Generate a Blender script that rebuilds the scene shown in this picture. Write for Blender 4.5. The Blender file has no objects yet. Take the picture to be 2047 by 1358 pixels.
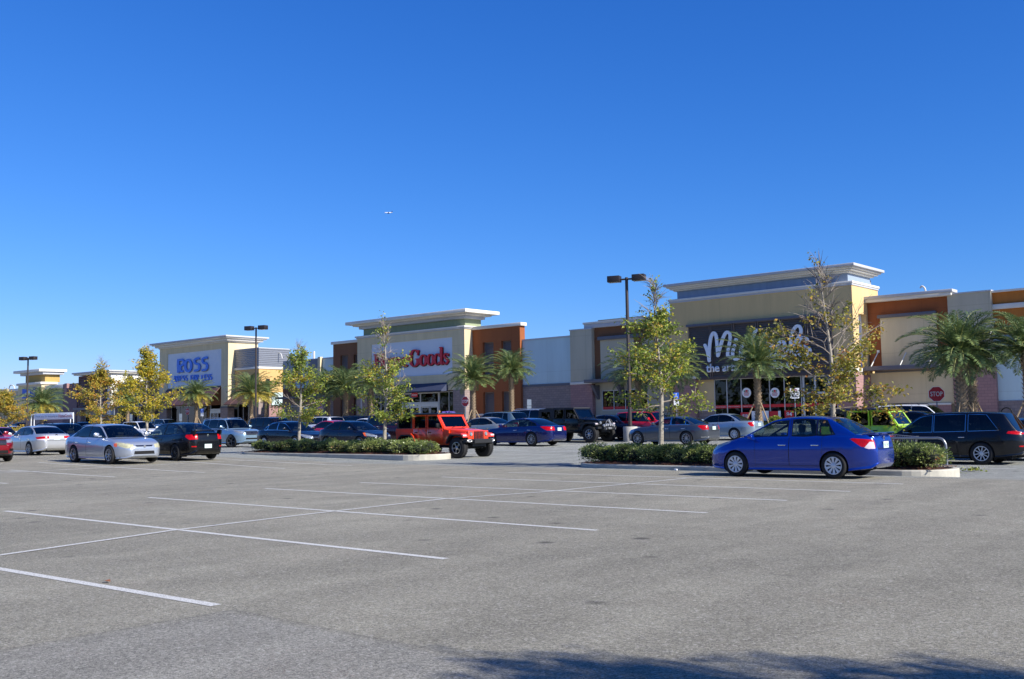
import bpy, bmesh, math, random
import numpy as np
from mathutils import Vector, Matrix, Quaternion
from mathutils.bvhtree import BVHTree

# ------------------------------------------------------------------ camera, world, sun
SC = bpy.context.scene
COL = SC.collection
EYE = 1.5
FPX, YAW, PITCH, ROLL = 2018.378, math.radians(41.28297), math.radians(4.60757), math.radians(-0.913918)
_cy, _sy = math.cos(YAW), math.sin(YAW)
_f = Vector((-_sy*math.cos(PITCH), _cy*math.cos(PITCH), math.sin(PITCH)))
_r = Vector((_cy, _sy, 0)); _u = _r.cross(_f)
CR = _r*math.cos(ROLL) + _u*math.sin(ROLL)
CU = -_r*math.sin(ROLL) + _u*math.cos(ROLL)
CF = _f
cam = bpy.data.cameras.new('camera'); camo = bpy.data.objects.new('camera', cam); COL.objects.link(camo)
m = Matrix((CR, CU, -CF)).transposed().to_4x4(); m.translation = Vector((0, 0, EYE)); camo.matrix_world = m
cam.sensor_fit = 'HORIZONTAL'; cam.sensor_width = 36.0; cam.lens = 36.0*FPX/2047.0
cam.clip_start = 0.1; cam.clip_end = 9000
SC.camera = camo

SUN_EL, SUN_AZ = math.radians(33), math.radians(5)      # azimuth from +X towards +Y
w = bpy.data.worlds.new('World'); SC.world = w; w.use_nodes = True
nt = w.node_tree; nt.nodes.clear()
sky = nt.nodes.new('ShaderNodeTexSky'); sky.sky_type = 'NISHITA'; sky.sun_disc = False
sky.sun_elevation = SUN_EL; sky.sun_rotation = math.pi/2 - SUN_AZ
sky.altitude = 300; sky.air_density = 1.0; sky.dust_density = 0.25; sky.ozone_density = 3.2
bg = nt.nodes.new('ShaderNodeBackground'); bg.inputs[1].default_value = 0.10
ow = nt.nodes.new('ShaderNodeOutputWorld')
# richer blue than the model sky: one gamma and gain per channel, the same for every ray
_sp = nt.nodes.new('ShaderNodeSeparateColor'); _cb = nt.nodes.new('ShaderNodeCombineColor'); nt.links.new(sky.outputs[0], _sp.inputs[0])
for _i, (_a, _g) in enumerate(((.34, 1.54), (.475, 1.05), (.87, .80))):
    _m = nt.nodes.new('ShaderNodeMath'); _m.operation = 'MULTIPLY'; _m.inputs[1].default_value = .185
    _p = nt.nodes.new('ShaderNodeMath'); _p.operation = 'POWER'; _p.inputs[1].default_value = _g
    _q = nt.nodes.new('ShaderNodeMath'); _q.operation = 'MULTIPLY'; _q.inputs[1].default_value = _a/.185
    nt.links.new(_sp.outputs[_i], _m.inputs[0]); nt.links.new(_m.outputs[0], _p.inputs[0]); nt.links.new(_p.outputs[0], _q.inputs[0]); nt.links.new(_q.outputs[0], _cb.inputs[_i])
nt.links.new(_cb.outputs[0], bg.inputs[0]); nt.links.new(bg.outputs[0], ow.inputs[0])
sl = bpy.data.lights.new('sun', 'SUN'); sl.energy = 4.2; sl.angle = math.radians(0.53); sl.color = (1.0, 0.95, 0.87)
so = bpy.data.objects.new('sun', sl); COL.objects.link(so)
sunv = Vector((math.cos(SUN_EL)*math.cos(SUN_AZ), math.cos(SUN_EL)*math.sin(SUN_AZ), math.sin(SUN_EL)))
so.rotation_euler = (-sunv).to_track_quat('-Z', 'Y').to_euler(); so.location = (30, 0, 60)
SC.view_settings.view_transform = 'Standard'; SC.view_settings.look = 'None'
SC.view_settings.exposure = 0.88; SC.view_settings.gamma = 1.0
SC.render.engine = 'CYCLES'
SC.cycles.max_bounces = 8; SC.cycles.transparent_max_bounces = 12

# ------------------------------------------------------------------ where things are: survey helpers
def ray(px, py):
    return (px-1023.5)/FPX*CR - (py-679.0)/FPX*CU + CF
def zg(X, Y):
    p = float(np.interp(Y, [28, 45, 60, 62], [0, .2, .7, .8])); q = float(np.interp(-X, [30, 42], [0, .17]))
    dip = .28*float(np.interp(X, [-22, -12], [0, 1]))*float(np.interp(Y, [25, 30, 40, 58], [0, 1, 1, 0]))
    return p + q - p*q/.8 - dip
def G(px, py):                     # where the line of sight meets the ground
    d = ray(px, py); t = 2.0
    while t < 600:
        p = d*t
        if EYE + p.z <= zg(p.x, p.y): return Vector((p.x, p.y, zg(p.x, p.y)))
        t += 0.01 + t*0.0004
    return Vector((p.x, p.y, 0))
def FX(px, py, Y):
    d = ray(px, py); return Y/d.y*d.x
def FZ(px, py, Y):
    d = ray(px, py); return EYE + Y/d.y*d.z
def FY(px, py, X):
    d = ray(px, py); return X/d.x*d.y
def FP(px, py, Y):
    d = ray(px, py); t = Y/d.y; return Vector((t*d.x, Y, EYE+t*d.z))

# ------------------------------------------------------------------ materials
def lin(c):
    return tuple(((v/255)/12.92 if v/255 <= .04045 else ((v/255+.055)/1.055)**2.4) for v in c) + (1.0,)
MATS = {}
def mat(name, col, rough=.7, metal=0.0, coat=0.0, spec=.5, var=0.0, vscale=3.0, bump=0.0, bscale=40.0, srgb=True, streak=False):
    stucco = 'stucco' in name; streak = streak or stucco; var = var*1.6 if stucco else var
    if name in MATS: return MATS[name]
    m = bpy.data.materials.new(name); m.use_nodes = True; MATS[name] = m
    nt = m.node_tree; b = nt.nodes['Principled BSDF']
    c = lin(col) if srgb else tuple(col)+(1.0,)
    b.inputs['Base Color'].default_value = c; b.inputs['Roughness'].default_value = rough
    b.inputs['Metallic'].default_value = metal; b.inputs['Coat Weight'].default_value = coat
    b.inputs['Coat Roughness'].default_value = .03
    b.inputs['Specular IOR Level'].default_value = spec
    tc = nt.nodes.new('ShaderNodeTexCoord')
    if var > 0:
        n = nt.nodes.new('ShaderNodeTexNoise'); n.inputs['Scale'].default_value = vscale; n.inputs['Detail'].default_value = 6
        n.inputs['Roughness'].default_value = .65
        if streak:
            mp = nt.nodes.new('ShaderNodeMapping'); mp.inputs['Scale'].default_value = (1, 1, .12)
            nt.links.new(tc.outputs['Object'], mp.inputs[0]); nt.links.new(mp.outputs[0], n.inputs['Vector'])
        else: nt.links.new(tc.outputs['Object'], n.inputs['Vector'])
        mr = nt.nodes.new('ShaderNodeMapRange'); mr.inputs[1].default_value = .3; mr.inputs[2].default_value = .7
        mr.inputs[3].default_value = 1-var; mr.inputs[4].default_value = 1+var
        nt.links.new(n.outputs[0], mr.inputs[0])
        mx = nt.nodes.new('ShaderNodeMix'); mx.data_type = 'RGBA'; mx.blend_type = 'MULTIPLY'; mx.inputs[0].default_value = 1
        mx.inputs[6].default_value = c; nt.links.new(mr.outputs[0], mx.inputs[7]); nt.links.new(mx.outputs[2], b.inputs['Base Color'])
        if stucco:                              # control joints in the render coat
            sx = nt.nodes.new('ShaderNodeSeparateXYZ'); cbn = nt.nodes.new('ShaderNodeCombineXYZ'); ad = nt.nodes.new('ShaderNodeMath'); ad.operation = 'ADD'
            nt.links.new(tc.outputs['Object'], sx.inputs[0]); nt.links.new(sx.outputs[0], ad.inputs[0]); nt.links.new(sx.outputs[1], ad.inputs[1]); nt.links.new(ad.outputs[0], cbn.inputs[0]); nt.links.new(sx.outputs[2], cbn.inputs[1])
            br = nt.nodes.new('ShaderNodeTexBrick'); br.offset = 0.0; br.inputs['Scale'].default_value = 1; br.inputs['Brick Width'].default_value = 4.2; br.inputs['Row Height'].default_value = 2.9; br.inputs['Mortar Size'].default_value = .022
            br.inputs['Color1'].default_value = (1, 1, 1, 1); br.inputs['Color2'].default_value = (.97, .97, .97, 1); br.inputs['Mortar'].default_value = (.86, .86, .86, 1); nt.links.new(cbn.outputs[0], br.inputs['Vector'])
            m3 = nt.nodes.new('ShaderNodeMix'); m3.data_type = 'RGBA'; m3.blend_type = 'MULTIPLY'; m3.inputs[0].default_value = 1
            nt.links.new(mx.outputs[2], m3.inputs[6]); nt.links.new(br.outputs['Color'], m3.inputs[7]); nt.links.new(m3.outputs[2], b.inputs['Base Color'])
    if bump > 0:
        n2 = nt.nodes.new('ShaderNodeTexNoise'); n2.inputs['Scale'].default_value = bscale; n2.inputs['Detail'].default_value = 4
        nt.links.new(tc.outputs['Object'], n2.inputs['Vector'])
        bp = nt.nodes.new('ShaderNodeBump'); bp.inputs['Strength'].default_value = bump; bp.inputs['Distance'].default_value = .02
        nt.links.new(n2.outputs[0], bp.inputs['Height']); nt.links.new(bp.outputs[0], b.inputs['Normal'])
    return m
def glass(name, tint, rough=.02, refl=1.0):
    if name in MATS: return MATS[name]
    m = bpy.data.materials.new(name); m.use_nodes = True; MATS[name] = m; nt = m.node_tree; nt.nodes.clear()
    t = nt.nodes.new('ShaderNodeBsdfTransparent'); t.inputs[0].default_value = tuple(tint)+(1,)
    g = nt.nodes.new('ShaderNodeBsdfGlossy'); g.inputs['Roughness'].default_value = rough
    g.inputs[0].default_value = (refl, refl, refl, 1)
    f = nt.nodes.new('ShaderNodeFresnel'); ge = nt.nodes.new('ShaderNodeNewGeometry'); mi = nt.nodes.new('ShaderNodeMix')
    mi.inputs[2].default_value = 1.5; mi.inputs[3].default_value = 1/1.5; nt.links.new(ge.outputs['Backfacing'], mi.inputs[0]); nt.links.new(mi.outputs[0], f.inputs[0])
    x = nt.nodes.new('ShaderNodeMixShader'); o = nt.nodes.new('ShaderNodeOutputMaterial')
    nt.links.new(f.outputs[0], x.inputs[0]); nt.links.new(t.outputs[0], x.inputs[1]); nt.links.new(g.outputs[0], x.inputs[2])
    nt.links.new(x.outputs[0], o.inputs[0]); return m
def leafmat(name, cols, transl=.3, rough=.5):
    if name in MATS: return MATS[name]
    m = bpy.data.materials.new(name); m.use_nodes = True; MATS[name] = m; nt = m.node_tree
    b = nt.nodes['Principled BSDF']; b.inputs['Roughness'].default_value = rough; o = nt.nodes['Material Output']
    ge = nt.nodes.new('ShaderNodeNewGeometry'); cr = nt.nodes.new('ShaderNodeValToRGB')
    e = cr.color_ramp.elements
    while len(e) < len(cols): e.new(.5)
    for i, (p, c) in enumerate(cols): e[i].position = p; e[i].color = lin(c)
    tc = nt.nodes.new('ShaderNodeTexCoord'); n = nt.nodes.new('ShaderNodeTexNoise'); n.inputs['Scale'].default_value = 1.7
    nt.links.new(tc.outputs['Object'], n.inputs['Vector'])
    ma = nt.nodes.new('ShaderNodeMath'); ma.operation = 'MULTIPLY_ADD'; ma.inputs[1].default_value = .55
    nt.links.new(ge.outputs['Random Per Island'], ma.inputs[0])
    mr = nt.nodes.new('ShaderNodeMapRange'); mr.inputs[1].default_value = .35; mr.inputs[2].default_value = .65; mr.inputs[4].default_value = .45
    nt.links.new(n.outputs[0], mr.inputs[0]); nt.links.new(mr.outputs[0], ma.inputs[2])
    nt.links.new(ma.outputs[0], cr.inputs[0]); nt.links.new(cr.outputs[0], b.inputs['Base Color'])
    tr = nt.nodes.new('ShaderNodeBsdfTranslucent'); nt.links.new(cr.outputs[0], tr.inputs[0])
    ad = nt.nodes.new('ShaderNodeMixShader'); ad.inputs[0].default_value = transl
    nt.links.new(b.outputs[0], ad.inputs[1]); nt.links.new(tr.outputs[0], ad.inputs[2]); nt.links.new(ad.outputs[0], o.inputs[0])
    return m
def blockmat(name, c1, c2, mortar):            # split-face concrete block, 0.4 x 0.2 m
    if name in MATS: return MATS[name]
    m = bpy.data.materials.new(name); m.use_nodes = True; MATS[name] = m; nt = m.node_tree
    b = nt.nodes['Principled BSDF']; b.inputs['Roughness'].default_value = .9
    ge = nt.nodes.new('ShaderNodeTexCoord'); sp = nt.nodes.new('ShaderNodeSeparateXYZ'); cb = nt.nodes.new('ShaderNodeCombineXYZ')
    nt.links.new(ge.outputs['Object'], sp.inputs[0]); ad = nt.nodes.new('ShaderNodeMath'); ad.operation = 'ADD'
    nt.links.new(sp.outputs[0], ad.inputs[0]); nt.links.new(sp.outputs[1], ad.inputs[1])
    nt.links.new(ad.outputs[0], cb.inputs[0]); nt.links.new(sp.outputs[2], cb.inputs[1])
    br = nt.nodes.new('ShaderNodeTexBrick'); br.inputs['Scale'].default_value = 1.0
    br.inputs['Brick Width'].default_value = .4; br.inputs['Row Height'].default_value = .2; br.inputs['Mortar Size'].default_value = .012
    br.inputs['Color1'].default_value = lin(c1); br.inputs['Color2'].default_value = lin(c2); br.inputs['Mortar'].default_value = lin(mortar)
    nt.links.new(cb.outputs[0], br.inputs['Vector']); nt.links.new(br.outputs['Color'], b.inputs['Base Color'])
    return m

# ------------------------------------------------------------------ mesh builder
class MB:
    def __init__(s): s.v = []; s.f = []; s.m = []; s.sm = []
    def add(s, vs, fs, mi=0, smooth=False):
        o = len(s.v); s.v += [tuple(v) for v in vs]
        for f in fs: s.f.append(tuple(i+o for i in f)); s.m.append(mi); s.sm.append(smooth)
        return s
    def box(s, x0, x1, y0, y1, z0, z1, mi=0, M=None):
        vs = [(x, y, z) for z in (z0, z1) for y in (y0, y1) for x in (x0, x1)]
        if M is not None: vs = [M @ Vector(v) for v in vs]
        return s.add(vs, [(0,2,3,1),(4,5,7,6),(0,1,5,4),(2,6,7,3),(0,4,6,2),(1,3,7,5)], mi)
    def bbox(s, x0, x1, y0, y1, z0, z1, b=.02, mi=0, M=None):      # box with chamfered edges
        bm = bmesh.new(); bmesh.ops.create_cube(bm, size=1)
        for v in bm.verts: v.co = Vector(((x0+x1)/2+v.co.x*(x1-x0), (y0+y1)/2+v.co.y*(y1-y0), (z0+z1)/2+v.co.z*(z1-z0)))
        bmesh.ops.bevel(bm, geom=bm.edges[:], offset=b, segments=2, affect='EDGES', profile=.5)
        bm.verts.ensure_lookup_table()
        vs = [(M @ v.co if M is not None else v.co.copy()) for v in bm.verts]; fs = [tuple(v.index for v in f.verts) for f in bm.faces]
        bm.free(); return s.add(vs, fs, mi, True)
    def tube(s, path, r, seg=8, mi=0, caps=True, smooth=True):
        P = [Vector(p) for p in path]; n = len(P); rr = r if hasattr(r, '__len__') else [r]*n
        vs = []; up = Vector((0, 0, 1)); prev = None
        for i in range(n):
            t = (P[min(i+1, n-1)]-P[max(i-1, 0)]).normalized()
            if prev is None:
                a = t.cross(up)
                if a.length < .1: a = t.cross(Vector((0, 1, 0)))
                a.normalize()
            else:
                a = (prev - t*prev.dot(t)).normalized()
            prev = a; b = t.cross(a)
            for k in range(seg):
                an = 2*math.pi*k/seg; vs.append(P[i] + (a*math.cos(an)+b*math.sin(an))*rr[i])
        fs = []
        for i in range(n-1):
            for k in range(seg):
                k2 = (k+1) % seg; fs.append((i*seg+k, i*seg+k2, (i+1)*seg+k2, (i+1)*seg+k))
        if caps: fs.append(tuple(range(seg-1, -1, -1))); fs.append(tuple((n-1)*seg+k for k in range(seg)))
        return s.add(vs, fs, mi, smooth)
    def lathe(s, prof, seg=24, mi=0, M=None, axis='z', caps=False):     # prof: (radius, height)
        vs = []
        for r, h in prof:
            for k in range(seg):
                a = 2*math.pi*k/seg
                v = Vector((r*math.cos(a), r*math.sin(a), h)) if axis == 'z' else Vector((r*math.cos(a), h, r*math.sin(a)))
                vs.append(M @ v if M is not None else v)
        fs = []
        for i in range(len(prof)-1):
            for k in range(seg):
                k2 = (k+1) % seg; fs.append((i*seg+k, i*seg+k2, (i+1)*seg+k2, (i+1)*seg+k))
        if caps: fs.append(tuple(range(seg))); fs.append(tuple((len(prof)-1)*seg+k for k in range(seg)))
        return s.add(vs, fs, mi, True)
    def prism(s, poly, d0, d1, axis='y', mi=0, M=None):                 # polygon (a,b) pushed along an axis
        n = len(poly); vs = []
        for d in (d0, d1):
            for a, b in poly:
                v = Vector((a, d, b)) if axis == 'y' else (Vector((d, a, b)) if axis == 'x' else Vector((a, b, d)))
                vs.append(M @ v if M is not None else v)
        fs = [tuple(range(n)), tuple(range(2*n-1, n-1, -1))]
        for i in range(n): j = (i+1) % n; fs.append((i, i+n, j+n, j))
        return s.add(vs, fs, mi)
    def build(s, name, mats, parent=None, loc=None, label=None):
        me = bpy.data.meshes.new(name); me.from_pydata([tuple(v) for v in s.v], [], s.f)
        if not isinstance(mats, (list, tuple)): mats = [mats]
        for m in mats: me.materials.append(m)
        me.polygons.foreach_set('material_index', s.m); me.polygons.foreach_set('use_smooth', s.sm)
        bm = bmesh.new(); bm.from_mesh(me); bmesh.ops.recalc_face_normals(bm, faces=bm.faces[:]) if len(s.f) < 60000 and not getattr(s, 'raw', False) else None
        bm.to_mesh(me); bm.free()
        if any(s.sm): me.set_sharp_from_angle(angle=math.radians(38))
        o = bpy.data.objects.new(name, me); COL.objects.link(o)
        if parent is not None: o.parent = parent
        if loc is not None: o.location = loc
        if label: o['label'] = label
        return o
def tag(o, label=None, cat=None, group=None, kind=None):
    if label: o['label'] = label
    if cat: o['category'] = cat
    if group: o['group'] = group
    if kind: o['kind'] = kind
    return o
def thing(name, label, cat, loc=(0, 0, 0), rz=0, group=None, scale=1):
    o = bpy.data.objects.new(name, None); COL.objects.link(o); o.location = loc; o.rotation_euler = (0, 0, rz); o.scale = (scale,)*3
    o.empty_display_size = .2
    return tag(o, label, cat, group)
def copy_tree(o, parent=None):
    c = o.copy(); COL.objects.link(c); c.parent = parent
    for ch in list(o.children): copy_tree(ch, c)
    return c
def smooth_path(pts, n=8):                     # Catmull-Rom
    P = [Vector(p) for p in pts]; P = [2*P[0]-P[1]] + P + [2*P[-1]-P[-2]]; out = []
    for i in range(1, len(P)-2):
        for k in range(n):
            t = k/n; a, b, c, d = P[i-1], P[i], P[i+1], P[i+2]
            out.append(.5*((2*b)+(c-a)*t+(2*a-5*b+4*c-d)*t*t+(3*b-a-3*c+d)*t**3))
    out.append(P[-2]); return out
def hull(pts):
    pts = sorted(set((round(a, 5), round(b, 5)) for a, b in pts))
    def half(p):
        h = []
        for q in p:
            while len(h) > 1 and (h[-1][0]-h[-2][0])*(q[1]-h[-2][1])-(h[-1][1]-h[-2][1])*(q[0]-h[-2][0]) <= 1e-7: h.pop()
            h.append(q)
        return h
    a = half(pts); b = half(pts[::-1]); return a[:-1]+b[:-1]
def text_mesh(txt, name, m, X0, X1, z0, z1, Y, depth=.05, parent=None, bold=0.0, rot=None, spacing=1.0):
    # lettering standing proud of a wall that faces -Y (or placed by rot)
    cu = bpy.data.curves.new(name, 'FONT'); cu.body = txt; cu.offset = bold; cu.extrude = 0.0; cu.space_character = spacing
    cu.align_x = 'CENTER' if '\n' in txt else 'LEFT'; cu.resolution_u = 4
    to = bpy.data.objects.new(name, cu); COL.objects.link(to)
    dg = bpy.context.evaluated_depsgraph_get(); dg.update()
    me = bpy.data.meshes.new_from_object(to.evaluated_get(dg)); bpy.data.objects.remove(to); bpy.data.curves.remove(cu)
    xs = [v.co.x for v in me.vertices]; ys = [v.co.y for v in me.vertices]
    ax, bx, ay, by = min(xs), max(xs), min(ys), max(ys)
    bm = bmesh.new(); bm.from_mesh(me)
    bmesh.ops.remove_doubles(bm, verts=bm.verts[:], dist=1e-5)
    for v in bm.verts:
        v.co = Vector((X0+(v.co.x-ax)/(bx-ax)*(X1-X0), Y-depth, z0+(v.co.y-ay)/(by-ay)*(z1-z0)))
    r = bmesh.ops.extrude_face_region(bm, geom=bm.faces[:])
    for e in r['geom']:
        if isinstance(e, bmesh.types.BMVert): e.co.y += depth
    bmesh.ops.recalc_face_normals(bm, faces=bm.faces[:])
    if rot is not None: bm.transform(rot)
    bm.to_mesh(me); bm.free(); me.materials.clear(); me.materials.append(m)
    o = bpy.data.objects.new(name, me); COL.objects.link(o)
    if parent is not None: o.parent = parent
    return o
def stroke(mb, pts, w, to3, depth, cap=True, mi=0):
    # a ribbon of varying width through 2D points, mapped by to3(u, v, d) and given thickness
    P = [Vector((p[0], p[1])) for p in pts]; n = len(P); W = w if hasattr(w, '__len__') else [w]*n
    if len(W) != n: W = list(np.interp(np.linspace(0, 1, n), np.linspace(0, 1, len(W)), W))
    Lf, Rt = [], []
    for i in range(n):
        t = (P[min(i+1, n-1)]-P[max(i-1, 0)])
        t = t.normalized() if t.length > 1e-9 else Vector((1, 0)); nn = Vector((-t.y, t.x))
        Lf.append(P[i]+nn*W[i]/2); Rt.append(P[i]-nn*W[i]/2)
    strip = []; fs = []
    out = Lf[:]
    def capc(c, t, w0):
        nn = Vector((-t.y, t.x)); return [c+nn*(w0/2*math.cos(a))+t*(w0/2*math.sin(a)) for a in (math.pi/5, 2*math.pi/5, 3*math.pi/5, 4*math.pi/5)]
    c1 = capc(P[-1], (P[-1]-P[-2]).normalized(), W[-1]) if cap else []
    c0 = capc(P[0], (P[0]-P[1]).normalized(), W[0]) if cap else []
    V = Lf + Rt + c1 + c0; k = len(V)
    F = [(i, i+1, n+i+1, n+i) for i in range(n-1)]
    if cap:
        F.append(tuple([n-1]+[2*n+j for j in range(4)]+[2*n-1])); F.append(tuple([n]+[2*n+4+j for j in range(4)]+[0]))
    rim = list(range(n)) + ([2*n+j for j in range(4)] if cap else []) + list(range(2*n-1, n-1, -1)) + ([2*n+4+j for j in range(4)] if cap else [])
    vs = [to3(a.x, a.y, depth) for a in V] + [to3(a.x, a.y, 0) for a in V]
    FF = [f for f in F] + [tuple(i+k for i in reversed(f)) for f in F]
    for i in range(len(rim)): j = (i+1) % len(rim); FF.append((rim[i], rim[i]+k, rim[j]+k, rim[j]))
    mb.add(vs, FF, mi)
# ------------------------------------------------------------------ ground
def asphalt():
    m = bpy.data.materials.new('asphalt'); m.use_nodes = True; nt = m.node_tree; L = nt.links.new
    b = nt.nodes['Principled BSDF']; b.inputs['Roughness'].default_value = .88; b.inputs['Specular IOR Level'].default_value = .3
    tc = nt.nodes.new('ShaderNodeTexCoord')
    def noise(sc, det=2, rough=.5, src=None):
        n = nt.nodes.new('ShaderNodeTexNoise'); n.inputs['Scale'].default_value = sc; n.inputs['Detail'].default_value = det
        n.inputs['Roughness'].default_value = rough; L(src or tc.outputs['Object'], n.inputs['Vector']); return n
    def mr(src, a, b_, c, d, smooth=False):
        x = nt.nodes.new('ShaderNodeMapRange'); x.inputs[1].default_value = a; x.inputs[2].default_value = b_
        x.inputs[3].default_value = c; x.inputs[4].default_value = d; L(src, x.inputs[0])
        if smooth: x.interpolation_type = 'SMOOTHSTEP'
        return x.outputs[0]
    def mix(fac, a, b_, mode='MIX'):
        x = nt.nodes.new('ShaderNodeMix'); x.data_type = 'RGBA'; x.blend_type = mode
        for i, v in ((0, fac), (6, a), (7, b_)):
            if isinstance(v, (float, int)): x.inputs[i].default_value = v
            elif isinstance(v, tuple): x.inputs[i].default_value = v
            else: L(v, x.inputs[i])
        return x.outputs[2]
    def math_(op, a, b_):
        x = nt.nodes.new('ShaderNodeMath'); x.operation = op
        for i, v in ((0, a), (1, b_)):
            if isinstance(v, (float, int)): x.inputs[i].default_value = v
            else: L(v, x.inputs[i])
        return x.outputs[0]
    sp = nt.nodes.new('ShaderNodeSeparateXYZ'); L(tc.outputs['Object'], sp.inputs[0])
    # exposed stones of three sizes
    st = noise(84, 3, .8); s1 = mr(st.outputs[0], .36, .66, .12, 2.1)
    vo = nt.nodes.new('ShaderNodeTexVoronoi'); vo.inputs['Scale'].default_value = 60; L(tc.outputs['Object'], vo.inputs['Vector'])
    sc = nt.nodes.new('ShaderNodeSeparateColor'); L(vo.outputs['Color'], sc.inputs[0])
    s2 = mr(sc.outputs[0], 0, 1, .35, 1.65)
    s3 = mr(sc.outputs[1], .82, 1, 0, 1)
    grain = mix(.5, s1, s2, 'MIX')
    # two lots of paving: warm worn aggregate in front, greyer by the far bays and in the lower left patch
    wob = noise(.6, 3); wv = mr(wob.outputs[0], 0, 1, -.7, .7)
    near = mr(math_('ADD', sp.outputs[1], wv), 24.4, 25.4, 0, 1, True)
    e1 = math_('ADD', math_('MINIMUM', math_('ADD', sp.outputs[0], 7.25), math_('SUBTRACT', 4.76, sp.outputs[1])), math_('MULTIPLY', wv, .10))
    ll = math_('MULTIPLY', mr(e1, -.05, .12, 0, 1, True), mr(sp.outputs[0], -4.6, -3.2, 1, 0))
    warm = mix(mr(noise(1.3, 5, .7).outputs[0], .4, .62, 0, 1), lin((143, 139, 124)), lin((133, 129, 115)))
    grey = lin((139, 141, 134))
    base = mix(near, warm, grey); base = mix(math_('MULTIPLY', ll, .6), base, lin((133, 131, 124)))
    sm = math_('MULTIPLY', math_('MULTIPLY', mr(math_('ABSOLUTE', e1, 0.0), .005, .05, 1, 0), mr(sp.outputs[0], -4.8, -4.0, 1, 0)), .3); base = mix(sm, base, lin((70, 70, 70)))
    # broad tyre wear and stain clouds
    big = mr(noise(.16, 6, .6).outputs[0], .35, .65, .86, 1.1); base = mix(1.0, base, big, 'MULTIPLY')
    mp = nt.nodes.new('ShaderNodeMapping'); mp.inputs['Scale'].default_value = (1.2, .25, 1); L(tc.outputs['Object'], mp.inputs[0])
    tr = mr(noise(.9, 5, .6, mp.outputs[0]).outputs[0], .42, .6, .88, 1.05); base = mix(1.0, base, tr, 'MULTIPLY')
    # reddish gravelly scuffs
    rg = mr(noise(.45, 6, .75).outputs[0], .56, .68, 0, .55); rsp = mr(noise(45, 2).outputs[0], .55, .62, 0, 1)
    base = mix(math_('MULTIPLY', rg, rsp), base, lin((120, 92, 78)))
    base = mix(1.0, base, grain, 'MULTIPLY')
    base = mix(math_('MULTIPLY', s3, .55), base, lin((196, 190, 180)))
    # dark oil drips inside the bays
    dr = nt.nodes.new('ShaderNodeTexVoronoi'); dr.inputs['Scale'].default_value = 1.15; dr.inputs['Randomness'].default_value = 1
    mp2 = nt.nodes.new('ShaderNodeMapping'); mp2.inputs['Scale'].default_value = (1, 1, .01); L(tc.outputs['Object'], mp2.inputs[0])
    wn = noise(9, 3); wa = mix(.04, mp2.outputs[0], wn.outputs[1], 'ADD'); L(wa, dr.inputs['Vector'])
    sc2 = nt.nodes.new('ShaderNodeSeparateColor'); L(dr.outputs['Color'], sc2.inputs[0])
    dd = math_('MULTIPLY', mr(dr.outputs['Distance'], .07, .17, 1, 0), mr(sc2.outputs[2], .46, .48, 0, 1))
    base = mix(math_('MULTIPLY', dd, .72), base, lin((48, 46, 46)))
    L(base, b.inputs['Base Color'])
    bp = nt.nodes.new('ShaderNodeBump'); bp.inputs['Strength'].default_value = .55; bp.inputs['Distance'].default_value = .012
    L(s1, bp.inputs['Height']); L(bp.outputs[0], b.inputs['Normal'])
    return m
ASPH = asphalt()
def ground_sheet():
    xs = [-3000, -900, -400, -250] + list(np.arange(-200, -60, 8.0)) + list(np.arange(-60, 24, 2.0)) + [40, 80, 200, 900, 3000]
    ys = [-900, -200, -60, -20, 0, 8, 16, 22] + list(np.arange(24, 66, 1.5)) + [80, 120, 220, 500, 1200, 4000]
    vs = [(x, y, zg(x, y)) for y in ys for x in xs]; n = len(xs)
    fs = [(j*n+i, j*n+i+1, (j+1)*n+i+1, (j+1)*n+i) for j in range(len(ys)-1) for i in range(n-1)]
    mb = MB(); mb.add(vs, fs, 0, True); o = mb.build('ground', ASPH); tag(o, kind='structure'); return o
ground_sheet()
# a worn paint for the bay lines
def paintmat():
    m = bpy.data.materials.new('line_paint'); m.use_nodes = True; nt = m.node_tree; L = nt.links.new
    b = nt.nodes['Principled BSDF']; b.inputs['Roughness'].default_value = .75
    tc = nt.nodes.new('ShaderNodeTexCoord'); n = nt.nodes.new('ShaderNodeTexNoise'); n.inputs['Scale'].default_value = 60; n.inputs['Detail'].default_value = 4
    n.inputs['Roughness'].default_value = .8; L(tc.outputs['Object'], n.inputs['Vector'])
    cr = nt.nodes.new('ShaderNodeValToRGB'); cr.color_ramp.elements[0].position = .40; cr.color_ramp.elements[0].color = lin((136, 132, 124))
    cr.color_ramp.elements[1].position = .50; cr.color_ramp.elements[1].color = lin((204, 203, 196)); L(n.outputs[0], cr.inputs[0]); L(cr.outputs[0], b.inputs['Base Color'])
    return m
PAINT = paintmat()
lines = MB()
def line(ax, ay, bx, by, wd=.11, lift=.004, hz=0):
    a = Vector((ax, ay, 0)); b = Vector((bx, by, 0)); d = (b-a); n = max(1, int(d.length/1.4)); d.normalize(); nn = Vector((-d.y, d.x, 0))*wd/2
    pts = [a+(b-a)*i/n for i in range(n+1)]; vs = []
    for p in pts:
        for q in (p+nn, p-nn): vs.append((q.x, q.y, zg(q.x, q.y)+lift))
    lines.add(vs, [(2*i, 2*i+1, 2*i+3, 2*i+2) for i in range(n)])
def pline(a, b, wd=.11, lift=.004):
    A = G(*a); B = G(*b); line(A.x, A.y, B.x, B.y, wd, lift)
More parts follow.
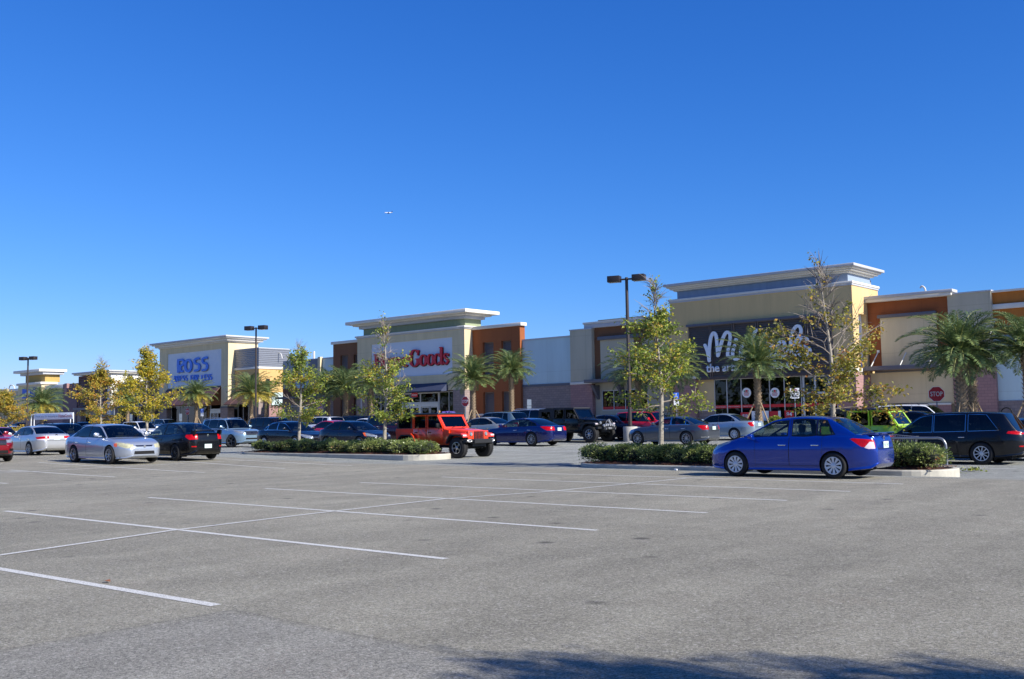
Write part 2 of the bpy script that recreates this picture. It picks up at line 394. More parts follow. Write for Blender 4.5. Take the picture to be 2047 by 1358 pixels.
for a, b in [((-60, 1128), (432, 1211)), ((10, 1022), (892, 1118)), ((297, 995), (1193, 1061)), ((530, 977), (1413, 1026)), ((720, 965), (1573, 1001)),
             ((883, 954), (1700, 983)), ((1016, 945), (1806, 968)), ((-120, 957), (15, 967)), ((20, 940), (230, 954)), ((77, 925), (410, 945)), ((330, 920), (570, 937)),
             ((430, 917), (705, 931)), ((-190, 934), (50, 944))]:
    pline(a, b)
for a, b in [((-40, 1117), (340, 1062)), ((340, 1062), (640, 1026)), ((640, 1026), (890, 998)), ((890, 998), (1090, 984)), ((1090, 984), (1372, 957))]:
    pline(a, b, .10, .008)
line(-34.4, 13, -35.6, 26.6, .1, .008)
for k in range(8):
    y = 30.2 + k*2.8
    line(-33.2, y, -26.4, y) if k < 6 else None
    if k not in (0,): line(-20.5, y+.6, -9, y+.6, .1)
    line(-52, y, -40.5, y, .1)
line(-28.8, 33, -28.8, 44, .1, .008)
tag(lines.build('parking_markings', PAINT), kind='structure')

# sidewalk along the shops with its planting strip
CONC = mat('concrete', (172, 168, 158), .85, var=.12, vscale=2.5, bump=.3, bscale=60)
CURB = mat('curb_concrete', (176, 172, 158), .85, var=.16, vscale=3, bump=.3, bscale=50)
mb = MB(); mb.bbox(-220, 60, 61.6, 69.4, .3, .95, .03); mb.bbox(-220, 60, 61.45, 61.62, .3, .97, .02)
tag(mb.build('sidewalk', CONC), kind='structure')
MULCH = leafmat('mulch', [(0, (58, 34, 26)), (.5, (98, 60, 44)), (1, (140, 96, 72))], 0.0, .9)
def chips(mb, pts, n, zf, rnd, s0=.03, s1=.07):
    x0 = min(p[0] for p in pts); x1 = max(p[0] for p in pts); y0 = min(p[1] for p in pts); y1 = max(p[1] for p in pts)
    for _ in range(n):
        x = rnd.uniform(x0, x1); y = rnd.uniform(y0, y1); s = rnd.uniform(s0, s1); a = rnd.uniform(0, 6.3)
        c, d = math.cos(a)*s, math.sin(a)*s; t = rnd.uniform(-.02, .02)
        z = zf(x, y)+rnd.uniform(0.005, .03)
        mb.add([(x-c, y-d, z-t), (x+d*.35, y-c*.35, z), (x+c, y+d, z+t), (x-d*.35, y+c*.35, z+.005)], [(0, 1, 2, 3)])
def island(x0, x1, y0, y1, z, r=1.25):
    def outline(off):
        pts = []
        for cx, cy, a0 in ((x1-r, y0+r, -90), (x1-r, y1-r, 0), (x0+r, y1-r, 90), (x0+r, y0+r, 180)):
            for k in range(9):
                a = math.radians(a0+90*k/8); pts.append((cx+(r-off)*math.cos(a), cy+(r-off)*math.sin(a)))
        return pts
    A, B, C, D = outline(0), outline(.02), outline(.15), outline(.16); n = len(A); mb = MB()
    vs = [(p[0], p[1], zg(*p)-.05) for p in A] + [(p[0], p[1], z+.12) for p in A] + [(p[0], p[1], z+.15) for p in B] + [(p[0], p[1], z+.15) for p in C] + [(p[0], p[1], z+.02) for p in D]
    fs = [(k*n+i, k*n+(i+1) % n, (k+1)*n+(i+1) % n, (k+1)*n+i) for k in range(4) for i in range(n)]
    mb.add(vs, fs); tag(mb.build('kerb', CURB), kind='structure')
    mb = MB(); mb.raw = True; E = outline(.155); F = outline(.8)
    vs = [(p[0], p[1], z+.1) for p in E] + [(p[0], p[1], z+.22) for p in F]
    mb.add(vs, [(i, (i+1) % n, n+(i+1) % n, n+i) for i in range(n)] + [tuple(range(n, 2*n))])
    chips(mb, [(x0+.25, y0+.25), (x1-.25, y1-.25)], 5200, lambda x, y: z+.12+.1*min(1, min(x-x0, x1-x, y-y0, y1-y)/.9), random.Random(int(x0*10)))
    tag(mb.build('mulch_bed', MULCH), kind='stuff')
ISR = (-20.25, -8.62, 25.6, 28.1); ISL = (-41.6, -28.85, 27.25, 29.7)
island(*ISR, -.04, 1.15); island(*ISL, .08, 1.15)

# ------------------------------------------------------------------ facade materials
TAN = mat('tan_stucco', (196, 175, 134), .9, var=.06, vscale=1.2, bump=.25, bscale=25)
TANL = mat('cream_stucco', (206, 190, 154), .9, var=.06, vscale=1.2, bump=.25, bscale=25)
TANG = mat('khaki_stucco', (180, 172, 150), .9, var=.05, vscale=1.2, bump=.25, bscale=25)
GOLD = mat('golden_stucco', (208, 178, 126), .9, var=.05, vscale=1.1, bump=.25, bscale=25)
OCHRE = mat('ochre_stucco', (178, 148, 84), .9, var=.05)
ORNG = mat('burnt_orange_stucco', (142, 80, 42), .9, var=.07, vscale=1.3, bump=.25, bscale=25)
ORNB = mat('amber_stucco', (176, 108, 44), .9, var=.07, vscale=1.3)
BRWN = mat('brown_stucco', (118, 80, 54), .9, var=.06, vscale=1.2)
WHIT = mat('pale_lavender_stucco', (186, 206, 208), .9, var=.04, vscale=.9, bump=.2, bscale=25)
CORN = mat('cornice_white', (212, 208, 198), .8, var=.05, vscale=1.5, streak=True)
COPE = mat('coping_grey', (176, 178, 182), .6, var=.05)
BLUE = mat('slate_blue_stucco', (134, 150, 170), .9, var=.05)
GREN = mat('sage_stucco', (138, 148, 118), .9, var=.05)
PINK = blockmat('rose_block', (160, 124, 120), (146, 114, 112), (128, 102, 100))
TAUP = blockmat('taupe_block', (150, 134, 128), (134, 120, 116), (112, 102, 100))
LVR = mat('louvre_taupe', (124, 112, 106), .6, var=.05)
DKBR = mat('bronze_metal', (74, 62, 60), .55, var=.05)
BEAM = mat('steel_grey_beam', (92, 92, 100), .55, var=.06)
NAVY = mat('navy_awning', (52, 60, 84), .7, var=.05)
PANW = mat('sign_panel_white', (206, 212, 220), .7, var=.02)
SGW = mat('sign_white', (226, 232, 238), .5)
SGR = mat('sign_red', (196, 24, 44), .45)
SGB = mat('sign_blue', (54, 116, 218), .45)
DARK = mat('flat_black', (26, 26, 28), .6)  # plain near-black for the lettering backs and the display table
GLS = glass('shop_glass', (.16, .18, .18), .01)
ALU = mat('aluminium_frame', (196, 198, 200), .4, metal=.4)
REDB = mat('window_band_red', (200, 34, 44), .5)
MEMB = mat('roof_membrane', (150, 150, 148), .9)
METR = mat('corrugated_metal', (136, 140, 148), .45, metal=.5, var=.05)
INT = mat('shop_interior', (70, 66, 60), .9, var=.3, vscale=1.5)
PIPEW = mat('pipe_white', (214, 212, 204), .5)

class Bld:                                   # one shop building: an Empty that parents its parts
    def __init__(s, label, X, name='store_building', cat='store'):
        s.o = thing(name, label, cat, (X, 68, 0)); s.X = X
    def part(s, mb, name, m, label=None):
        o = mb.build(name, m, s.o, label=label); o.location = (-s.X, -68, 0); return o
    def wall(s, name, m, a, b, z1, Y, depth=.6, z0=.2):      # a, b = pixel of upper left / upper right corner
        X0 = FX(*a, Y); X1 = FX(*b, Y); mb = MB(); mb.box(X0, X1, Y, Y+depth, z0, z1); return s.part(mb, name, m)
    def bx(s, name, m, X0, X1, Y0, Y1, z0, z1, bev=0):
        mb = MB(); (mb.bbox(X0, X1, Y0, Y1, z0, z1, bev) if bev else mb.box(X0, X1, Y0, Y1, z0, z1)); return s.part(mb, name, m)
    def louvre(s, X0, X1, Y, z0, z1, m=None, pitch=.2, name='louvre', fr=.06):
        m = m or DKBR; mb = MB(); z = z0+.03
        while z < z1-.05:
            mb.add([(X0, Y-.02, z), (X1, Y-.02, z), (X1, Y+.10, z+pitch*.9), (X0, Y+.10, z+pitch*.9), (X0, Y-.02, z-.02), (X1, Y-.02, z-.02)], [(0, 1, 2, 3), (0, 1, 5, 4)]); z += pitch
        mb.box(X0, X1, Y+.12, Y+.16, z0, z1)
        for a, b in ((X0, X0+fr), (X1-fr, X1)): mb.box(a, b, Y-.06, Y+.12, z0, z1)
        for a, b in ((z0-fr, z0), (z1, z1+fr)): mb.box(X0, X1, Y-.06, Y+.12, a, b)
        return s.part(mb, name, m)
    def glazing(s, X0, X1, Y, z0, z1, mull, band=None, room=2.5, fw=.06, hz=()):
        # recess with interior, panes and frame
        g = MB(); g.box(X0, X1, Y+.05, Y+.065, z0, z1); s.part(g, 'window', GLS)
        f = MB()
        for x in [X0+fw/2] + list(mull) + [X1-fw/2]: f.box(x-fw/2, x+fw/2, Y-.01, Y+.12, z0, z1)
        for z in [z0+fw/2, z1-fw/2] + list(hz): f.box(X0+fw, X1-fw, Y, Y+.11, z-fw/2, z+fw/2)
        s.part(f, 'window_frame', ALU)
        r = MB(); r.box(X0, X1, Y+room, Y+room+.05, z0, z1+.3); r.box(X0, X1, Y+.2, Y+room, z1+.3, z1+.35); r.box(X0, X1, Y+.2, Y+room, z0-.05, z0)
        rd = random.Random(int(X0*7))
        for _ in range(7):
            x = rd.uniform(X0+.3, X1-.3); h = rd.uniform(.6, 1.7); r.box(x-.3, x+.3, Y+.8, Y+1.4, z0, z0+h)
        s.part(r, 'interior', INT)
        if band:
            bmb = MB(); bmb.box(X0+fw, X1-fw, Y+.03, Y+.045, band[0], band[1]); s.part(bmb, 'window_band', REDB)
    def pieces(s, name, m, Y, X0, X1, z0, z1, holes, depth=.6):
        # wall with rectangular openings (x0,x1,z0,z1), built of butted blocks
        xs = sorted(set([X0, X1] + [h[0] for h in holes] + [h[1] for h in holes])); mb = MB()
        for a, b in zip(xs, xs[1:]):
            segs = [(z0, z1)]
            for h in holes:
                if h[0] < (a+b)/2 < h[1]:
                    ns = []
                    for p, q in segs:
                        if h[3] <= p or h[2] >= q: ns.append((p, q)); continue
                        if h[2] > p: ns.append((p, h[2]))
                        if h[3] < q: ns.append((h[3], q))
                    segs = ns
            for p, q in segs: mb.box(a, b, Y, Y+depth, p, q)
        return s.part(mb, name, m)
# ================================================================== craft shop (right)
SY = 68.0
B = Bld('tall golden tan store with grey-blue parapet band and white script lettering on brown louvres', -35)
X0, X1 = FX(1338.7, 601, SY), FX(1701.7, 561.5, SY)                # tower front
zt = 10.82
gx0, gx1 = FX(1423, 759, SY), FX(1598, 759, SY); dx0, dx1 = FX(1600, 759, SY), FX(1672, 759, SY)
sx0, sx1 = FX(1375.5, 652, SY), FX(1663.5, 631, SY)
B.pieces('wall', GOLD, SY, X0, X1, 4.52, 10.55, [(sx0, sx1, 4.52, 8.62)], .5)
B.pieces('lower_wall', TAN, SY+.25, FX(1392, 780, SY), gx0, .2, 4.52, [], .4)
B.bx('sill_band', CORN, FX(1392, 780, SY)+.02, gx0, SY+.18, SY+.25, 2.02, 2.12)
B.bx('block_base', TAUP, FX(1392, 780, SY)+.02, gx0, SY+.2, SY+.25, .2, 2.02)
B.pieces('block_pier', PINK, SY-.12, X0-.05, FX(1392, 780, SY), .2, 4.52, [], .75)
B.pieces('block_pier', PINK, SY-.12, FX(1674, 747, SY), X1+.08, .2, 4.52, [], 1.1)
B.bx('pier_cap', CORN, X0-.12, FX(1392, 780, SY)+.06, SY-.2, SY+.6, 4.52, 4.72, .02)
B.bx('pier_cap', CORN, FX(1674, 747, SY)-.06, X1+.14, SY-.2, SY+.98, 4.52, 4.78, .02)
B.pieces('bulkhead', GOLD, SY+.25, gx0, FX(1674, 747, SY), 4.42, 4.52, [], .3)
B.glazing(gx0, gx1, SY+.3, .95, 4.42, [FX(x, 780, SY) for x in (1449, 1477.5, 1506, 1534.5, 1564)], band=(2.2, 2.42))
B.glazing(dx0, dx1, SY+.3, .95, 4.42, [FX(x, 780, SY) for x in (1626, 1654)], band=(2.2, 2.42), fw=.14, hz=(3.15,))
# louvred sign panel
nb = 6; pw = (sx1-sx0)/nb
for k in range(nb): B.louvre(sx0+k*pw+.04, sx0+(k+1)*pw-.04, SY+.02, 4.6, 8.5, mat('sign_louvre_brown', (112, 98, 90), .6, var=.05), .17)
B.bx('sign_surround', BEAM, sx0-.1, sx1+.1, SY-.18, SY+.0, 8.56, 8.74)
B.bx('sign_surround', DKBR, sx0, sx1, SY-.06, SY+.02, 4.40, 4.60)
# parapets and flared cornice
XS = X1
B.bx('wall', GOLD, XS-1.6, XS, SY+.5, FY(1754.2, 577, XS), 8.62, 10.55)       # side return, upper
B.bx('wall', GOLD, XS-1.2, XS-.003, SY+.5, FY(1716, 636, XS), 4.52, 8.62)
B.bx('wall', GOLD, XS-1.2, XS-.004, FY(1731, 636, XS), FY(1738, 629, XS)+.5, 4.3, 8.62)
B.bx('side_panel', SGW, XS-.5, XS-.35, FY(1716, 636, XS), FY(1731, 636, XS), 2.5, 8.62)
B.bx('block_pier', PINK, XS-1.1, XS+.08, SY+.98, FY(1738, 700, XS), .2, 4.3)
zc = 10.55
def ring(Bd, m, name, X0, X1, Y0, Y1, z0, z1, e, bev=.02):
    return Bd.bx(name, m, X0-e, X1+e, Y0-e, Y1+e, z0, z1, bev)
YB = FY(1754.2, 577, XS)
ring(B, COPE, 'coping', X0, X1, SY, YB, zc, zc+.14, .06); ring(B, CORN, 'coping', X0, X1, SY, YB, zc+.14, zc+.3, .11)
B.bx('parapet_band', BLUE, X0+.45, X1-.42, SY+.42, YB-.3, zc+.3, 11.58)
ring(B, CORN, 'cornice', X0+.45, X1-.42, SY+.42, YB-.3, 11.5, 11.62, .22)
for z0_, z1_, e in ((11.62, 11.74, .45), (11.74, 11.86, .62)): ring(B, CORN, 'cornice', X0+.45, X1-.42, SY+.42, YB-.3, z0_, z1_, e, .03)
ring(B, COPE, 'cornice', X0+.45, X1-.42, SY+.42, YB-.3, 11.86, 12.06, .80, .03)
B.bx('roof_block', MEMB, X0+.6, X1-.6, SY+2, SY+5, 8, 11.4)
B.bx('roof_block', MEMB, X0-30, X1+55, SY+6.5, SY+40, .3, 7.9)
# script lettering, drawn as strokes on the plane of the sign
def on_plane(cx, cy, sc, Y):
    def f(u, v, d):
        p = FP(cx+u/sc, cy+v/sc, Y); return Vector((p.x, Y-d, p.z))
    return f
T = on_plane(1300, 500, 4.2646, SY-.12)
scr = [[(470,812),(486,850),(500,905),(506,945)], [(505,930),(507,840),(519,750),(543,708),(565,735),(574,820),(580,902)], [(580,902),(602,820),(628,740),(655,702),(681,716),(683,765),(670,840),(664,900),(690,915)],
       [(722,815),(706,870),(712,920),(745,930),(775,892)], [(832,805),(800,800),(776,850),(778,910),(810,930),(842,900)],
       [(905,682),(880,740),(862,830),(850,930)], [(856,885),(885,822),(915,802),(930,830),(920,895),(935,925),(962,900)],
       [(1022,803),(985,803),(965,850),(972,908),(1000,915),(1028,870),(1038,803)], [(1038,800),(1028,870),(1045,912),(1072,890)],
       [(1072,890),(1130,855),(1150,805),(1122,778),(1092,812),(1086,875),(1120,908),(1165,880)],
       [(1165,880),(1230,800),(1284,712),(1280,658),(1248,652),(1215,700),(1200,790),(1206,875),(1236,898)],
       [(1342,762),(1310,746),(1276,766),(1272,800),(1320,826),(1364,850),(1345,888),(1292,898),(1262,872)]]
mb = MB(); mk = MB()
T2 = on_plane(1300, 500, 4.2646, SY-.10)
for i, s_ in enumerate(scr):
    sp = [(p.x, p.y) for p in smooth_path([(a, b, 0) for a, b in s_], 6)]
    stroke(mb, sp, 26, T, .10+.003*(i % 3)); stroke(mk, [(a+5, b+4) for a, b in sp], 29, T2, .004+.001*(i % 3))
stroke(mb, [(733, 766), (735, 769)], 30, T, .10)
B.part(mb, 'sign_lettering', SGW); B.part(mk, 'sign_lettering_return', DARK)
def wall_text(Bd, txt, m, a, b, Y, hgt, name='sign_lettering', bold=0.0, depth=.08):
    xa, xb = FX(*a, Y), FX(*b, Y); z = FZ(*a, Y); o = text_mesh(txt, name, m, xa, xb, z, z+hgt, Y, depth, Bd.o, bold); o.location = (-Bd.X, -68, 0); return o
wall_text(B, 'the arts and crafts store', SGW, (1412.5, 745), (1620, 734.5), SY-.1, .66, bold=.02)
# stickers, posters and band lettering in the windows
for px in (1492, 1548.5):
    c = FP(px, 785.4, SY+.27); mb = MB(); M = Matrix.Translation((c.x, SY+.3, c.z))
    mb.lathe([(.001, -.012), (.37, -.012), (.37, 0)], 28, 0, M, 'y'); B.part(mb, 'window_sticker', SGW)
    mb = MB(); mb.box(c.x-.21, c.x-.1, SY+.27, SY+.285, c.z+.07, c.z+.17); mb.box(c.x+.12, c.x+.17, SY+.27, SY+.285, c.z+.07, c.z+.2); B.part(mb, 'sticker_print', mat('print_green', (40, 130, 70), .5))
    mb = MB(); mb.box(c.x-.07, c.x+.09, SY+.27, SY+.285, c.z+.07, c.z+.2); B.part(mb, 'sticker_print', SGR)
    for t, dz, hw in (('BUY ONLINE', .0, .17), ('PICK UP', -.1, .22), ('IN STORE', -.19, .17)):
        o = text_mesh(t, 'sticker_print', SGR, c.x-hw, c.x+hw, c.z+dz-.03, c.z+dz+.04, SY+.283, .01, B.o, .01); o.location = (-B.X, -68, 0)
for t, a, b in (('Fun to Create', 1427, 1446), ('Open Sundays', 1452, 1474), ('Happily Create', 1481, 1502), ('When Creativity Happens', 1632, 1652)):
    Xa, Xb = FX(a, 813, SY), FX(b, 813, SY); o = text_mesh(t, 'band_print', SGW, Xa, Xb, 2.27, 2.35, SY+.33, .012, B.o); o.location = (-B.X, -68, 0)
def poster(a, b, z0, z1, m, txt=None):
    Xa, Xb = FX(a, 830, SY), FX(b, 830, SY); B.bx('poster', m, Xa, Xb, SY+.2, SY+.24, z0, z1)
    if txt:
        o = text_mesh(txt, 'poster_print', SGW, Xa+(Xb-Xa)*.22, Xa+(Xb-Xa)*.82, z0+(z1-z0)*.28, z0+(z1-z0)*.78, SY+.2, .02, B.o, .03); o.location = (-B.X, -68, 0)
poster(1478, 1495, 1.22, 1.86, SGR, '$10'); poster(1500, 1534, 1.22, 1.94, SGW); poster(1535.5, 1553, 1.28, 1.9, SGR); poster(1553.2, 1558, 1.28, 1.92, SGW); poster(1566, 1584, 1.3, 1.95, SGR, '$4')
B.bx('display_table', DARK, FX(1478, 830, SY), FX(1590, 830, SY), SY-.3, SY+.15, .95, 1.2)
# --- right wing (orange with framed tan panel)
RY = 70.6
a0, a1 = FX(1726, 640, RY), FX(1895, 584, RY); zr = FZ(1740, 606, RY)
B.pieces('wing_wall', ORNG, RY, a0, a1, 4.6, zr, [], .5)
B.bx('wing_cornice', CORN, a0-.1, FX(1905, 584, RY), RY-.45, RY+.5, zr, zr+.22, .03); B.bx('wing_cornice', COPE, a0-.1, FX(1905, 584, RY)+.12, RY-.55, RY+.55, zr+.22, zr+.42, .02)
px0, px1 = FX(1760, 636, RY), FX(1872, 630, RY)
B.bx('wing_panel', TANL, px0, px1, RY-.1, RY, 4.6, FZ(1762, 637, RY)); zp = FZ(1762, 637, RY)
B.bx('beam', BEAM, px0-.12, px1+.02, RY-.32, RY+.0, zp, zp+.22, .01)
B.bx('canopy', BEAM, a0-.3, FX(1890, 730, RY), RY-1.3, RY, FZ(1772, 741, RY), FZ(1772, 733, RY), .01)
B.pieces('lower_wall', TANL, RY-.06, a0, FX(1903, 700, RY), 2.2, 4.45, [], .5); B.bx('sill_band', CORN, a0-.2, FX(1903, 800, RY), RY-.2, RY-.06, 2.12, 2.24, .01)
B.bx('block_base', PINK, a0, FX(1903, 800, RY), RY-.16, RY-.06, .2, 2.12)
for p in (1756, 1812, 1868):
    q = FP(p, 703, RY); mb = MB(); mb.tube([(q.x, RY, q.z), (q.x-.1, RY-1.2, q.z-1.1)], .035, 6); mb.box(q.x-.09, q.x+.09, RY-.06, RY, q.z-.09, q.z+.09); B.part(mb, 'canopy_rod', PIPEW)
# --- pilaster and far right bay
b0, b1 = FX(1895, 590, RY), FX(1982, 584, RY); zb_ = FZ(1900, 590, RY)
B.pieces('pilaster', TANG, RY-.2, b0, b1, 4.5, zb_, [], .8); B.bx('coping', COPE, b0-.02, b1+.04, RY-.26, RY+.6, zb_, zb_+.09)
B.pieces('block_pier', PINK, RY-.26, b0+.15, b1+.05, .2, 4.5, [], .9)
c1 = 8.0
B.bx('bay_wall', ORNB, b1, c1, RY+.1, RY+.6, FZ(1985, 672, RY), zb_-.1); B.bx('bay_band', CORN, b1, c1, RY-.08, RY+.1, FZ(1987, 619, RY), FZ(1987, 609, RY), .02)
B.bx('coping', CORN, b1+.02, c1, RY-.1, RY+.65, zb_-.1, zb_+.03)
B.bx('bay_awning', mat('teal_grey_awning', (110, 130, 136), .6), b1+.1, c1, RY-.5, RY+.1, FZ(1990, 692, RY), FZ(1990, 672, RY))
B.bx('bay_lower_wall', WHIT, b1, c1, RY+.12, RY+.6, 2.3, FZ(1990, 692, RY)); B.bx('block_base', TAUP, b1, c1, RY+.05, RY+.6, .2, 2.3)
for p in (1989,):
    q = FP(p, 640, RY); mb = MB(); mb.tube([(q.x, RY, q.z), (q.x-.15, RY-1.1, q.z-1.3)], .04, 6); mb.box(q.x-.09, q.x+.13, RY-.06, RY+.1, q.z-.09, q.z+.09); B.part(mb, 'canopy_rod', PIPEW)
# roof vent seen over the right wing
q = FP(1852, 586, RY+3); mb = MB()
mb.tube(smooth_path([(q.x, RY+3, q.z-1), (q.x-.05, RY+3, q.z+.1), (q.x-.15, RY+3, q.z+.42), (q.x-.32, RY+3, q.z+.52), (q.x-.42, RY+3, q.z+.38)], 5), .06, 8); B.part(mb, 'vent_pipe', PIPEW)
# --- left wing (brown, framed panel, shop window)
LY = 69.4
l0, l1 = FX(1182, 655, LY), X0; zl = FZ(1182, 657, LY)
wz0, wz1 = FZ(1203.5, 821, LY), FZ(1203.5, 781, LY); wx0, wx1 = FX(1203.5, 800, LY), FX(1296, 800, LY)
B.pieces('wing_wall', BRWN, LY, l0, l1, 4.6, zl, [], .5)
B.bx('wing_cornice', COPE, FX(1172, 657, LY), l1, LY-.35, LY+.5, zl, zl+.36, .03); B.bx('wing_cornice', CORN, FX(1172, 657, LY)-.08, l1, LY-.42, LY+.5, zl+.36, zl+.52, .02)
p0, p1 = FX(1201, 682, LY), FX(1268, 680, LY); zp = FZ(1201, 681, LY); B.bx('wing_panel', TANG, p0, p1, LY-.1, LY, 4.6, zp); B.bx('wing_panel', TANG, FX(1285, 680, LY), l1, LY-.1, LY, 4.6, zp)
B.bx('beam', BEAM, p0-.15, l1, LY-.3, LY, zp, zp+.3, .01)
B.bx('canopy', BEAM, l0-.02, l1, LY-1.2, LY, FZ(1184, 766.5, LY), FZ(1184, 760, LY), .01)
B.pieces('lower_wall', TANG, LY-.02, l0, l1, 1.8, 4.6, [(wx0, wx1, wz0, wz1)], .5); B.bx('sill_band', CORN, l0, l1, LY-.2, LY-.02, 1.72, 1.86, .01); B.bx('block_base', TAUP, l0, l1, LY-.1, LY-.02, .2, 1.72)
B.glazing(wx0, wx1, LY+.02, wz0, wz1, [FX(1227, 800, LY), FX(1250, 800, LY), FX(1274, 800, LY)], band=(wz0+.08, wz0+.3), room=2)
for p in (1197, 1246):
    x = FX(p, 780, LY); mb = MB(); mb.prism([(0, 4.38), (-1.0, 4.38), (-.1, 3.2), (0, 3.2)], x-.12, x+.12, 'x', M=Matrix.Translation((0, LY, 0))); B.part(mb, 'bracket', BEAM)
# --- khaki pilaster and pale link wall
k0, k1 = FX(1139, 662, LY-.4), FX(1182, 658, LY-.4); zk = FZ(1139, 662, LY-.4)
B.pieces('pilaster', TANG, LY-.4, k0, k1, FZ(1139, 765, LY-.4), zk, [], 1.2); B.bx('coping', COPE, k0-.04, k1+.04, LY-.46, LY+.8, zk, zk+.1)
zz = FZ(1139, 765, LY-.4); B.bx('sill_band', CORN, k0-.03, k1+.03, LY-.5, LY+.6, zz-.2, zz, .01); B.bx('block_pier', PINK, k0, k1, LY-.46, LY+.6, .2, zz-.2)
j0, j1 = FX(1044, 681, LY), k0; zj = FZ(1100, 677, LY)
zj2 = FZ(1044.5, 770, LY)
B.bx('link_wall', WHIT, j0-.6, j1, LY, LY+.5, zj2, zj); B.bx('coping', COPE, j0-.6, j1, LY-.06, LY+.55, zj, zj+.12); B.bx('link_band', BEAM, j0-.6, j1, LY-.08, LY+.5, zj2-.22, zj2); B.bx('block_base', TAUP, j0-.6, j1, LY-.03, LY+.5, .2, zj2-.22)
# rooftop screen
t0, t1 = FX(1198, 648, LY+7), FX(1285, 640, LY+7); zt0 = FZ(1198, 648, LY+7); mb = MB()
mb.box(t0, t1, LY+7, LY+7.1, zt0-1.5, zt0-.05); mb.box(t0-.1, t1+.1, LY+6.9, LY+7.3, zt0+.28, zt0+.36); n = int((t1-t0)/.22)
mb.box(t0, t1, LY+6.95, LY+7, zt0-.6, zt0)
for i in range(n): mb.box(t0+i*.22, t0+i*.22+.09, LY+7, LY+7.08, zt0-.05, zt0+.28)
B.part(mb, 'roof_screen', mat('screen_tan', (188, 180, 156), .7))

# ================================================================== home goods shop (middle)
B = Bld('tan store with sage green band, white sign panel and bold red lettering in the middle', -73)
X0, X1 = FX(714.3, 675, SY), FX(928, 652, SY); zt = 10.45
gx0, gx1 = FX(735, 790, SY), FX(907, 790, SY)
nx0, nx1, nz0, nz1 = FX(742, 689, SY), FX(903.6, 674, SY), 6.03, 9.53
B.pieces('wall', TANL, SY, X0, X1, 4.5, 10.22, [(nx0, nx1, nz0, nz1)], .5); B.bx('sign_panel', PANW, nx0, nx1, SY+.08, SY+.3, nz0, nz1)
B.bx('block_pier', TAUP, X0-.05, gx0, SY-.1, SY+.8, .2, 4.5); B.bx('block_pier', TAUP, gx1, X1+.06, SY-.1, SY+1.0, .2, 4.5)
B.bx('downspout', COPE, FX(725, 800, SY)-.08, FX(725, 800, SY)+.08, SY-.2, SY-.1, .9, 4.4)
aw = MB(); ax0, ax1 = gx0-.1, FX(895.5, 780, SY); aw.prism([(-.9, 4.5), (0, 5.25), (0, 4.45), (-.9, 4.4)], ax0, ax1, 'x', M=Matrix.Translation((0, SY, 0))); B.part(aw, 'awning', NAVY)
d0, d1 = FX(800, 800, SY), FX(873, 800, SY)
B.glazing(gx0, d0, SY+.3, .95, 4.4, [FX(x, 800, SY) for x in (757, 778)]); B.glazing(d1+.05, gx1, SY+.3, .95, 4.4, [FX(893, 800, SY)])
B.glazing(d0, d1, SY+.3, 3.35, 4.4, [FX(836, 800, SY)], fw=.12)
f = MB(); f.box(d0, d1, SY+.25, SY+.42, 3.02, 3.35)
for x in (d0+.1, FX(836, 800, SY), d1-.1): f.box(x-.1, x+.1, SY+.24, SY+.43, .95, 3.02)
B.part(f, 'door_header', ALU)
for a, b in ((802, 817), (819, 833.5), (838.5, 854), (856, 871)):
    xa, xb = FX(a, 820, SY), FX(b, 820, SY); mb = MB(); fr = .07
    for p, q in ((xa, xa+fr), (xb-fr, xb)): mb.box(p, q, SY+.3, SY+.36, .95, 3.0)
    mb.box(xa+fr, xb-fr, SY+.3, SY+.36, 2.92, 3.0); mb.box(xa+fr, xb-fr, SY+.3, SY+.36, .95, 1.15); dr = B.part(mb, 'door', ALU)
    g = MB(); g.box(xa+fr, xb-fr, SY+.32, SY+.335, 1.15, 2.92); go = g.build('door_glass', GLS, dr)
r = MB(); r.box(d0, d1, SY+3, SY+3.05, .95, 4.5); B.part(r, 'interior', INT)
c = FP(837.5, 790, SY); B.bx('door_sign', REDB, c.x-.42, c.x+.42, SY-.6, SY-.55, c.z-.2, c.z+.2)
o = text_mesh('ENTRANCE', 'door_sign_print', SGW, c.x-.34, c.x+.34, c.z-.07, c.z+.07, SY-.6, .01, B.o); o.location = (-B.X, -68, 0)
c = FP(887, 800, SY); B.bx('poster', mat('poster_pale', (150, 172, 170), .6), c.x-.5, c.x+.5, SY+.45, SY+.47, c.z-.9, c.z+.6)
c = FP(898, 797, SY); B.bx('poster', mat('poster_pale', (150, 172, 170), .6), c.x-.35, c.x+.35, SY+.45, SY+.47, c.z-.5, c.z+.5)
# white block letters with thick and thin strokes
T = on_plane(640, 600, 4.874, SY+.02)
def base_(u): return 671-.063*(u-545)
def sc_(u): return .90+.14*(u-540)/700
def LT(u, v): return (u, base_(u)-v*sc_(u))
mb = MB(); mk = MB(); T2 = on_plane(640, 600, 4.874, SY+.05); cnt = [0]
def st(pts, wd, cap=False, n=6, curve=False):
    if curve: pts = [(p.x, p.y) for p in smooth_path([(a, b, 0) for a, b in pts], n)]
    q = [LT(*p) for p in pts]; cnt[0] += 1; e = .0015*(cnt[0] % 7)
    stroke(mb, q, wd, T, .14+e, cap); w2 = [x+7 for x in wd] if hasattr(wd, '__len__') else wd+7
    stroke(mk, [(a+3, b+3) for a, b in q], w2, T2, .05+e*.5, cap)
def ell(cx, cy, rx, ry, wt, wn, a0=0, a1=360, n=28):
    P = []; Wd = []
    for i in range(n+1):
        a = math.radians(a0+(a1-a0)*i/n); P.append((cx+rx*math.cos(a), cy+ry*math.sin(a))); Wd.append(wn+(wt-wn)*abs(math.cos(a))**1.3)
    st(P, Wd)
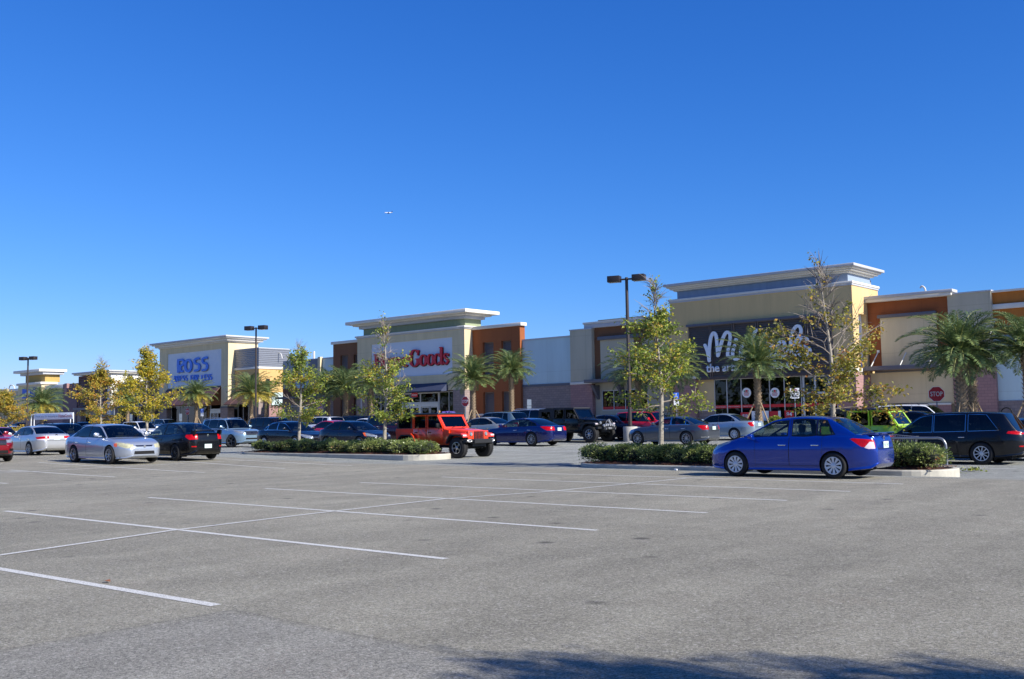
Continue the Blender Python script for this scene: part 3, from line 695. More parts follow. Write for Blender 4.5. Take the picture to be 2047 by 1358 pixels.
# H
for cx in (552, 612): st([(cx, 4), (cx, 152)], 24); st([(cx-22, 5), (cx+22, 5)], 9); st([(cx-22, 152), (cx+22, 152)], 9)
st([(558, 80), (606, 80)], 10)
ell(662, 52, 24, 48, 24, 7)
for cx in (706, 741, 776): st([(cx, 4), (cx, 88 if cx > 710 else 102)], 20); st([(cx-15, 4), (cx+15, 4)], 8)
st([(708, 80), (724, 103), (741, 84)], [8, 14, 18], curve=True); st([(744, 80), (760, 103), (776, 84)], [8, 14, 18], curve=True); st([(692, 99), (708, 101)], 8)
ell(833, 52, 26, 48, 22, 7, 20, 320); st([(812, 58), (856, 58)], 8)
ell(925, 82, 40, 82, 30, 8, 48, 318); st([(958, 16), (958, 70)], 24); st([(936, 72), (982, 72)], 9); st([(956, 108), (962, 160)], 12)
ell(1010, 55, 27, 52, 24, 7); ell(1082, 55, 27, 52, 24, 7)
ell(1148, 55, 25, 52, 22, 7, 30, 330); st([(1186, 6), (1186, 165)], 22); st([(1168, 163), (1188, 165)], 9); st([(1182, 5), (1206, 5)], 9)
st([(1252, 84), (1232, 104), (1214, 84), (1230, 60), (1250, 34), (1232, 4), (1208, 22)], [9, 10, 18, 22, 18, 10, 9], curve=True); st([(1252, 76), (1254, 102)], 8); st([(1208, 6), (1208, 34)], 8)
B.part(mb, 'sign_lettering', SGR); B.part(mk, 'sign_lettering_return', DARK)
# tower side and flared cornice
YB = FY(964, 656, X1)+.1
B.bx('wall', TANL, X1-1.5, X1-.003, SY+.5, YB, 4.5, 10.22); B.bx('roof_block', MEMB, X0+.6, X1-1.6, SY+1.5, SY+2.4, 8, 11)
ring(B, COPE, 'coping', X0, X1, SY, YB, 10.22, 10.34, .10); ring(B, CORN, 'coping', X0, X1, SY, YB, 10.34, 10.5, .2)
B.bx('parapet_band', GREN, X0+.5, X1-.3, SY+.42, YB+.05, 10.5, 11.3)
ring(B, COPE, 'cornice', X0+.5, X1-.3, SY+.42, YB-.1, 11.22, 11.5, .35, .02); ring(B, CORN, 'cornice', X0+.5, X1-.3, SY+.42, YB-.1, 11.5, 11.66, .8, .02)
ring(B, CORN, 'cornice', X0+.5, X1-.3, SY+.42, YB-.1, 11.66, 11.98, 1.35, .03)
# wings with tall louvred slots
WY = FY(944, 656, X1)
def wing(xa, xb, zt, slots, m, tip):
    hs = []
    for a, b in slots: hs += [(a, b, FZ(975, 750, WY), zt-1.25)] + [(a, b, .95, 4.2)]
    B.pieces('wing_wall', m, WY, xa, xb, .95, zt, hs, .55); B.bx('coping', CORN, xa-.25*(tip < 0), xb+.25*(tip > 0), WY-.15, WY+.7, zt, zt+.3, .02)
    for a, b in slots: B.louvre(a+.02, b-.02, WY+.3, FZ(975, 750, WY)+.06, zt-1.31, LVR); B.louvre(a+.02, b-.02, WY+.3, 1.0, 4.14, LVR)
    xs = sorted([xa, xb]+[v for s_ in slots for v in s_])
    for a, b in zip(xs[::2], xs[1::2]): B.bx('sill_band', CORN, a, b, WY-.08, WY, 2.05, 2.2, .01); B.bx('block_base', PINK, a, b, WY-.05, WY, .2, 2.05)
xr = FX(1039, 655, WY)
wing(X1-.5, xr, FZ(1000, 655, WY), [(FX(965, 700, WY), FX(986.5, 700, WY)), (FX(1002, 700, WY), FX(1022, 700, WY))], ORNG, 1)
B.bx('wing_wall', ORNG, xr-.5, xr-.002, WY+.55, FY(1049, 660, xr), .95, FZ(1000, 655, WY))
xl = FX(666, 688, WY)
wing(xl, X0, FZ(690, 687, WY), [(FX(680.5, 730, WY), FX(695, 730, WY)), (FX(707, 730, WY), FX(717, 730, WY))], BRWN, -1)
B.bx('roof_block', MEMB, xl-28, xr+4, SY+6.4, SY+40, .3, 7.8)
# link towards the discount shop
KY = 70.2
xa = FX(566, 723, KY); za = FZ(600, 722, KY)
B.bx('link_wall', WHIT, FX(592, 720, KY), xl, KY, KY+.5, 5.6, za); B.bx('coping', COPE, FX(592, 720, KY)-.05, xl, KY-.1, KY+.6, za, za+.14)
B.bx('link_wall', METR, xa, FX(592, 720, KY), KY-.02, KY+.5, 5.6, za+.15)
B.bx('link_pier', TANL, FX(640, 720, KY), FX(645, 720, KY), KY-.35, KY, 3.5, za+.25); B.bx('link_wall', mat('slate_panel', (110, 112, 122), .7, var=.05), FX(620, 720, KY), FX(640, 720, KY), KY-.25, KY, 4.2, za+.05)
B.bx('block_base', TAUP, xa, xl, KY-.1, KY+.5, .2, 4.4); B.bx('link_band', BEAM, xa, xl, KY-1.1, KY, 4.4, 4.62); B.bx('lower_wall', BRWN, xa, xl, KY-.05, KY+.5, 4.62, 5.6)
B.glazing(FX(575, 800, KY), FX(600, 800, KY), KY-.25, .95, 3.6, [FX(587, 800, KY)], room=1.5)
q = FP(627.7, 712, KY+3); mb = MB(); mb.tube([(q.x, KY+3, q.z-2), (q.x, KY+3, q.z+.55)], .12, 8); B.part(mb, 'vent_pipe', PIPEW)

# ================================================================== discount shop (left)
B = Bld('tan store with pale panel, blue angular lettering and brown sloping awnings on the left', -112)
X0, X1 = FX(319.4, 700, SY), FX(456.4, 683, SY); zt = 11.5
n0, n1 = FX(335, 707, SY), FX(442.5, 698, SY); nz0, nz1 = 6.33, 10.72
B.pieces('wall', TANL, SY, X0, X1, 6.2, 11.45, [(n0, n1, nz0, nz1)], .5); B.bx('sign_panel', PANW, n0, n1, SY+.08, SY+.3, nz0, nz1)
B.pieces('column', TANL, SY, n1, X1, 3.75, 6.2, [], .8); B.bx('column_band', BEAM, n1-.05, X1+.05, SY-.08, SY+.85, 3.55, 3.75); B.bx('block_pier', TAUP, n1-.02, X1+.04, SY-.06, SY+.85, .2, 3.55)
B.pieces('column', TANL, SY, X0, n0, 3.75, 6.2, [], .8); B.bx('column_band', BEAM, X0-.05, n0+.05, SY-.08, SY+.85, 3.55, 3.75); B.bx('block_pier', TAUP, X0-.04, n0+.02, SY-.06, SY+.85, .2, 3.55)
for i in range(5):
    a = n0+(n1-n0)*i/5+.08; b = n0+(n1-n0)*(i+1)/5-.08
    mb = MB(); mb.prism([(-2.0, 4.0), (0, 6.1), (0, 6.25), (-2.05, 4.1)], a, b, 'x', M=Matrix.Translation((0, SY, 0))); B.part(mb, 'awning', mat('awning_brown', (92, 66, 62), .6, var=.1, vscale=.8))
g0, g1 = FX(412, 830, SY), FX(442, 830, SY)
B.glazing(n0, g0, SY+.6, .95, 4.0, [n0+2, n0+4, n0+6], room=1.6); B.glazing(g0, g1, SY+.6, .95, 3.1, [g0+(g1-g0)*k/4 for k in (1, 2, 3)], fw=.1, room=1.6)
B.bx('door_header', ALU, g0, n1, SY+.55, SY+.8, 3.1, 3.55); B.bx('bulkhead', BRWN, n0, n1, SY+.5, SY+.9, 4.0, 6.2); 
XS = X1; YB = FY(538, 675, XS+1)-.9
B.bx('wall', TANL, XS-1.5, XS-.003, SY+.5, YB, 3.7, 11.45)
ring(B, CORN, 'cornice', X0, X1, SY, YB, 11.45, 11.6, .12); ring(B, CORN, 'cornice', X0, X1, SY, YB, 11.6, 11.85, .45, .03); ring(B, CORN, 'cornice', X0, X1, SY, YB, 11.85, 12.0, .75, .03); ring(B, COPE, 'cornice', X0, X1, SY, YB, 12.0, 12.2, .95, .03)
T = on_plane(300, 640, 4.526, SY+.02)
mb = MB(); mk = MB(); T2 = on_plane(300, 640, 4.526, SY+.05); k = 0
for s_ in ([(260,478),(260,363),(262,361)], [(252,366),(298,360),(312,380),(303,402),(279,418),(276,450),(284,466),(304,464)], [(p[0], p[1]) for p in [(350+27*math.cos(a*math.pi/10), 414+52*math.sin(a*math.pi/10)) for a in range(21)]],
           [(452,348),(424,350),(408,362),(408,384),(418,396),(442,400),(450,416),(448,444),(436,456),(402,460)], [(524,341),(496,343),(480,355),(480,378),(490,390),(513,394),(521,410),(519,438),(507,452),(472,456)]):
    k += 1; stroke(mb, s_, 19, T, .12+.002*k, False); stroke(mk, [(a+4, b+4) for a, b in s_], 20, T2, .03+.001*k, False)
B.part(mb, 'sign_lettering', SGB); B.part(mk, 'sign_lettering_return', mat('letter_return', (150, 152, 140), .6))
k = 0
def glyphs(word, u0, u1, vb0, vb1, h):      # angular small lettering from strokes
    S = {'D': [[(.15,0),(.15,1)], [(0,1),(.6,1),(.9,.8),(.9,.2),(.6,0),(.05,0)]], 'R': [[(.12,0),(.12,.95)], [(0,1),(.75,1),(.85,.8),(.8,.6),(.4,.5),(.5,.1),(.85,.02)]],
         'E': [[(.12,.05),(.12,.95)], [(0,1),(.85,1)], [(.1,.52),(.7,.52)], [(0,0),(.85,0)]], 'S': [[(.85,1),(.3,1),(.12,.85),(.2,.6),(.7,.5),(.85,.3),(.75,.05),(.1,0)]],
         'F': [[(.12,0),(.12,.95)], [(0,1),(.85,1)], [(.1,.5),(.7,.5)]], 'O': [[(.5+.4*math.cos(a*math.pi/8), .5+.52*math.sin(a*math.pi/8)) for a in range(17)]], 'L': [[(.12,1),(.12,0)], [(.05,0),(.85,0)]], ' ': []}
    n = len(word); adv = (u1-u0)/n; out = []
    for i, ch in enumerate(word):
        for s_ in S[ch]: out.append([(u0+adv*(i+.85*x), vb0+(vb1-vb0)*((i+x)/n)-h*y) for x, y in s_])
    return out
mb = MB()
for s_ in glyphs('DRESS FOR LESS', 222, 566, 558, 540, 48): k += 1; stroke(mb, s_, 7.2, T, .08+.002*(k % 5), False)
B.part(mb, 'sign_lettering', SGB)
# corrugated corner box with tan base
bx0 = X1+.02; bY = FY(468, 700, X1)+.1; bx1 = FX(517.6, 697, bY); zb1 = FZ(517.6, 696, bY); zb0 = FZ(517.6, 733, bY); bYe = min(FY(578, 700, bx1), bY+9)
mb = MB(); z = zb0
mb.box(bx0, bx1-.03, bY+.03, bYe, zb0, zb1-.03)
while z < zb1-.1: mb.prism([(0, z), (-.05, z+.06), (-.05, z+.14), (0, z+.2)], bx0, bx1, 'x', M=Matrix.Translation((0, bY+.03, 0))); mb.prism([(0, z), (.05, z+.06), (.05, z+.14), (0, z+.2)], bY, bYe, 'y', M=Matrix.Translation((bx1-.03, 0, 0))); z += .22
B.part(mb, 'corrugated_parapet', METR)
B.bx('coping', CORN, bx0, bx1+.1, bY-.1, bYe, zb0-.25, zb0, .02); B.bx('coping', COPE, bx0, bx1+.08, bY-.08, bYe, zb1-.03, zb1+.08)
ORT = mat('tan_orange_stucco', (200, 164, 106), .9, var=.05)
B.bx('corner_wall', ORT, bx0, bx1, bY, bYe, 5.2, zb0-.25); B.bx('corner_panel', WHIT, bx1, bx1+.04, bY+1.8, bYe-.6, 3.8, 5.3); B.bx('corner_wall', TANL, bx0, bx1-.05, bY+.1, bYe, 4.2, 5.2)
B.bx('block_pier', TAUP, bx1-1.2, bx1+.05, bY-.05, bY+1.1, .2, 4.2); B.bx('block_base', PINK, bx0+3, bx1-.1, bY+1.2, bYe, .2, 4.2); B.glazing(bx0+.1, bx1-1.2, bY+.4, .95, 4.1, [bx0+1.2, bx0+2.4], room=1)
mb = MB(); mb.tube(smooth_path([(bx1-.3, bYe-1.5, zb0+1.6), (bx1+.1, bYe-1.5, zb0+1.7), (bx1+.5, bYe-1.5, zb0+1.5), (bx1+.7, bYe-1.5, zb0+1.0)], 4), .05, 6); B.part(mb, 'lamp_arm', PIPEW)
for i in range(3):
    a = bx0+.2+i*1.5; mb = MB(); mb.prism([(-1.6, 3.9), (0, 5.2), (0, 5.3), (-1.65, 4.0)], a, a+1.3, 'x', M=Matrix.Translation((0, bY, 0))); B.part(mb, 'awning', MATS['awning_brown'])
B.bx('roof_block', MEMB, X0-6, X1+10, SY+7, SY+40, .3, 7.5)
# low dark arcade left of the tower
DY = 69.2; e0, e1 = FX(238, 770, DY), X0; ze = FZ(300, 764, DY)
B.bx('arcade_wall', mat('plum_brown', (92, 80, 86), .8, var=.06), e0, e1, DY, DY+.5, 4.4, ze); B.bx('coping', COPE, e0-.1, e1, DY-.15, DY+.6, ze, ze+.2, .02)
B.bx('link_band', BEAM, e0, e1, DY-1.0, DY, 4.15, 4.4); n = 4
for i in range(n+1): x = e0+(e1-e0-.9)*i/n; B.bx('block_pier', TAUP, x, x+.9, DY-.5, DY+.5, .2, 4.15)
B.glazing(e0+.3, e1-.3, DY+.3, .95, 3.9, [e0+.3+(e1-e0)*k/9 for k in range(1, 9)], room=1.4)

# ================================================================== white fronted shop between the trees
B = Bld('white sided store with dark louvred front behind the yellow trees', -138)
Y = 68.0; x0, x1 = FX(157, 745, Y), FX(222, 741, Y); zt = FZ(190, 743, Y)
B.bx('wall', mat('plum_stucco', (98, 66, 62), .9, var=.06), x0, x1-.4, Y+.02, Y+.5, 4.2, zt-.5)
B.bx('wall', mat('white_stucco', (226, 222, 212), .85, var=.03), x1-.9, x1, Y, Y+5.2, 3.2, zt-.4); B.bx('cornice', CORN, x0-.5, x1+.5, Y-.5, Y+5.6, zt-.4, zt-.2, .03); B.bx('cornice', COPE, x0-.7, x1+.7, Y-.7, Y+5.8, zt-.2, zt, .03)
for k in range(4): a = x0+.3+k*(x1-x0-1.3)/4; B.louvre(a+.1, a+(x1-x0-1.3)/4-.1, Y, 4.6, zt-1.0, DKBR, .25)
B.bx('block_pier', TAUP, x1-1.1, x1+.06, Y-.06, Y+1.2, .2, 3.2); B.bx('block_pier', TAUP, x0, x0+1, Y-.06, Y+1.2, .2, 4.2); B.bx('link_band', BEAM, x0+1, x1-1.1, Y-1.2, Y+.2, 4.0, 4.3); B.glazing(x0+1, x1-1.1, Y+.6, .95, 3.8, [x0+1+k*1.4 for k in range(1, 6)], room=1.4)
B.bx('roof_block', MEMB, x0, x1-.9, Y+.5, Y+5, 3, zt-.8); B.bx('roof_block', MEMB, x0-8, x1+6, Y+6, Y+40, .3, 7.0)
# ================================================================== far left shop with the blue sign
B = Bld('small distant store with white flared cornice, ochre band and blue sign at the far left', -158)
Y = 68.0; x0, x1 = FX(36.5, 772, Y), FX(83, 767, Y); z2 = FZ(60, 770, Y)
YE = FY(134, 756, x1+.7)
B.bx('wall', TANL, x0, x1, Y, Y+2.3, 3.5, z2); B.bx('coping', CORN, x0-.2, x1+.25, Y-.25, Y+2.4, z2, z2+.35, .03)
B.bx('parapet_band', OCHRE, x0+1.2, x1-.2, Y+.6, YE-.7, z2+.35, z2+1.6); zc = FZ(80, 756, Y)-.05
B.bx('cornice', COPE, x0+.6, x1+.4, Y, YE-.3, z2+1.5, z2+1.9, .03); B.bx('cornice', CORN, x0-.3, x1+.7, Y-.7, YE, z2+1.9, z2+2.3, .03)
B.bx('sign_board', mat('royal_blue_sign', (28, 84, 190), .5), FX(46, 780, Y), FX(72, 780, Y), Y-.12, Y, FZ(46, 797, Y), FZ(46, 777, Y))
o = text_mesh('d', 'sign_lettering', SGW, FX(52, 785, Y), FX(61, 785, Y), FZ(50, 792, Y), FZ(50, 781, Y), Y-.12, .05, B.o, .03); o.location = (-B.X, -68, 0)
B.bx('block_pier', TAUP, x0, x1, Y-.05, Y+2, .2, 3.5)
Y = 68.8; z3 = FZ(110, 770, Y); B.bx('link_wall', GREN, x1, FX(130, 775, Y), Y, Y+.5, 3.5, z3-.6); B.bx('wing_cornice', CORN, x1, FX(130, 775, Y), Y-.3, Y+.6, z3-.6, z3, .02); B.bx('block_base', PINK, x1, FX(130, 775, Y), Y-.05, Y+.4, .2, 3.5)
xa, xb = FX(130, 775, Y), FX(158, 775, Y); B.bx('link_wall', mat('plum_stucco2', (112, 92, 96), .9, var=.05), xa, xb, Y-.3, Y+.5, .2, z3); B.bx('link_pier', PINK, FX(138, 775, Y), FX(143, 775, Y), Y-.7, Y-.3, z3-1.6, z3+.05)
B.bx('link_wall', TANG, FX(18, 785, Y), x0, Y, Y+.5, .2, z3-.5); B.bx('coping', CORN, FX(18, 785, Y), x0, Y-.2, Y+.6, z3-.5, z3-.1, .02); B.bx('link_pier', TANL, FX(2, 785, Y), FX(20, 785, Y), Y-.5, Y+2, .2, z3-.1)
B.bx('roof_block', MEMB, x0-30, xb, Y+8, Y+40, .3, 6.5)
mb = MB(); q = FP(22, 776, Y+4)
mb.tube(smooth_path([(q.x-1, Y+4, q.z-1), (q.x-.6, Y+4, q.z+.2), (q.x, Y+4, q.z+.5), (q.x+1.2, Y+4, q.z+.2), (q.x+1.8, Y+4, q.z-.8)], 5), .1, 6); B.part(mb, 'vent_pipe', PIPEW)
# ================================================================== vegetation
BARK = mat('pale_bark', (150, 142, 128), .9, var=.35, vscale=9, bump=.5, bscale=30)
TWIG = mat('twig_bark', (132, 122, 112), .9, var=.15, vscale=9)
PBARK = mat('palm_bark', (146, 128, 106), .95, var=.4, vscale=7, bump=.8, bscale=14)
OAKL = leafmat('oak_leaves_yellow_green', [(0, (80, 98, 42)), (.40, (122, 142, 54)), (.68, (166, 170, 60)), (.85, (186, 160, 56)), (1, (150, 98, 52))], .35)
OAKY = leafmat('oak_leaves_yellow', [(0, (90, 100, 34)), (.35, (150, 148, 42)), (.62, (196, 178, 50)), (.85, (206, 174, 56)), (1, (170, 112, 50))], .35)
OAKB = leafmat('oak_leaves_rusty', [(0, (84, 94, 40)), (.35, (132, 134, 50)), (.65, (176, 158, 60)), (.86, (184, 132, 56)), (1, (150, 82, 46))], .35)
OAKT = leafmat('oak_leaves_amber', [(0, (96, 100, 42)), (.35, (150, 146, 54)), (.65, (194, 164, 62)), (.88, (200, 138, 58)), (1, (164, 98, 52))], .35)
PALML = leafmat('palm_leaflets', [(0, (66, 88, 56)), (.4, (92, 114, 72)), (.8, (122, 140, 84)), (1, (150, 158, 88))], .25, .45)
PALMY = leafmat('palm_leaflets_yellowing', [(0, (120, 124, 56)), (.5, (176, 160, 66)), (1, (204, 172, 84))], .25, .5)
HEDG = leafmat('hedge_leaves', [(0, (60, 76, 42)), (.3, (98, 116, 62)), (.65, (142, 154, 84)), (.93, (184, 190, 120)), (1, (180, 104, 76))], .3, .3)
HCOR = mat('hedge_core_shade', (26, 32, 20), .95)
def leaf(mb, p, d, l, wd, rnd, fold=.15):
    d = d.normalized(); s = d.cross(Vector((rnd.uniform(-1, 1), rnd.uniform(-1, 1), rnd.uniform(-.2, 1.2))))
    if s.length < .05: s = d.cross(Vector((0, 0, 1)))
    s.normalize(); n = s.cross(d)
    mb.add([p, p+d*l*.5+s*wd+n*l*fold, p+d*l, p+d*l*.5-s*wd+n*l*fold], [(0, 1, 2, 3)])
def oak(name, label, base, H, Wd, seed, lm, clear=.32, bare=0.0, lean=(0, 0), nl=1.0, fill=1.0):
    rnd = random.Random(seed); r0 = .023*H**.8
    T = thing(name, label, 'tree', base, 0, 'young oaks in and beyond the parking islands'); tr = MB(); tw = MB(); lv = MB(); lv.raw = True
    def ax(t): return Vector((lean[0]*t*H + .05*math.sin(t*7+seed), lean[1]*t*H+.04*math.cos(t*6+seed), t*H))
    n = 14; tr.tube([ax(i/n) for i in range(n+1)], [max(.012, r0*(1-i/n)**.8*(1 if i else 1.25)) for i in range(n+1)], 9)
    nb = int(30*fill)
    for i in range(nb):
        t = clear + (1-clear)*((i+rnd.random())/nb)**1.05*.97; u = (t-clear)/(1-clear)
        env = float(np.interp(u, [0, .12, .40, .54, .68, 1], [.75, 1.0, .92, .50, .24, .10]))
        Lb = Wd/2*env*rnd.uniform(.62, 1.2); a = i*2.4+rnd.uniform(-.5, .5); el = math.radians(rnd.uniform(8, 38)+u*24)
        p0 = ax(t); dr = Vector((math.cos(a)*math.cos(el), math.sin(a)*math.cos(el), math.sin(el)))
        if u < .15: dr.z *= .55
        pts = [p0]; d = dr.copy()
        for k in range(4):
            d = (d+Vector((rnd.uniform(-.2, .2), rnd.uniform(-.2, .2), rnd.uniform(-.16, .1)))).normalized(); pts.append(pts[-1]+d*Lb/4)
        rb = max(.010, r0*.33*(1-t)**.6); tw.tube(pts, [rb, rb*.8, rb*.6, rb*.45, .006], 5, caps=False)
        isb = u > 1-bare or rnd.random() < bare*.35
        for k in range(1, 5):
            for q in range(3 if k < 3 else 4):
                sd = (d+Vector((rnd.uniform(-1, 1), rnd.uniform(-1, 1), rnd.uniform(-.4, .8)))).normalized(); sl_ = rnd.uniform(.2, .5)*(.5+Wd/5)
                b0 = pts[k]+(pts[k-1]-pts[k])*rnd.random(); b1 = b0+sd*sl_; tw.tube([b0, b0+sd*sl_*.5+Vector((0, 0, .02)), b1], [.007, .006, .003], 3, caps=False, smooth=False)
                if isb and rnd.random() < .93: continue
                if u > .6 and rnd.random() < .3: continue
                if k == 1 and u < .6 and rnd.random() < .45: continue
                for _ in range(int(23*nl)):
                    c = b0+(b1-b0)*rnd.uniform(.25, 1.1)+Vector((rnd.gauss(0, .085), rnd.gauss(0, .085), rnd.gauss(0, .07)))
                    leaf(lv, c, Vector((rnd.uniform(-1, 1), rnd.uniform(-1, 1), rnd.uniform(-.9, .5))), rnd.uniform(.075, .13)*(1+.05*(base[1]-28) if base[1] > 28 else 1), rnd.uniform(.024, .042)*(1+.04*(base[1]-28) if base[1] > 28 else 1), rnd)
    tr.build('trunk', BARK, T); tw.raw = True; tw.build('branches', TWIG, T); lv.build('crown', lm, T)
    return T
def at(px, Y, py=830):
    x = FX(px, py, Y); return (x, Y, zg(x, Y))
def hpx(px, pt, Y): return FZ(px, pt, Y)
isz = .17
Yr = 27.0; Yl = 28.6
def P3(px, py, Y, z): return (FX(px, py, Y), Y, z)
oak('oak_tree', 'mottled trunk young oak with yellow-green leaves beside the tall lamp post, right island', P3(1323, 900, Yr, .1), hpx(1300, 562, Yr)-.1, 3.0, 11, OAKL, .27, .30, (-.012, 0), .62, 1.25)
oak('oak_tree', 'young oak with rusty and yellow leaves and bare top behind the bright blue car', P3(1672, 900, Yr-.1, .1), hpx(1640, 536, Yr)-.1, 3.6, 23, OAKB, .27, .68, (-.035, 0), .95, 1.25)
oak('oak_tree', 'young oak with a bare twiggy top in front of the red lettered store, left island', P3(771, 890, Yl, .25), hpx(768, 646, Yl)-.25, 2.9, 35, OAKL, .20, .50, (0, 0), .7, 1.15)
oak('oak_tree', 'small green and yellow oak at the left end of the left island', P3(600, 888, Yl, .25), hpx(596, 690, Yl)-.25, 2.8, 41, OAKL, .27, .16, (-.01, 0), .65, 1.15)
Yb = 38.0
oak('oak_tree', 'bright yellow oak in front of the left end of the blue lettered store', at(293, Yb, 862), hpx(290, 698, Yb)-.2, 4.7, 57, OAKY, .24, .10, (0, 0), .75, 1.35)
oak('oak_tree', 'orange and yellow oak left of the bright yellow one, before the white sided store', at(201, Yb+4, 858), hpx(200, 720, Yb+4)-.25, 4.9, 63, OAKT, .2, .25, (0, 0), .75, 1.35)
oak('oak_tree', 'brownish leafed oak cut by the left edge of the picture', at(8, Yb, 862), hpx(8, 790, Yb)-.2, 5.2, 71, OAKT, .2, .05, (0, 0), .8, 1.2)
# shade tree standing outside the frame, whose shadow falls on the paving in front
for x, y, s, Hh, lb in ((6.2, 5.7, 81, 6.5, 'nearest tall'), (7.6, 6.8, 87, 6.4, 'farther')):
    oak('oak_tree', lb+' leafy oak right of the camera, outside the picture', (x, y, 0), Hh, 4.4, s, OAKL, .22, .0, (0, 0), .95, 1.3)

def palm_meshes(seed, nf=66, FL=2.5, yellow=.0, droop=1.0):
    rnd = random.Random(seed); lv = MB(); lv.raw = True; ly = MB(); ly.raw = True; st_ = MB(); st_.raw = True
    for i in range(nf):
        u = i/nf; a = i*2.399+rnd.uniform(-.2, .2); el = math.radians(86-104*u**.95+rnd.uniform(-7, 7)); L = FL*(.72+.3*math.sin(math.pi*min(1, u+.25)))*rnd.uniform(.88, 1.08)
        n = 12; p = Vector((0, 0, 0)); e = el; pts = [p]; h = Vector((math.cos(a), math.sin(a), 0)); tw_ = rnd.uniform(-.14, .14)
        for k in range(n):
            e -= (.075+.04*rnd.random())*droop*(k/n+.35)*(1.25 if el > .3 else .8); aa = a+tw_*(k/n)
            h = Vector((math.cos(aa), math.sin(aa), 0)); p = p+(h*math.cos(e)+Vector((0, 0, 1))*math.sin(e))*L/n; pts.append(p)
        st_.tube(pts, [.03*(1-.85*k/n)+.004 for k in range(n+1)], 4, caps=False)
        mbx = ly if (u > 1-yellow and rnd.random() < .8) else lv
        m_ = 42
        for j in range(3, m_):
            t = j/m_*n; k = min(n-1, int(t)); q = pts[k]+(pts[k+1]-pts[k])*(t-k); tg = (pts[k+1]-pts[k]).normalized(); sd = tg.cross(Vector((0, 0, 1)))
            if sd.length < .1: sd = Vector((-math.sin(a), math.cos(a), 0))
            sd.normalize(); up = sd.cross(tg); ll = .46*FL/2.5*math.sin(math.pi*(.12+.84*j/m_))**.7
            for s_ in (-1, 1):
                d = (tg*.75+sd*s_*rnd.uniform(.7, 1)+up*rnd.uniform(-.05, .55)).normalized(); e2 = q+d*ll+Vector((0, 0, -.10*ll)); wv = tg*.03
                mbx.add([q-wv, q+d*ll*.5-wv*.9+up*.01, e2, q+d*ll*.5+wv*.9+up*.01], [(0, 1, 2, 3)])
    return lv, ly, st_
PALMSRC = {}
def palm(label, px, Y, ptop, pbase_z, crown_px, variant=0, yellow=False, trunk_r=.19, stakes=True, base=None, group='date palms in front of the stores'):
    # ptop: pixel row of the crown centre
    x = FX(px, ptop, Y); zc = FZ(px, ptop, Y); x = FX(px, 820, Y) if base is None else base; T = thing('palm_tree', label, 'palm tree', (x, Y, pbase_z), random.Random(px).uniform(0, 6.28) if not yellow else 1.0, group)
    h = zc-pbase_z; mb = MB(); rnd = random.Random(px*3); n = 16
    mb.tube([(0, 0, h*i/n) for i in range(n+1)], [trunk_r*(1.25-.35*min(1, i/4)+(.28 if i > n-4 else 0)) for i in range(n+1)], 12)
    k = 0; z = .25                                       # leaf-base stubs in spirals
    while z < h:
        for q in range(7):
            a = q*2*math.pi/7+(k % 2)*.45; r = trunk_r*(1.02+(.3 if z > h-.8 else 0)); c, s_ = math.cos(a), math.sin(a)
            mb.add([(c*r-s_*.07, s_*r+c*.07, z), (c*r+s_*.07, s_*r-c*.07, z), (c*(r+.075)+s_*.03, s_*(r+.075)-c*.03, z+.13), (c*(r+.075)-s_*.03, s_*(r+.075)+c*.03, z+.13)], [(0, 1, 2, 3)])
        z += .115; k += 1
    mb.build('trunk', PBARK, T)
    key = (variant, yellow)
    if key not in PALMSRC:
        lv, ly, st_ = palm_meshes(100+variant*7, yellow=.34 if yellow else .0, droop=1.0+.12*variant)
        a = lv.build('crown', PALML, T); b = ly.build('dry_fronds', PALMY, T) if ly.f else None; c_ = st_.build('frond_stems', mat('frond_stem', (128, 132, 72), .6), T); PALMSRC[key] = [o for o in (a, b, c_) if o]
        ch = PALMSRC[key]
    else:
        ch = []
        for o in PALMSRC[key]: c_ = o.copy(); COL.objects.link(c_); c_.parent = T; ch.append(c_)
    dist = Y/ray(px, ptop).y; s_ = crown_px/FPX*dist/(2*2.2)
    for c_ in ch: c_.location = (0, 0, h); c_.scale = (s_,)*3
    if stakes:
        for a in (.3, 2.4, 4.5):
            mb = MB(); mb.tube([(math.cos(a)*.95, math.sin(a)*.95, 0), (math.cos(a)*trunk_r, math.sin(a)*trunk_r, 1.5)], .045, 5); mb.build('stake', mat('stake_wood', (150, 130, 104), .9), T)
    return T
PY = 60.0; PZ = .95
palm('stocky date palm in front of the brown louvred sign, trunk rising from the planter', 1516, PY, 730, 1.0, 164, 0, trunk_r=.2)
palm('date palm half hidden behind the young oak, left of its trunk', 1277, PY, 748, PZ, 150, 1)
palm('date palm behind the young oak, between its trunk and the large script sign', 1345, PY, 742, PZ, 150, 2)
palm('date palm beside the stop sign at the red lettered store, left of a matching pair', 946, PY, 758, PZ, 118, 0)
palm('date palm in front of the burnt orange louvred wall, right of a matching pair', 1023, PY+3, 742, PZ, 108, 1)
palm('date palm just left of the red lettered store, behind the bare topped oak', 742, PY, 770, PZ, 108, 2)
palm('date palm before the brown louvred wing, middle of three left of the red lettered store', 691, PY+1, 778, PZ, 112, 0)
palm('date palm beside the half shaded stop sign, leftmost of three by the red lettered store', 655, PY+1, 778, PZ, 100, 1)
palm('date palm with yellowing lower fronds between the blue lettered tower and the lamp post', 502, PY+2, 788, PZ, 106, 0, True)
palm('date palm with yellow frond tips behind the lamp post, against the pale corner panel', 532, PY+6, 788, PZ, 70, 1, True)
palm('yellow skirted date palm in front of the pale panel of the blue lettered store', 392, PY+2, 792, PZ, 88, 2, True)
palm('small date palm between the orange and the bright yellow oaks', 255, PY+3, 796, PZ, 72, 1, stakes=False)
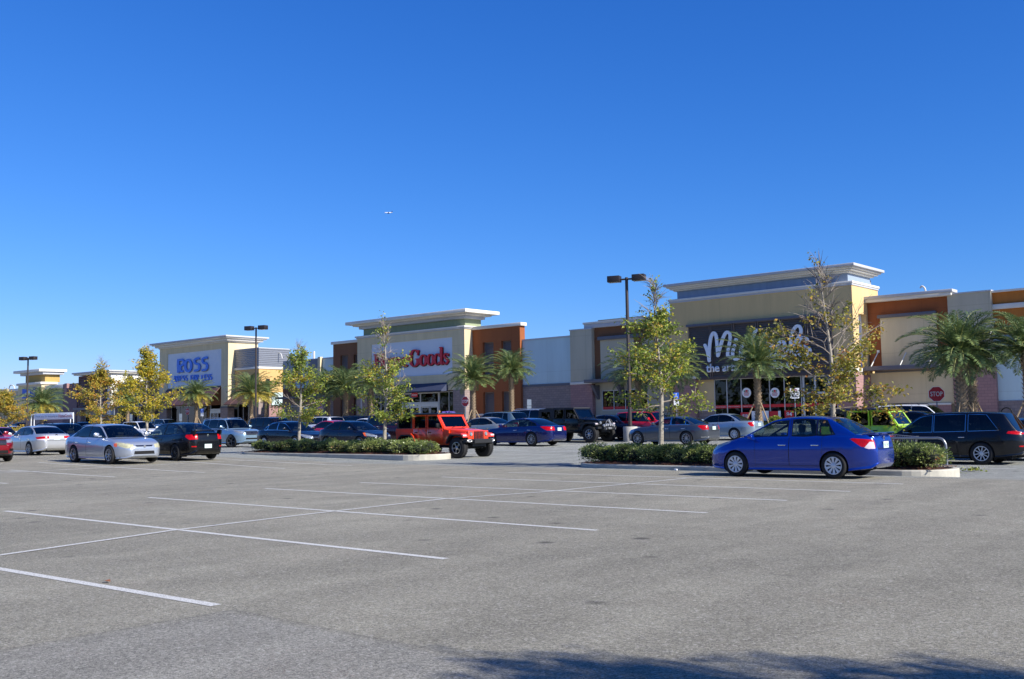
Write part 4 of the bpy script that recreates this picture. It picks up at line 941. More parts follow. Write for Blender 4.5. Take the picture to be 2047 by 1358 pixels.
palm('broad date palm beside the left lamp post under the blue signed store', 84, PY-4, 812, PZ-.2, 104, 2, True, stakes=False)
palm('large windswept date palm with thick grey trunk behind the stop sign at the right', 1922, PY-5, 706, .6, 224, 2, trunk_r=.3, base=FX(1922, 800, PY-5))
palm('second trunked date palm leaning just behind the large windswept one', 1945, PY-3, 712, .6, 170, 1, trunk_r=.26)
palm('date palm cut by the right edge of the picture', 2056, PY-4, 700, .6, 190, 0)

def shrub_meshes(seed, n=3000, ls=.07):
    rnd = random.Random(seed); mb = MB(); mb.raw = True
    lobes = [(Vector((rnd.uniform(-.45, .45), rnd.uniform(-.4, .4), rnd.uniform(.28, .5))), rnd.uniform(.26, .38)) for _ in range(9)]
    for _ in range(n):
        c, r = rnd.choice(lobes); d = Vector((rnd.gauss(0, 1), rnd.gauss(0, 1), rnd.gauss(.25, .9))).normalized(); rr = r*(rnd.random()**.22)*rnd.uniform(.85, 1.12)
        p = c+Vector((d.x*rr*1.15, d.y*rr*1.1, d.z*rr*.9))
        if p.z < .03: p.z = rnd.uniform(.03, .15)
        leaf(mb, p, d+Vector((rnd.uniform(-.8, .8), rnd.uniform(-.8, .8), rnd.uniform(-.2, .8))), ls*rnd.uniform(.7, 1.3), ls*.3, rnd)
    co = MB()  # dark lobes inside the leaves put inner shade into colour, plus thin stems
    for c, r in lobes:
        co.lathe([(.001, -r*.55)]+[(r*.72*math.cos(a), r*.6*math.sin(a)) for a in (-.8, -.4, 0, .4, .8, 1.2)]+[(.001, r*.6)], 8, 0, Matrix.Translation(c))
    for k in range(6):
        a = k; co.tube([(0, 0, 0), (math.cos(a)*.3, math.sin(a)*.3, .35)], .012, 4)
    return mb, co
SHR = []
def shrub(label, x, y, z, s, sz, v, rz, group):
    T = thing('shrub', label, 'shrub', (x, y, z), rz, group); 
    if len(SHR) <= v:
        a, b = shrub_meshes(200+v); SHR.append((a.build('foliage', HEDG, T), b.build('stems', HCOR, T)))  # the stems mesh also carries the dark core lobes
    else:
        for o in SHR[v]: c = o.copy(); COL.objects.link(c); c.parent = T
    T.scale = (s, s, sz*.87); return T
rnd = random.Random(5)
nR = [('leftmost', 1192), ('second', 1217), ('third', 1245), ('fourth', 1273), ('fifth', 1300), ('sixth', 1330), ('seventh', 1358), ('eighth', 1387), ('ninth', 1416)]
for i, (w_, px) in enumerate(nR):
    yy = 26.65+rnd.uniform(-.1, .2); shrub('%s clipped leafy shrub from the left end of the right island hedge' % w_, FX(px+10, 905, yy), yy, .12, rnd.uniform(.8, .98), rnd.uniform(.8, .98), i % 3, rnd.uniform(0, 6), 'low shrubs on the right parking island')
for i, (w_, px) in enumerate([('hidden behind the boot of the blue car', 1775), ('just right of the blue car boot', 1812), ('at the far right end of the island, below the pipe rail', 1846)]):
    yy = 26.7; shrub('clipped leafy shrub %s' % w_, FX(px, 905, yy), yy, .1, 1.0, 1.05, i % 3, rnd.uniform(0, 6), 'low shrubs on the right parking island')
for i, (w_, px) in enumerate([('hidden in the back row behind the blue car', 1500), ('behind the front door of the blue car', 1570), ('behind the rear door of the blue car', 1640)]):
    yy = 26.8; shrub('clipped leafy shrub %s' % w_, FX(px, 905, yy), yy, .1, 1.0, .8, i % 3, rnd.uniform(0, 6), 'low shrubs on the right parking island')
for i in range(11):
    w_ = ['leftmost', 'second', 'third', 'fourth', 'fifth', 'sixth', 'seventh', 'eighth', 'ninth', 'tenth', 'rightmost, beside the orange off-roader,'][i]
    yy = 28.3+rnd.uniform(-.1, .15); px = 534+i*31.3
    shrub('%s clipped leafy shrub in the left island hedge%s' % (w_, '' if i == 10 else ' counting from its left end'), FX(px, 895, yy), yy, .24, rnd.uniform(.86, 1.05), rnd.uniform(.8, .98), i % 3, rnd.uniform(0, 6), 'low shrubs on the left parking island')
# planting along the shop walk
HED2 = leafmat('bright_leaves', [(0, (90, 104, 40)), (.5, (140, 150, 60)), (1, (190, 186, 90))], .3)
def bush(label, px, Y, z, s, m, n=700, fan=False):
    rnd = random.Random(int(px)); x = FX(px, 840, Y); T = thing('bush', label, 'plant', (x, Y, z)); mb = MB(); mb.raw = True
    if fan:
        for i in range(26):
            a = rnd.uniform(0, 6.28); el = rnd.uniform(.3, 1.4); d = Vector((math.cos(a)*math.cos(el), math.sin(a)*math.cos(el), math.sin(el))); c = d*s*.55
            for j in range(10):
                dd = (d+Vector((rnd.gauss(0, .45), rnd.gauss(0, .45), rnd.gauss(0, .45)))).normalized(); leaf(mb, c, dd, s*.45, .035, rnd, .02)
    else:
        for _ in range(n):
            d = Vector((rnd.gauss(0, 1), rnd.gauss(0, .6), abs(rnd.gauss(0, .7)))); p = d.normalized()*s*rnd.uniform(.6, 1)*Vector((1, 1, 1)).x; p.x *= 1.6; p.z *= .8; leaf(mb, p, d, .12, .04, rnd)
    mb.build('foliage', m, T); st2 = MB(); [st2.tube([(0, 0, 0), (math.cos(k)*s*.4, math.sin(k)*s*.4, s*.4)], .02, 4) for k in range(5)]; st2.build('stems', TWIG, T); return T
bush('small fan palm with yellow-green leaves above the roof of the blue car', 1550, 59, 1.0, .62, HED2, fan=True)
bush('low green shrub under the palm behind the silver compact sedan', 1522, 59, .75, .45, HEDG); bush('tiny yellow-green plant beside the red ten dollar poster', 1494, 59.5, 1.0, .3, HED2)
bush('dark leafy plant behind the young oak trunk, left of the rose pier', 1338, 61, .95, .9, PALML, fan=True)
for i, (px, w_) in enumerate([(1990, 'just right of the large palm trunk'), (2018, 'between the palm trunk and the right edge'), (2042, 'cut by the right edge of the picture')]): bush('bright yellow-green low bush %s' % w_, px, 50, .25, .75, HED2, 1400)
bush('dark green low bush left of the large palm trunk', 1905, 54, .5, .7, HEDG, 1400)
for i, (px, w_) in enumerate([(1211, 'leftmost'), (1224, 'second'), (1237, 'third')]): bush('%s dark round bush under the shop window behind the black off-roader' % w_, px, 66.5, .95, .55, HEDG, 900)
mb = MB(); mb.raw = True; rnd = random.Random(8)  # unseen trees added behind the camera to darken reflections in the cars
for _ in range(9000):
    x = rnd.uniform(-260, 160); z = abs(rnd.gauss(0, 4.5))+.5; leaf(mb, Vector((x, -70+rnd.gauss(0, 4), min(z, 11+2*math.sin(x*.15)+math.sin(x*.4)))), Vector((rnd.uniform(-1, 1), rnd.uniform(-1, 1), rnd.uniform(-.5, 1))), 1.5, .6, rnd)
tag(mb.build('unseen_reflection_trees', leafmat('belt_foliage', [(0, (50, 66, 40)), (1, (96, 108, 62))], .2)), kind='stuff')
# broken leafy sprig lying on the paving
rnd = random.Random(9); mb = MB(); mb.raw = True; c = G(1946, 943); 
for _ in range(60): leaf(mb, Vector((rnd.gauss(0, .16), rnd.gauss(0, .08), .01+rnd.random()*.09)), Vector((rnd.uniform(-1, 1), rnd.uniform(-1, 1), rnd.uniform(0, .5))), .1, .03, rnd)
o = mb.build('fallen_sprig', HED2); o.location = c; tag(o, 'small green leafy sprig lying on the paving right of the island', 'sprig')
c = G(1945-35, 946); o2 = bpy.data.objects.new('fallen_sprig', o.data); COL.objects.link(o2); o2.location = c; o2.scale = (.8, .5, .25); tag(o2, 'flattened leaf litter on the paving beside the right island kerb end', 'sprig')
# distant tree mass behind the shops at the left edge and beyond
FAR = leafmat('far_foliage', [(0, (50, 66, 40)), (1, (96, 108, 62))], .2)
mb = MB(); mb.raw = True; rnd = random.Random(3)
for _ in range(5200):
    x = rnd.uniform(-330, -172); z = abs(rnd.gauss(0, 3.0))+.5; leaf(mb, Vector((x, 96+rnd.gauss(0, 5), min(z, 6.5))), Vector((rnd.uniform(-1, 1), rnd.uniform(-1, 1), rnd.uniform(-.5, 1))), 1.0, .4, rnd)
tag(mb.build('distant_tree_line', FAR), kind='stuff')
# ================================================================== cars
RUB = mat('tyre_rubber', (30, 30, 31), .85, bump=.2, bscale=60); BLK = mat('black_trim', (14, 14, 16), .6, spec=.3); WELL = mat('wheel_well', (10, 10, 11), .95)
ALLOY = mat('alloy_silver', (178, 182, 188), .28, metal=.75); ALLOYD = mat('alloy_dark', (70, 74, 80), .3, metal=.7); HUBC = mat('hubcap_silver', (206, 210, 214), .35, metal=.25)
CHR = mat('chrome', (220, 222, 226), .08, metal=1.0)
GCL = glass('car_glass_clear', (.52, .60, .58), .01); GTN = glass('car_glass_tinted', (.05, .06, .07), .01); GWS = glass('windscreen_glass', (.42, .50, .48), .01)
SEAT = mat('seat_fabric', (52, 54, 60), .9); CABIN = mat('cabin_dark', (30, 31, 34), .8); SEATL = mat('seat_light', (150, 146, 136), .85)
SHADE = mat('windscreen_shade', (120, 160, 156), .5)
HLM = mat('headlamp_lens', (158, 164, 170), .12, metal=.5, coat=.6, var=.5, vscale=16); HLY = mat('headlamp_lens_aged', (168, 166, 136), .25, coat=.4, var=.3, vscale=14)
TLM = mat('tail_lamp_red', (176, 4, 8), .25, coat=.35, spec=.3, var=.35, vscale=14); AMB = mat('indicator_amber', (226, 96, 36), .2, coat=1.0); CLW = mat('lamp_clear', (214, 200, 204), .12, coat=1.0)
PLT = mat('number_plate', (196, 214, 206), .5); PLG = mat('plate_print_green', (40, 110, 80), .5); PLO = mat('plate_print_orange', (222, 120, 50), .5)
def paint(name, col, metal=.35, rough=.32):
    m = mat(name, col, rough, metal=metal, coat=1.0 if max(col) > 60 else .45, spec=.5 if max(col) > 60 else .35); return m
def pchip(xs, ys, x):
    xs = np.array(xs, float); ys = np.array(ys, float); h = np.diff(xs); d = np.diff(ys)/h; m = np.zeros(len(xs))
    for i in range(1, len(xs)-1):
        if d[i-1]*d[i] > 0: w1 = 2*h[i]+h[i-1]; w2 = h[i]+2*h[i-1]; m[i] = (w1+w2)/(w1/d[i-1]+w2/d[i])
    m[0] = d[0]; m[-1] = d[-1]; x = min(max(x, xs[0]), xs[-1]); i = min(int(np.searchsorted(xs, x, side='right')-1), len(xs)-2); i = max(i, 0)
    t = (x-xs[i])/h[i]
    return float((2*t**3-3*t**2+1)*ys[i]+(t**3-2*t**2+t)*h[i]*m[i]+(-2*t**3+3*t**2)*ys[i+1]+(t**3-t**2)*h[i]*m[i+1])
WHEELS = {}
def wheel_mesh(r, style, wd=.21):
    key = (round(r, 3), style, wd)
    if key in WHEELS: return WHEELS[key]
    # outer face towards +y
    t = MB(); k = .035; rr = r*(.66 if style not in ('offroad', 'offroad2') else .56)
    t.lathe([(rr, -wd/2), (r-k, -wd/2), (r-.008, -wd/2+k*.7), (r, -wd/4), (r, wd/4), (r-.008, wd/2-k*.7), (r-k, wd/2), ((r+rr)/2, wd/2+.006), (rr+.012, wd/2-.002), (rr, wd/2-.02), (rr, -wd/2)], 36, 0, None, 'y')
    if style.startswith('offroad'):
        for i in range(36):
            a = 2*math.pi*i/36; M = Matrix.Rotation(-a, 4, 'Y')
            for y0, y1 in ((-wd/2+.01, -.04), (.04, wd/2-.01)): t.box(r-.01, r+.014, y0, y1, -.022, .022, 0, M)
    R = MB(); Rd = MB(); yf = wd/2-.02
    Rd.lathe([(rr-.012, wd/2-.015), (rr-.02, -wd/2+.03), (.05, -wd/2+.03)], 28, 0, None, 'y')
    Rd.lathe([(rr*.52, yf-.09), (rr*.5, yf-.10), (.03, yf-.10)], 20, 0, None, 'y')
    R.lathe([(rr+.004, wd/2-.012), (rr+.004, wd/2), (rr-.012, wd/2+.001), (rr-.022, wd/2-.018), (rr-.024, wd/2-.03)], 36, 0, None, 'y')
    n, ws, wo, cup = {'hub10': (10, .36, .66, .30), 'five': (5, .30, .42, .2), 'seven': (7, .25, .42, .2), 'ten': (10, .2, .34, .22), 'multi': (10, .17, .30, .2), 'twist': (10, .14, .34, .22), 'offroad': (5, .34, .50, .3), 'offroad2': (8, .28, .42, .34), 'hubbasic': (9, .34, .62, .4)}[style]
    for i in range(n):
        a = 2*math.pi*i/n; tw_ = .12 if style == 'twist' else 0; r0, r1 = rr*cup*.7, rr-.012
        w0 = 2*math.pi*r0/n*.9 if style in ('hub10', 'hubbasic') else rr*ws*.6; w1 = 2*math.pi*r1/n*wo*(.9 if style in ('hub10', 'hubbasic') else .52)
        w0 = min(w0, w1*1.4) if style not in ('hub10', 'hubbasic') else w0
        y0, y1 = yf+.0, yf+.01
        poly = [(r0, -w0/2, y0), (r1, -w1/2+tw_*rr, y1), (r1, w1/2+tw_*rr, y1), (r0, w0/2, y0)]; M = Matrix.Rotation(-a, 4, 'Y')
        vs = [M @ Vector((p[0], p[2], p[1])) for p in poly]+[M @ Vector((p[0], p[2]-.035, p[1]*.9)) for p in poly]
        R.add(vs, [(0, 1, 2, 3), (0, 4, 5, 1), (1, 5, 6, 2), (2, 6, 7, 3), (3, 7, 4, 0)])
    R.lathe([(rr*cup, yf-.03), (rr*cup, yf+.004), (rr*cup*.7, yf+.016), (.001, yf+.02)], 20, 0, None, 'y')
    def me(mb, nm):
        o = mb.build(nm, BLK); d = o.data; bpy.data.objects.remove(o); return d
    WHEELS[key] = (me(t, 'tyre'), me(R, 'rim'), me(Rd, 'rim_barrel')); return WHEELS[key]
def add_wheel(parent, x, y, r, style, rimmat, steer=0, wd=.21):
    t, R, Rd = wheel_mesh(r, style, wd); s = 1 if y > 0 else -1
    def ob(nm, d, m, par):
        d2 = d
        if not d.materials or d.materials[0] != m:
            kk = (d.name_full, m.name)
            if kk not in WHEELS: d2 = d.copy(); d2.materials.clear(); d2.materials.append(m); WHEELS[kk] = d2
            d2 = WHEELS[kk]
        o = bpy.data.objects.new(nm, d2); COL.objects.link(o); o.parent = par; return o
    w_ = ob('wheel', t, RUB, parent); w_.location = (x, y-s*wd/2, r); w_.rotation_euler = (0, random.uniform(0, 1), steer + (0 if s > 0 else math.pi))
    ob('rim', R, rimmat, w_); ob('rim_barrel', Rd, WELL, w_); return w_

def cut(bm, layer, poly, proj, ffilter, planes=()):
    # split the faces passing ffilter along the edges of a convex polygon; return faces inside it
    poly = hull(poly); cx = sum(p[0] for p in poly)/len(poly); cy = sum(p[1] for p in poly)/len(poly)
    x0 = min(p[0] for p in poly)-.02; x1 = max(p[0] for p in poly)+.02; y0 = min(p[1] for p in poly)-.02; y1 = max(p[1] for p in poly)+.02
    def uv(c): return (c.x, c.z) if proj == 'y' else ((c.y, c.z) if proj == 'x' else (c.x, c.y))
    fs = []
    for f in bm.faces:
        if not ffilter(f): continue
        us = [uv(v.co) for v in f.verts]
        if max(u[0] for u in us) < x0 or min(u[0] for u in us) > x1 or max(u[1] for u in us) < y0 or min(u[1] for u in us) > y1: continue
        fs.append(f)
    cuts = []
    for i in range(len(poly)):
        a, b = poly[i], poly[(i+1) % len(poly)]; dx, dy = b[0]-a[0], b[1]-a[1]; L_ = math.hypot(dx, dy)
        if L_ < 1e-4: continue
        n2 = (dy/L_, -dx/L_)
        co, no = (Vector((a[0], 0, a[1])), Vector((n2[0], 0, n2[1]))) if proj == 'y' else ((Vector((0, a[0], a[1])), Vector((0, n2[0], n2[1]))) if proj == 'x' else (Vector((a[0], a[1], 0)), Vector((n2[0], n2[1], 0))))
        cuts.append((co, no, a, n2))
    for co, no in planes: cuts.append((co, no, None, None))
    for co, no, _, _ in cuts:
        geom = set(fs)
        for f in fs: geom.update(f.edges); geom.update(f.verts)
        r = bmesh.ops.bisect_plane(bm, geom=list(geom), plane_co=co, plane_no=no, dist=1e-5)
        fs = [g for g in r['geom'] if isinstance(g, bmesh.types.BMFace) and g.is_valid]
    out = []
    for f in fs:
        c = uv(f.calc_center_median()); ok = True
        for _, _, a, n2 in cuts:
            if a is None: continue
            if (c[0]-a[0])*n2[0]+(c[1]-a[1])*n2[1] > 1e-4: ok = False; break
        if ok: out.append(f)
    return out
def grow(poly, d):
    cx = sum(p[0] for p in poly)/len(poly); cy = sum(p[1] for p in poly)/len(poly); o = []
    for p in poly:
        v = Vector((p[0]-cx, p[1]-cy)); L_ = v.length; v = v*(1+d*1.3/max(L_, .05)); o.append((cx+v.x, cy+v.y))
    return o

def car(name, label, cat, S, pos, heading, group='cars parked in the lot'):
    """S: spec dict. local +x is the nose. stations s run from nose (0) to tail (L)."""
    L, W, H = S['L'], S['W'], S['H']; hw = W/2
    deck, roof, bot = S['deck'], S['roof'], S.get('bot', [(0, .27), (.12, .20), (.6, .17), (L-.7, .18), (L-.12, .25), (L, .36)])
    dx, dz = [p[0] for p in deck], [p[1] for p in deck]; rx, rz = [p[0] for p in roof], [p[1] for p in roof]
    fz = lambda s: pchip(dx, dz, s)
    def gz(s): return max(fz(s), pchip(rx, rz, s)) if rx[0] <= s <= rx[-1] else fz(s)
    bz = lambda s: float(np.interp(s, [p[0] for p in bot], [p[1] for p in bot]))
    fa, f0, ra, r0 = S.get('fa', .95), S.get('f0', .55), S.get('ra', .80), S.get('r0', .62)
    def wz(s):
        k = 1.0
        if s < fa: t = s/fa; k = f0+(1-f0)*(1-(1-t)**2.4)**.64
        if s > L-ra: t = (L-s)/ra; k = r0+(1-r0)*(1-(1-t)**2.4)**.64
        k *= 1-.02*abs((s-L*.5)/(L*.5))**2; return hw*k
    tum = S.get('tum', .30); cw = S.get('crown', .045)
    ws0, ws1, rw1, rw0 = S['ws']+S['rw']   # windscreen base/top, rear window top/base
    st_ = [0, .008, .025, .05, .09, .14, .2, .28, .36, .45]; s = .55
    while s < L-.5: st_.append(s); s += .085
    st_ += [L-x for x in (.45, .36, .28, .2, .14, .09, .05, .025, .008, 0)]
    st_ += [ws0+.03, ws1-.03, rw1+.03, rw0-.03]; st_ = sorted(set(round(x, 4) for x in st_))
    st_ = [x for i, x in enumerate(st_) if i == 0 or x-st_[i-1] > .006]
    nside = [.0, .08, .2, .33, .46, .58, .69, .79, .87, .93, .97, 1.0]; sidez = lambda s: None
    def section(s):
        w_ = wz(s); zb, zd = bz(s), fz(s); zr = gz(s); g = max(0, zr-zd); c = cw*(1 if g <= 0 else max(.35, 1-g*2)); zs = zd-c; pts = [(0, zb), (w_*.55, zb), (w_-.09, zb+.0), (w_-.045, zb+.012)]
        hgt = zs-zb-.03
        for t in nside:
            z = zb+.03+hgt*t; y = w_-.02
            if t < .45: y -= .05*((.45-t)/.45)**2
            else: y -= .055*((t-.45)/.55)**2
            y += .012*math.exp(-((t-.66)/.10)**2) + .006*math.exp(-((t-.2)/.08)**2)
            if t > .87: y -= .035*((t-.87)/.13)**2
            pts.append((y, z))
        yb = pts[-1][0]-.022; pts.append((yb, zs+.006)); gg = min(1, g/.25)
        rr = .085*gg; ye = yb-.012-tum*g; ze = zr-cw*.9*gg-(1-gg)*(zd-zs-.006)*.55
        ze = max(ze, zs+.008)
        for t in (.12, .3, .5, .7, .86):
            y = yb+(ye-yb)*t+.02*gg*math.sin(math.pi*t); pts.append((y, zs+.006+(ze-rr*.5-zs-.006)*t))
        pts.append((ye, ze-rr*.30)); pts.append((ye-.018-rr*.2, ze+(zr-ze)*.12))
        y0 = pts[-1][0]; z0 = pts[-1][1]
        for u in (.1, .22, .38, .58, .8, 1.0): pts.append((y0*(1-u), z0+(zr-z0)*(1-(1-u)**2.2)))
        return pts
    rows = [section(s) for s in st_]; n = len(rows[0]); bm = bmesh.new(); lay = bm.faces.layers.int.new('p')
    X = lambda s: L/2-s
    grid = []
    for s, r in zip(st_, rows):
        a = [bm.verts.new((X(s), y, z)) for y, z in r]; b = [a[0]]+[bm.verts.new((X(s), -y, z)) for y, z in r[1:-1]]+[a[-1]]; grid.append((a, b))
    ntop = n-7; keys = {'body': 0}; names = ['body']
    def key(k):
        if k not in keys: keys[k] = len(names); names.append(k)
        return keys[k]
    kws, krw = key('windscreen'), key('rear_window')
    for i in range(len(st_)-1):
        sm = (st_[i]+st_[i+1])/2
        for side in (0, 1):
            A, B_ = grid[i][side], grid[i+1][side]
            for k in range(n-1):
                q = [A[k], B_[k], B_[k+1], A[k+1]]
                if side: q = q[::-1]
                try: f = bm.faces.new(q)
                except ValueError: continue
                if k >= ntop:
                    if ws0+.02 < sm < ws1-.02: f[lay] = kws
                    elif rw1+.02 < sm < rw0-.02 and k >= ntop: f[lay] = krw
    for side_i, g_ in ((0, grid[0]), (1, grid[-1])):
        loop = g_[0]+g_[1][1:-1][::-1]
        f = bm.faces.new(loop if side_i == 0 else loop[::-1])
    bmesh.ops.recalc_face_normals(bm, faces=bm.faces[:]); bm.normal_update()
    def topz(s): return section(s)[len(nside)+4+6][1]        # glass line under the roof rail
    def beltz(s): return section(s)[len(nside)+4][1]
    # side windows
    kwin = {}
    ktrim = key('window_trim')
    for wi, (a, b) in enumerate(S['win']):
        P = []; m_ = 12
        for j in range(m_+1):
            s = a[0]+(b[0]-a[0])*j/m_; zt_ = topz(s)-.03; zb_ = beltz(s)+.03
            if zt_ > zb_+.02: P += [(X(s), zb_), (X(s), zt_)]
        if a[1]:  # slant: shift the upper corner
            P = [p for p in P if not (abs(p[0]-X(a[0])) < abs(a[1]) and p[1] > beltz(a[0])+.05)]
        if b[1]: P = [p for p in P if not (abs(p[0]-X(b[0])) < b[1] and p[1] > beltz(b[0])+.03+ (topz(b[0])-beltz(b[0]))*.25)]
        if len(P) < 3: continue
        flt = lambda f: abs(f.normal.y) > .25 and f[lay] == 0
        ring_ = cut(bm, lay, grow(hull(P), S.get('trimw', .022)), 'y', flt); 
        for f in ring_: f[lay] = ktrim
        ins = cut(bm, lay, P, 'y', lambda f: abs(f.normal.y) > .25 and f[lay] == ktrim)
        for f in ins: f[lay] = key('side_window_%d_%d' % (wi, 0 if f.calc_center_median().y > 0 else 1))
    bm.normal_update()
    # wheel arches
    wr, xf, xr = S['wr'], S['axle'][0], S['axle'][1]; ar = wr+S.get('gap', .045)
    for ax in (xf, xr):
        P = [(X(ax)+ar*math.cos(a*math.pi/11), wr+ar*math.sin(a*math.pi/11)) for a in range(-2, 14)]
        ins = cut(bm, lay, P, 'y', lambda f: f.calc_center_median().z < wr+ar+.1 and abs(f.calc_center_median().y) > .45*hw)
        bmesh.ops.delete(bm, geom=[f for f in ins if f.is_valid], context='FACES')
    # lamps
    for nm, P, yin, sg in S.get('lamps', []):
        PP = [(X(s), z) for s, z in P]; pl = [(Vector((0, yin, 0)), Vector((0, 1, 0))), (Vector((0, -yin, 0)), Vector((0, 1, 0)))]
        ins = cut(bm, lay, PP, 'y', lambda f: f[lay] in (0,) and f.normal.z < .8, pl)
        for f in ins:
            c = f.calc_center_median()
            if abs(c.y) > yin: f[lay] = key('%s_%d' % (nm, 0 if c.y > 0 else 1))
    # front / rear panels (y, z polygons)
    for nm, P, sg in S.get('panels', []):
        ins = cut(bm, lay, P, 'x', lambda f: f[lay] == 0 and f.normal.x*sg > .2)
        for f in ins: f[lay] = key(nm)
    for P, sg in S.get('boot', []):
        ins = cut(bm, lay, P, 'x', lambda f: f[lay] == 0 and f.normal.x*sg > .25 and f.normal.z < .9); ks = key('seam'); ins2 = []
        for f in ins: f[lay] = ks
        cxp = sum(p[0] for p in P)/len(P); czp = sum(p[1] for p in P)/len(P); P2 = [(p[0]-math.copysign(.014, p[0]-cxp), p[1]-math.copysign(.014, p[1]-czp)) for p in P]
        for f in cut(bm, lay, P2, 'x', lambda f: f[lay] == ks and f.normal.x*sg > .25 and abs(f.calc_center_median().y) < hw*.7): f[lay] = 0
    # lower cladding
    if S.get('clad'):
        zc_ = S['clad']; ins = cut(bm, lay, [(-L, -1), (L, -1), (L, zc_), (-L, zc_)], 'y', lambda f: f[lay] == 0)
        for f in ins: f[lay] = key('lower_trim')
    # doors
    for di, (sa, sb, z0_) in enumerate(S.get('doors', [])):
        zt_ = H+.1
        P = [(X(sa), z0_), (X(sb), z0_), (X(sb), zt_), (X(sa), zt_)]
        x0_, x1_ = min(X(sa), X(sb)), max(X(sa), X(sb))
        okf = lambda f: abs(f.normal.y) > .3 and f.calc_center_median().z > z0_-.15 and (f[lay] == 0)
        ins = cut(bm, lay, P, 'y', okf); ks = key('seam')
        for f in ins: f[lay] = ks
        g_ = .008; P2 = [(x0_+g_, z0_+g_), (x1_-g_, z0_+g_), (x1_-g_, zt_), (x0_+g_, zt_)]
        ins = cut(bm, lay, P2, 'y', lambda f: f[lay] == ks)
        for f in ins: f[lay] = key('door_%d_%d' % (di, 0 if f.calc_center_median().y > 0 else 1))
        # seam faces of this door only stay seam
    bm.normal_update()
    T = thing(name, label, cat, (pos[0], pos[1], pos[2] if len(pos) > 2 else zg(pos[0], pos[1])), heading, group, S.get('scale', 1))
    pm = S['paint']; mats = {'body': pm, 'windscreen': S.get('gws', GWS), 'rear_window': S.get('grw', GTN), 'window_trim': S.get('trim', BLK), 'seam': BLK, 'lower_trim': mat('cladding_grey', (62, 64, 68), .6),
        'headlamp': S.get('hl', HLM), 'indicator': AMB, 'tail_lamp': TLM, 'reverse_lamp': CLW, 'grille': S.get('grm', BLK), 'air_intake': BLK, 'trunk_seam': BLK, 'fog_lamp': BLK, 'chrome_strip': CHR, 'reflector': TLM}
    import re
    bm.verts.ensure_lookup_table(); groups = {}
    for f in bm.faces: groups.setdefault(f[lay], []).append(f)
    bvh = BVHTree.FromBMesh(bm); body = None; made = {}
    order = sorted(groups)
    for gi in order:
        nm = names[gi]; base = re.sub(r'(_\d+)+$', '', nm); base = {'side_window': 'side_window'}.get(base, base)
        vid = {}; vs = []; ns = []; fs = []
        for f in groups[gi]:
            idx = []
            for v in f.verts:
                if v not in vid: vid[v] = len(vs); vs.append(v.co[:]); ns.append(v.normal[:])
                idx.append(vid[v])
            fs.append(idx)
        me = bpy.data.meshes.new(base); me.from_pydata(vs, [], fs); m_ = mats.get(base, pm)
        if base == 'side_window': m_ = S.get('gside', GTN)
        if base == 'door': m_ = pm
        me.materials.append(m_); me.polygons.foreach_set('use_smooth', [True]*len(fs)); me.normals_split_custom_set_from_vertices(ns)
        nmo = {'trunk_seam': 'seam'}.get(base, base); o = bpy.data.objects.new(nmo, me); COL.objects.link(o); o.parent = T; made[nm] = o
    # --- attachments
    def hit(orig, d):
        r = bvh.ray_cast(Vector(orig), Vector(d), 6); return r
    # doors > handle
    for di, (sa, sb, z0_) in enumerate(S.get('doors', [])):
        for sd in (0, 1):
            dob = made.get('door_%d_%d' % (di, sd)); sg = 1 if sd == 0 else -1
            if dob is None: continue
            hs, hz = sb-.17, S.get('hz', H*.62); r = hit((X(hs), sg*3, hz), (0, -sg, 0))
            if r[0] is None: continue
            mb = MB(); yy = r[0].y; mb.bbox(X(hs)-.10, X(hs)+.10, *(sorted((yy+sg*.018, yy+sg*.042))), hz-.014, hz+.014, .01); mb.box(X(hs)-.08, X(hs)-.06, *(sorted((yy-.01*sg, yy+sg*.02))), hz-.01, hz+.01); mb.box(X(hs)+.06, X(hs)+.08, *(sorted((yy-.01*sg, yy+sg*.02))), hz-.01, hz+.01)
            mb.build('handle', S.get('hm', pm), dob)
    # mirrors
    ms, mz = S.get('mir', (ws0+.42, fz(ws0)+.06)); sec = wz(ms)
    for sg in (1, -1):
        mb = MB(); y0, y1 = sorted((sg*(sec-.02), sg*(sec+.17))); mb.bbox(X(ms)-.06, X(ms)+.07, y0, y1, mz-.005, mz+.13, .045); mb.box(X(ms)-.01, X(ms)+.03, *sorted((sg*(sec-.12), sg*(sec+.03))), mz-.02, mz+.02); mo = mb.build('mirror', S.get('mirm', pm), T)
    # number plate
    def plate(sg, z, txt=False):
        xs_ = X(0) if sg > 0 else X(L); r = hit((sg*(L/2+1), 0, z), (-sg, 0, 0))
        if r[0] is None: return
        M = Matrix.Translation((r[0].x+sg*.012, 0, z)); mb = MB(); mb.box(-.008, .008, -.155, .155, -.078, .078, 0, M); po = mb.build('number_plate', PLT, T)
        mb = MB()
        for k in range(6):
            y = -.115+k*.04+(.0 if k < 3 else .03); mb.box(sg*.009-.002, sg*.009+.002, y-.011, y-.004, -.03, .03, 0, M); mb.box(sg*.009-.002, sg*.009+.002, y-.004, y+.011, -.03+.02*(k % 3), -.018+.02*(k % 3), 0, M)
        mb.build('plate_print', PLG, po)
    if S.get('rplate', True): plate(-1, S.get('pz', H*.52))
    if S.get('fplate'): plate(1, .42)
    # underbody, wheel wells, cabin
    mb = MB(); mb.box(X(L-.35), X(.35), -hw+.16, hw-.16, .19, .30)
    for ax in (xf, xr):
        for sg in (1, -1):
            pr = [(ar+.012, sg*(hw*.94-.03)), (ar+.012, sg*(hw-.36)), (.02, sg*(hw-.36))]; mb.lathe([(a, b) for a, b in pr], 22, 0, Matrix.Translation((X(ax), 0, wr)), 'y')
        mb.tube([(X(ax), -hw+.3, wr), (X(ax), hw-.3, wr)], .05, 6)
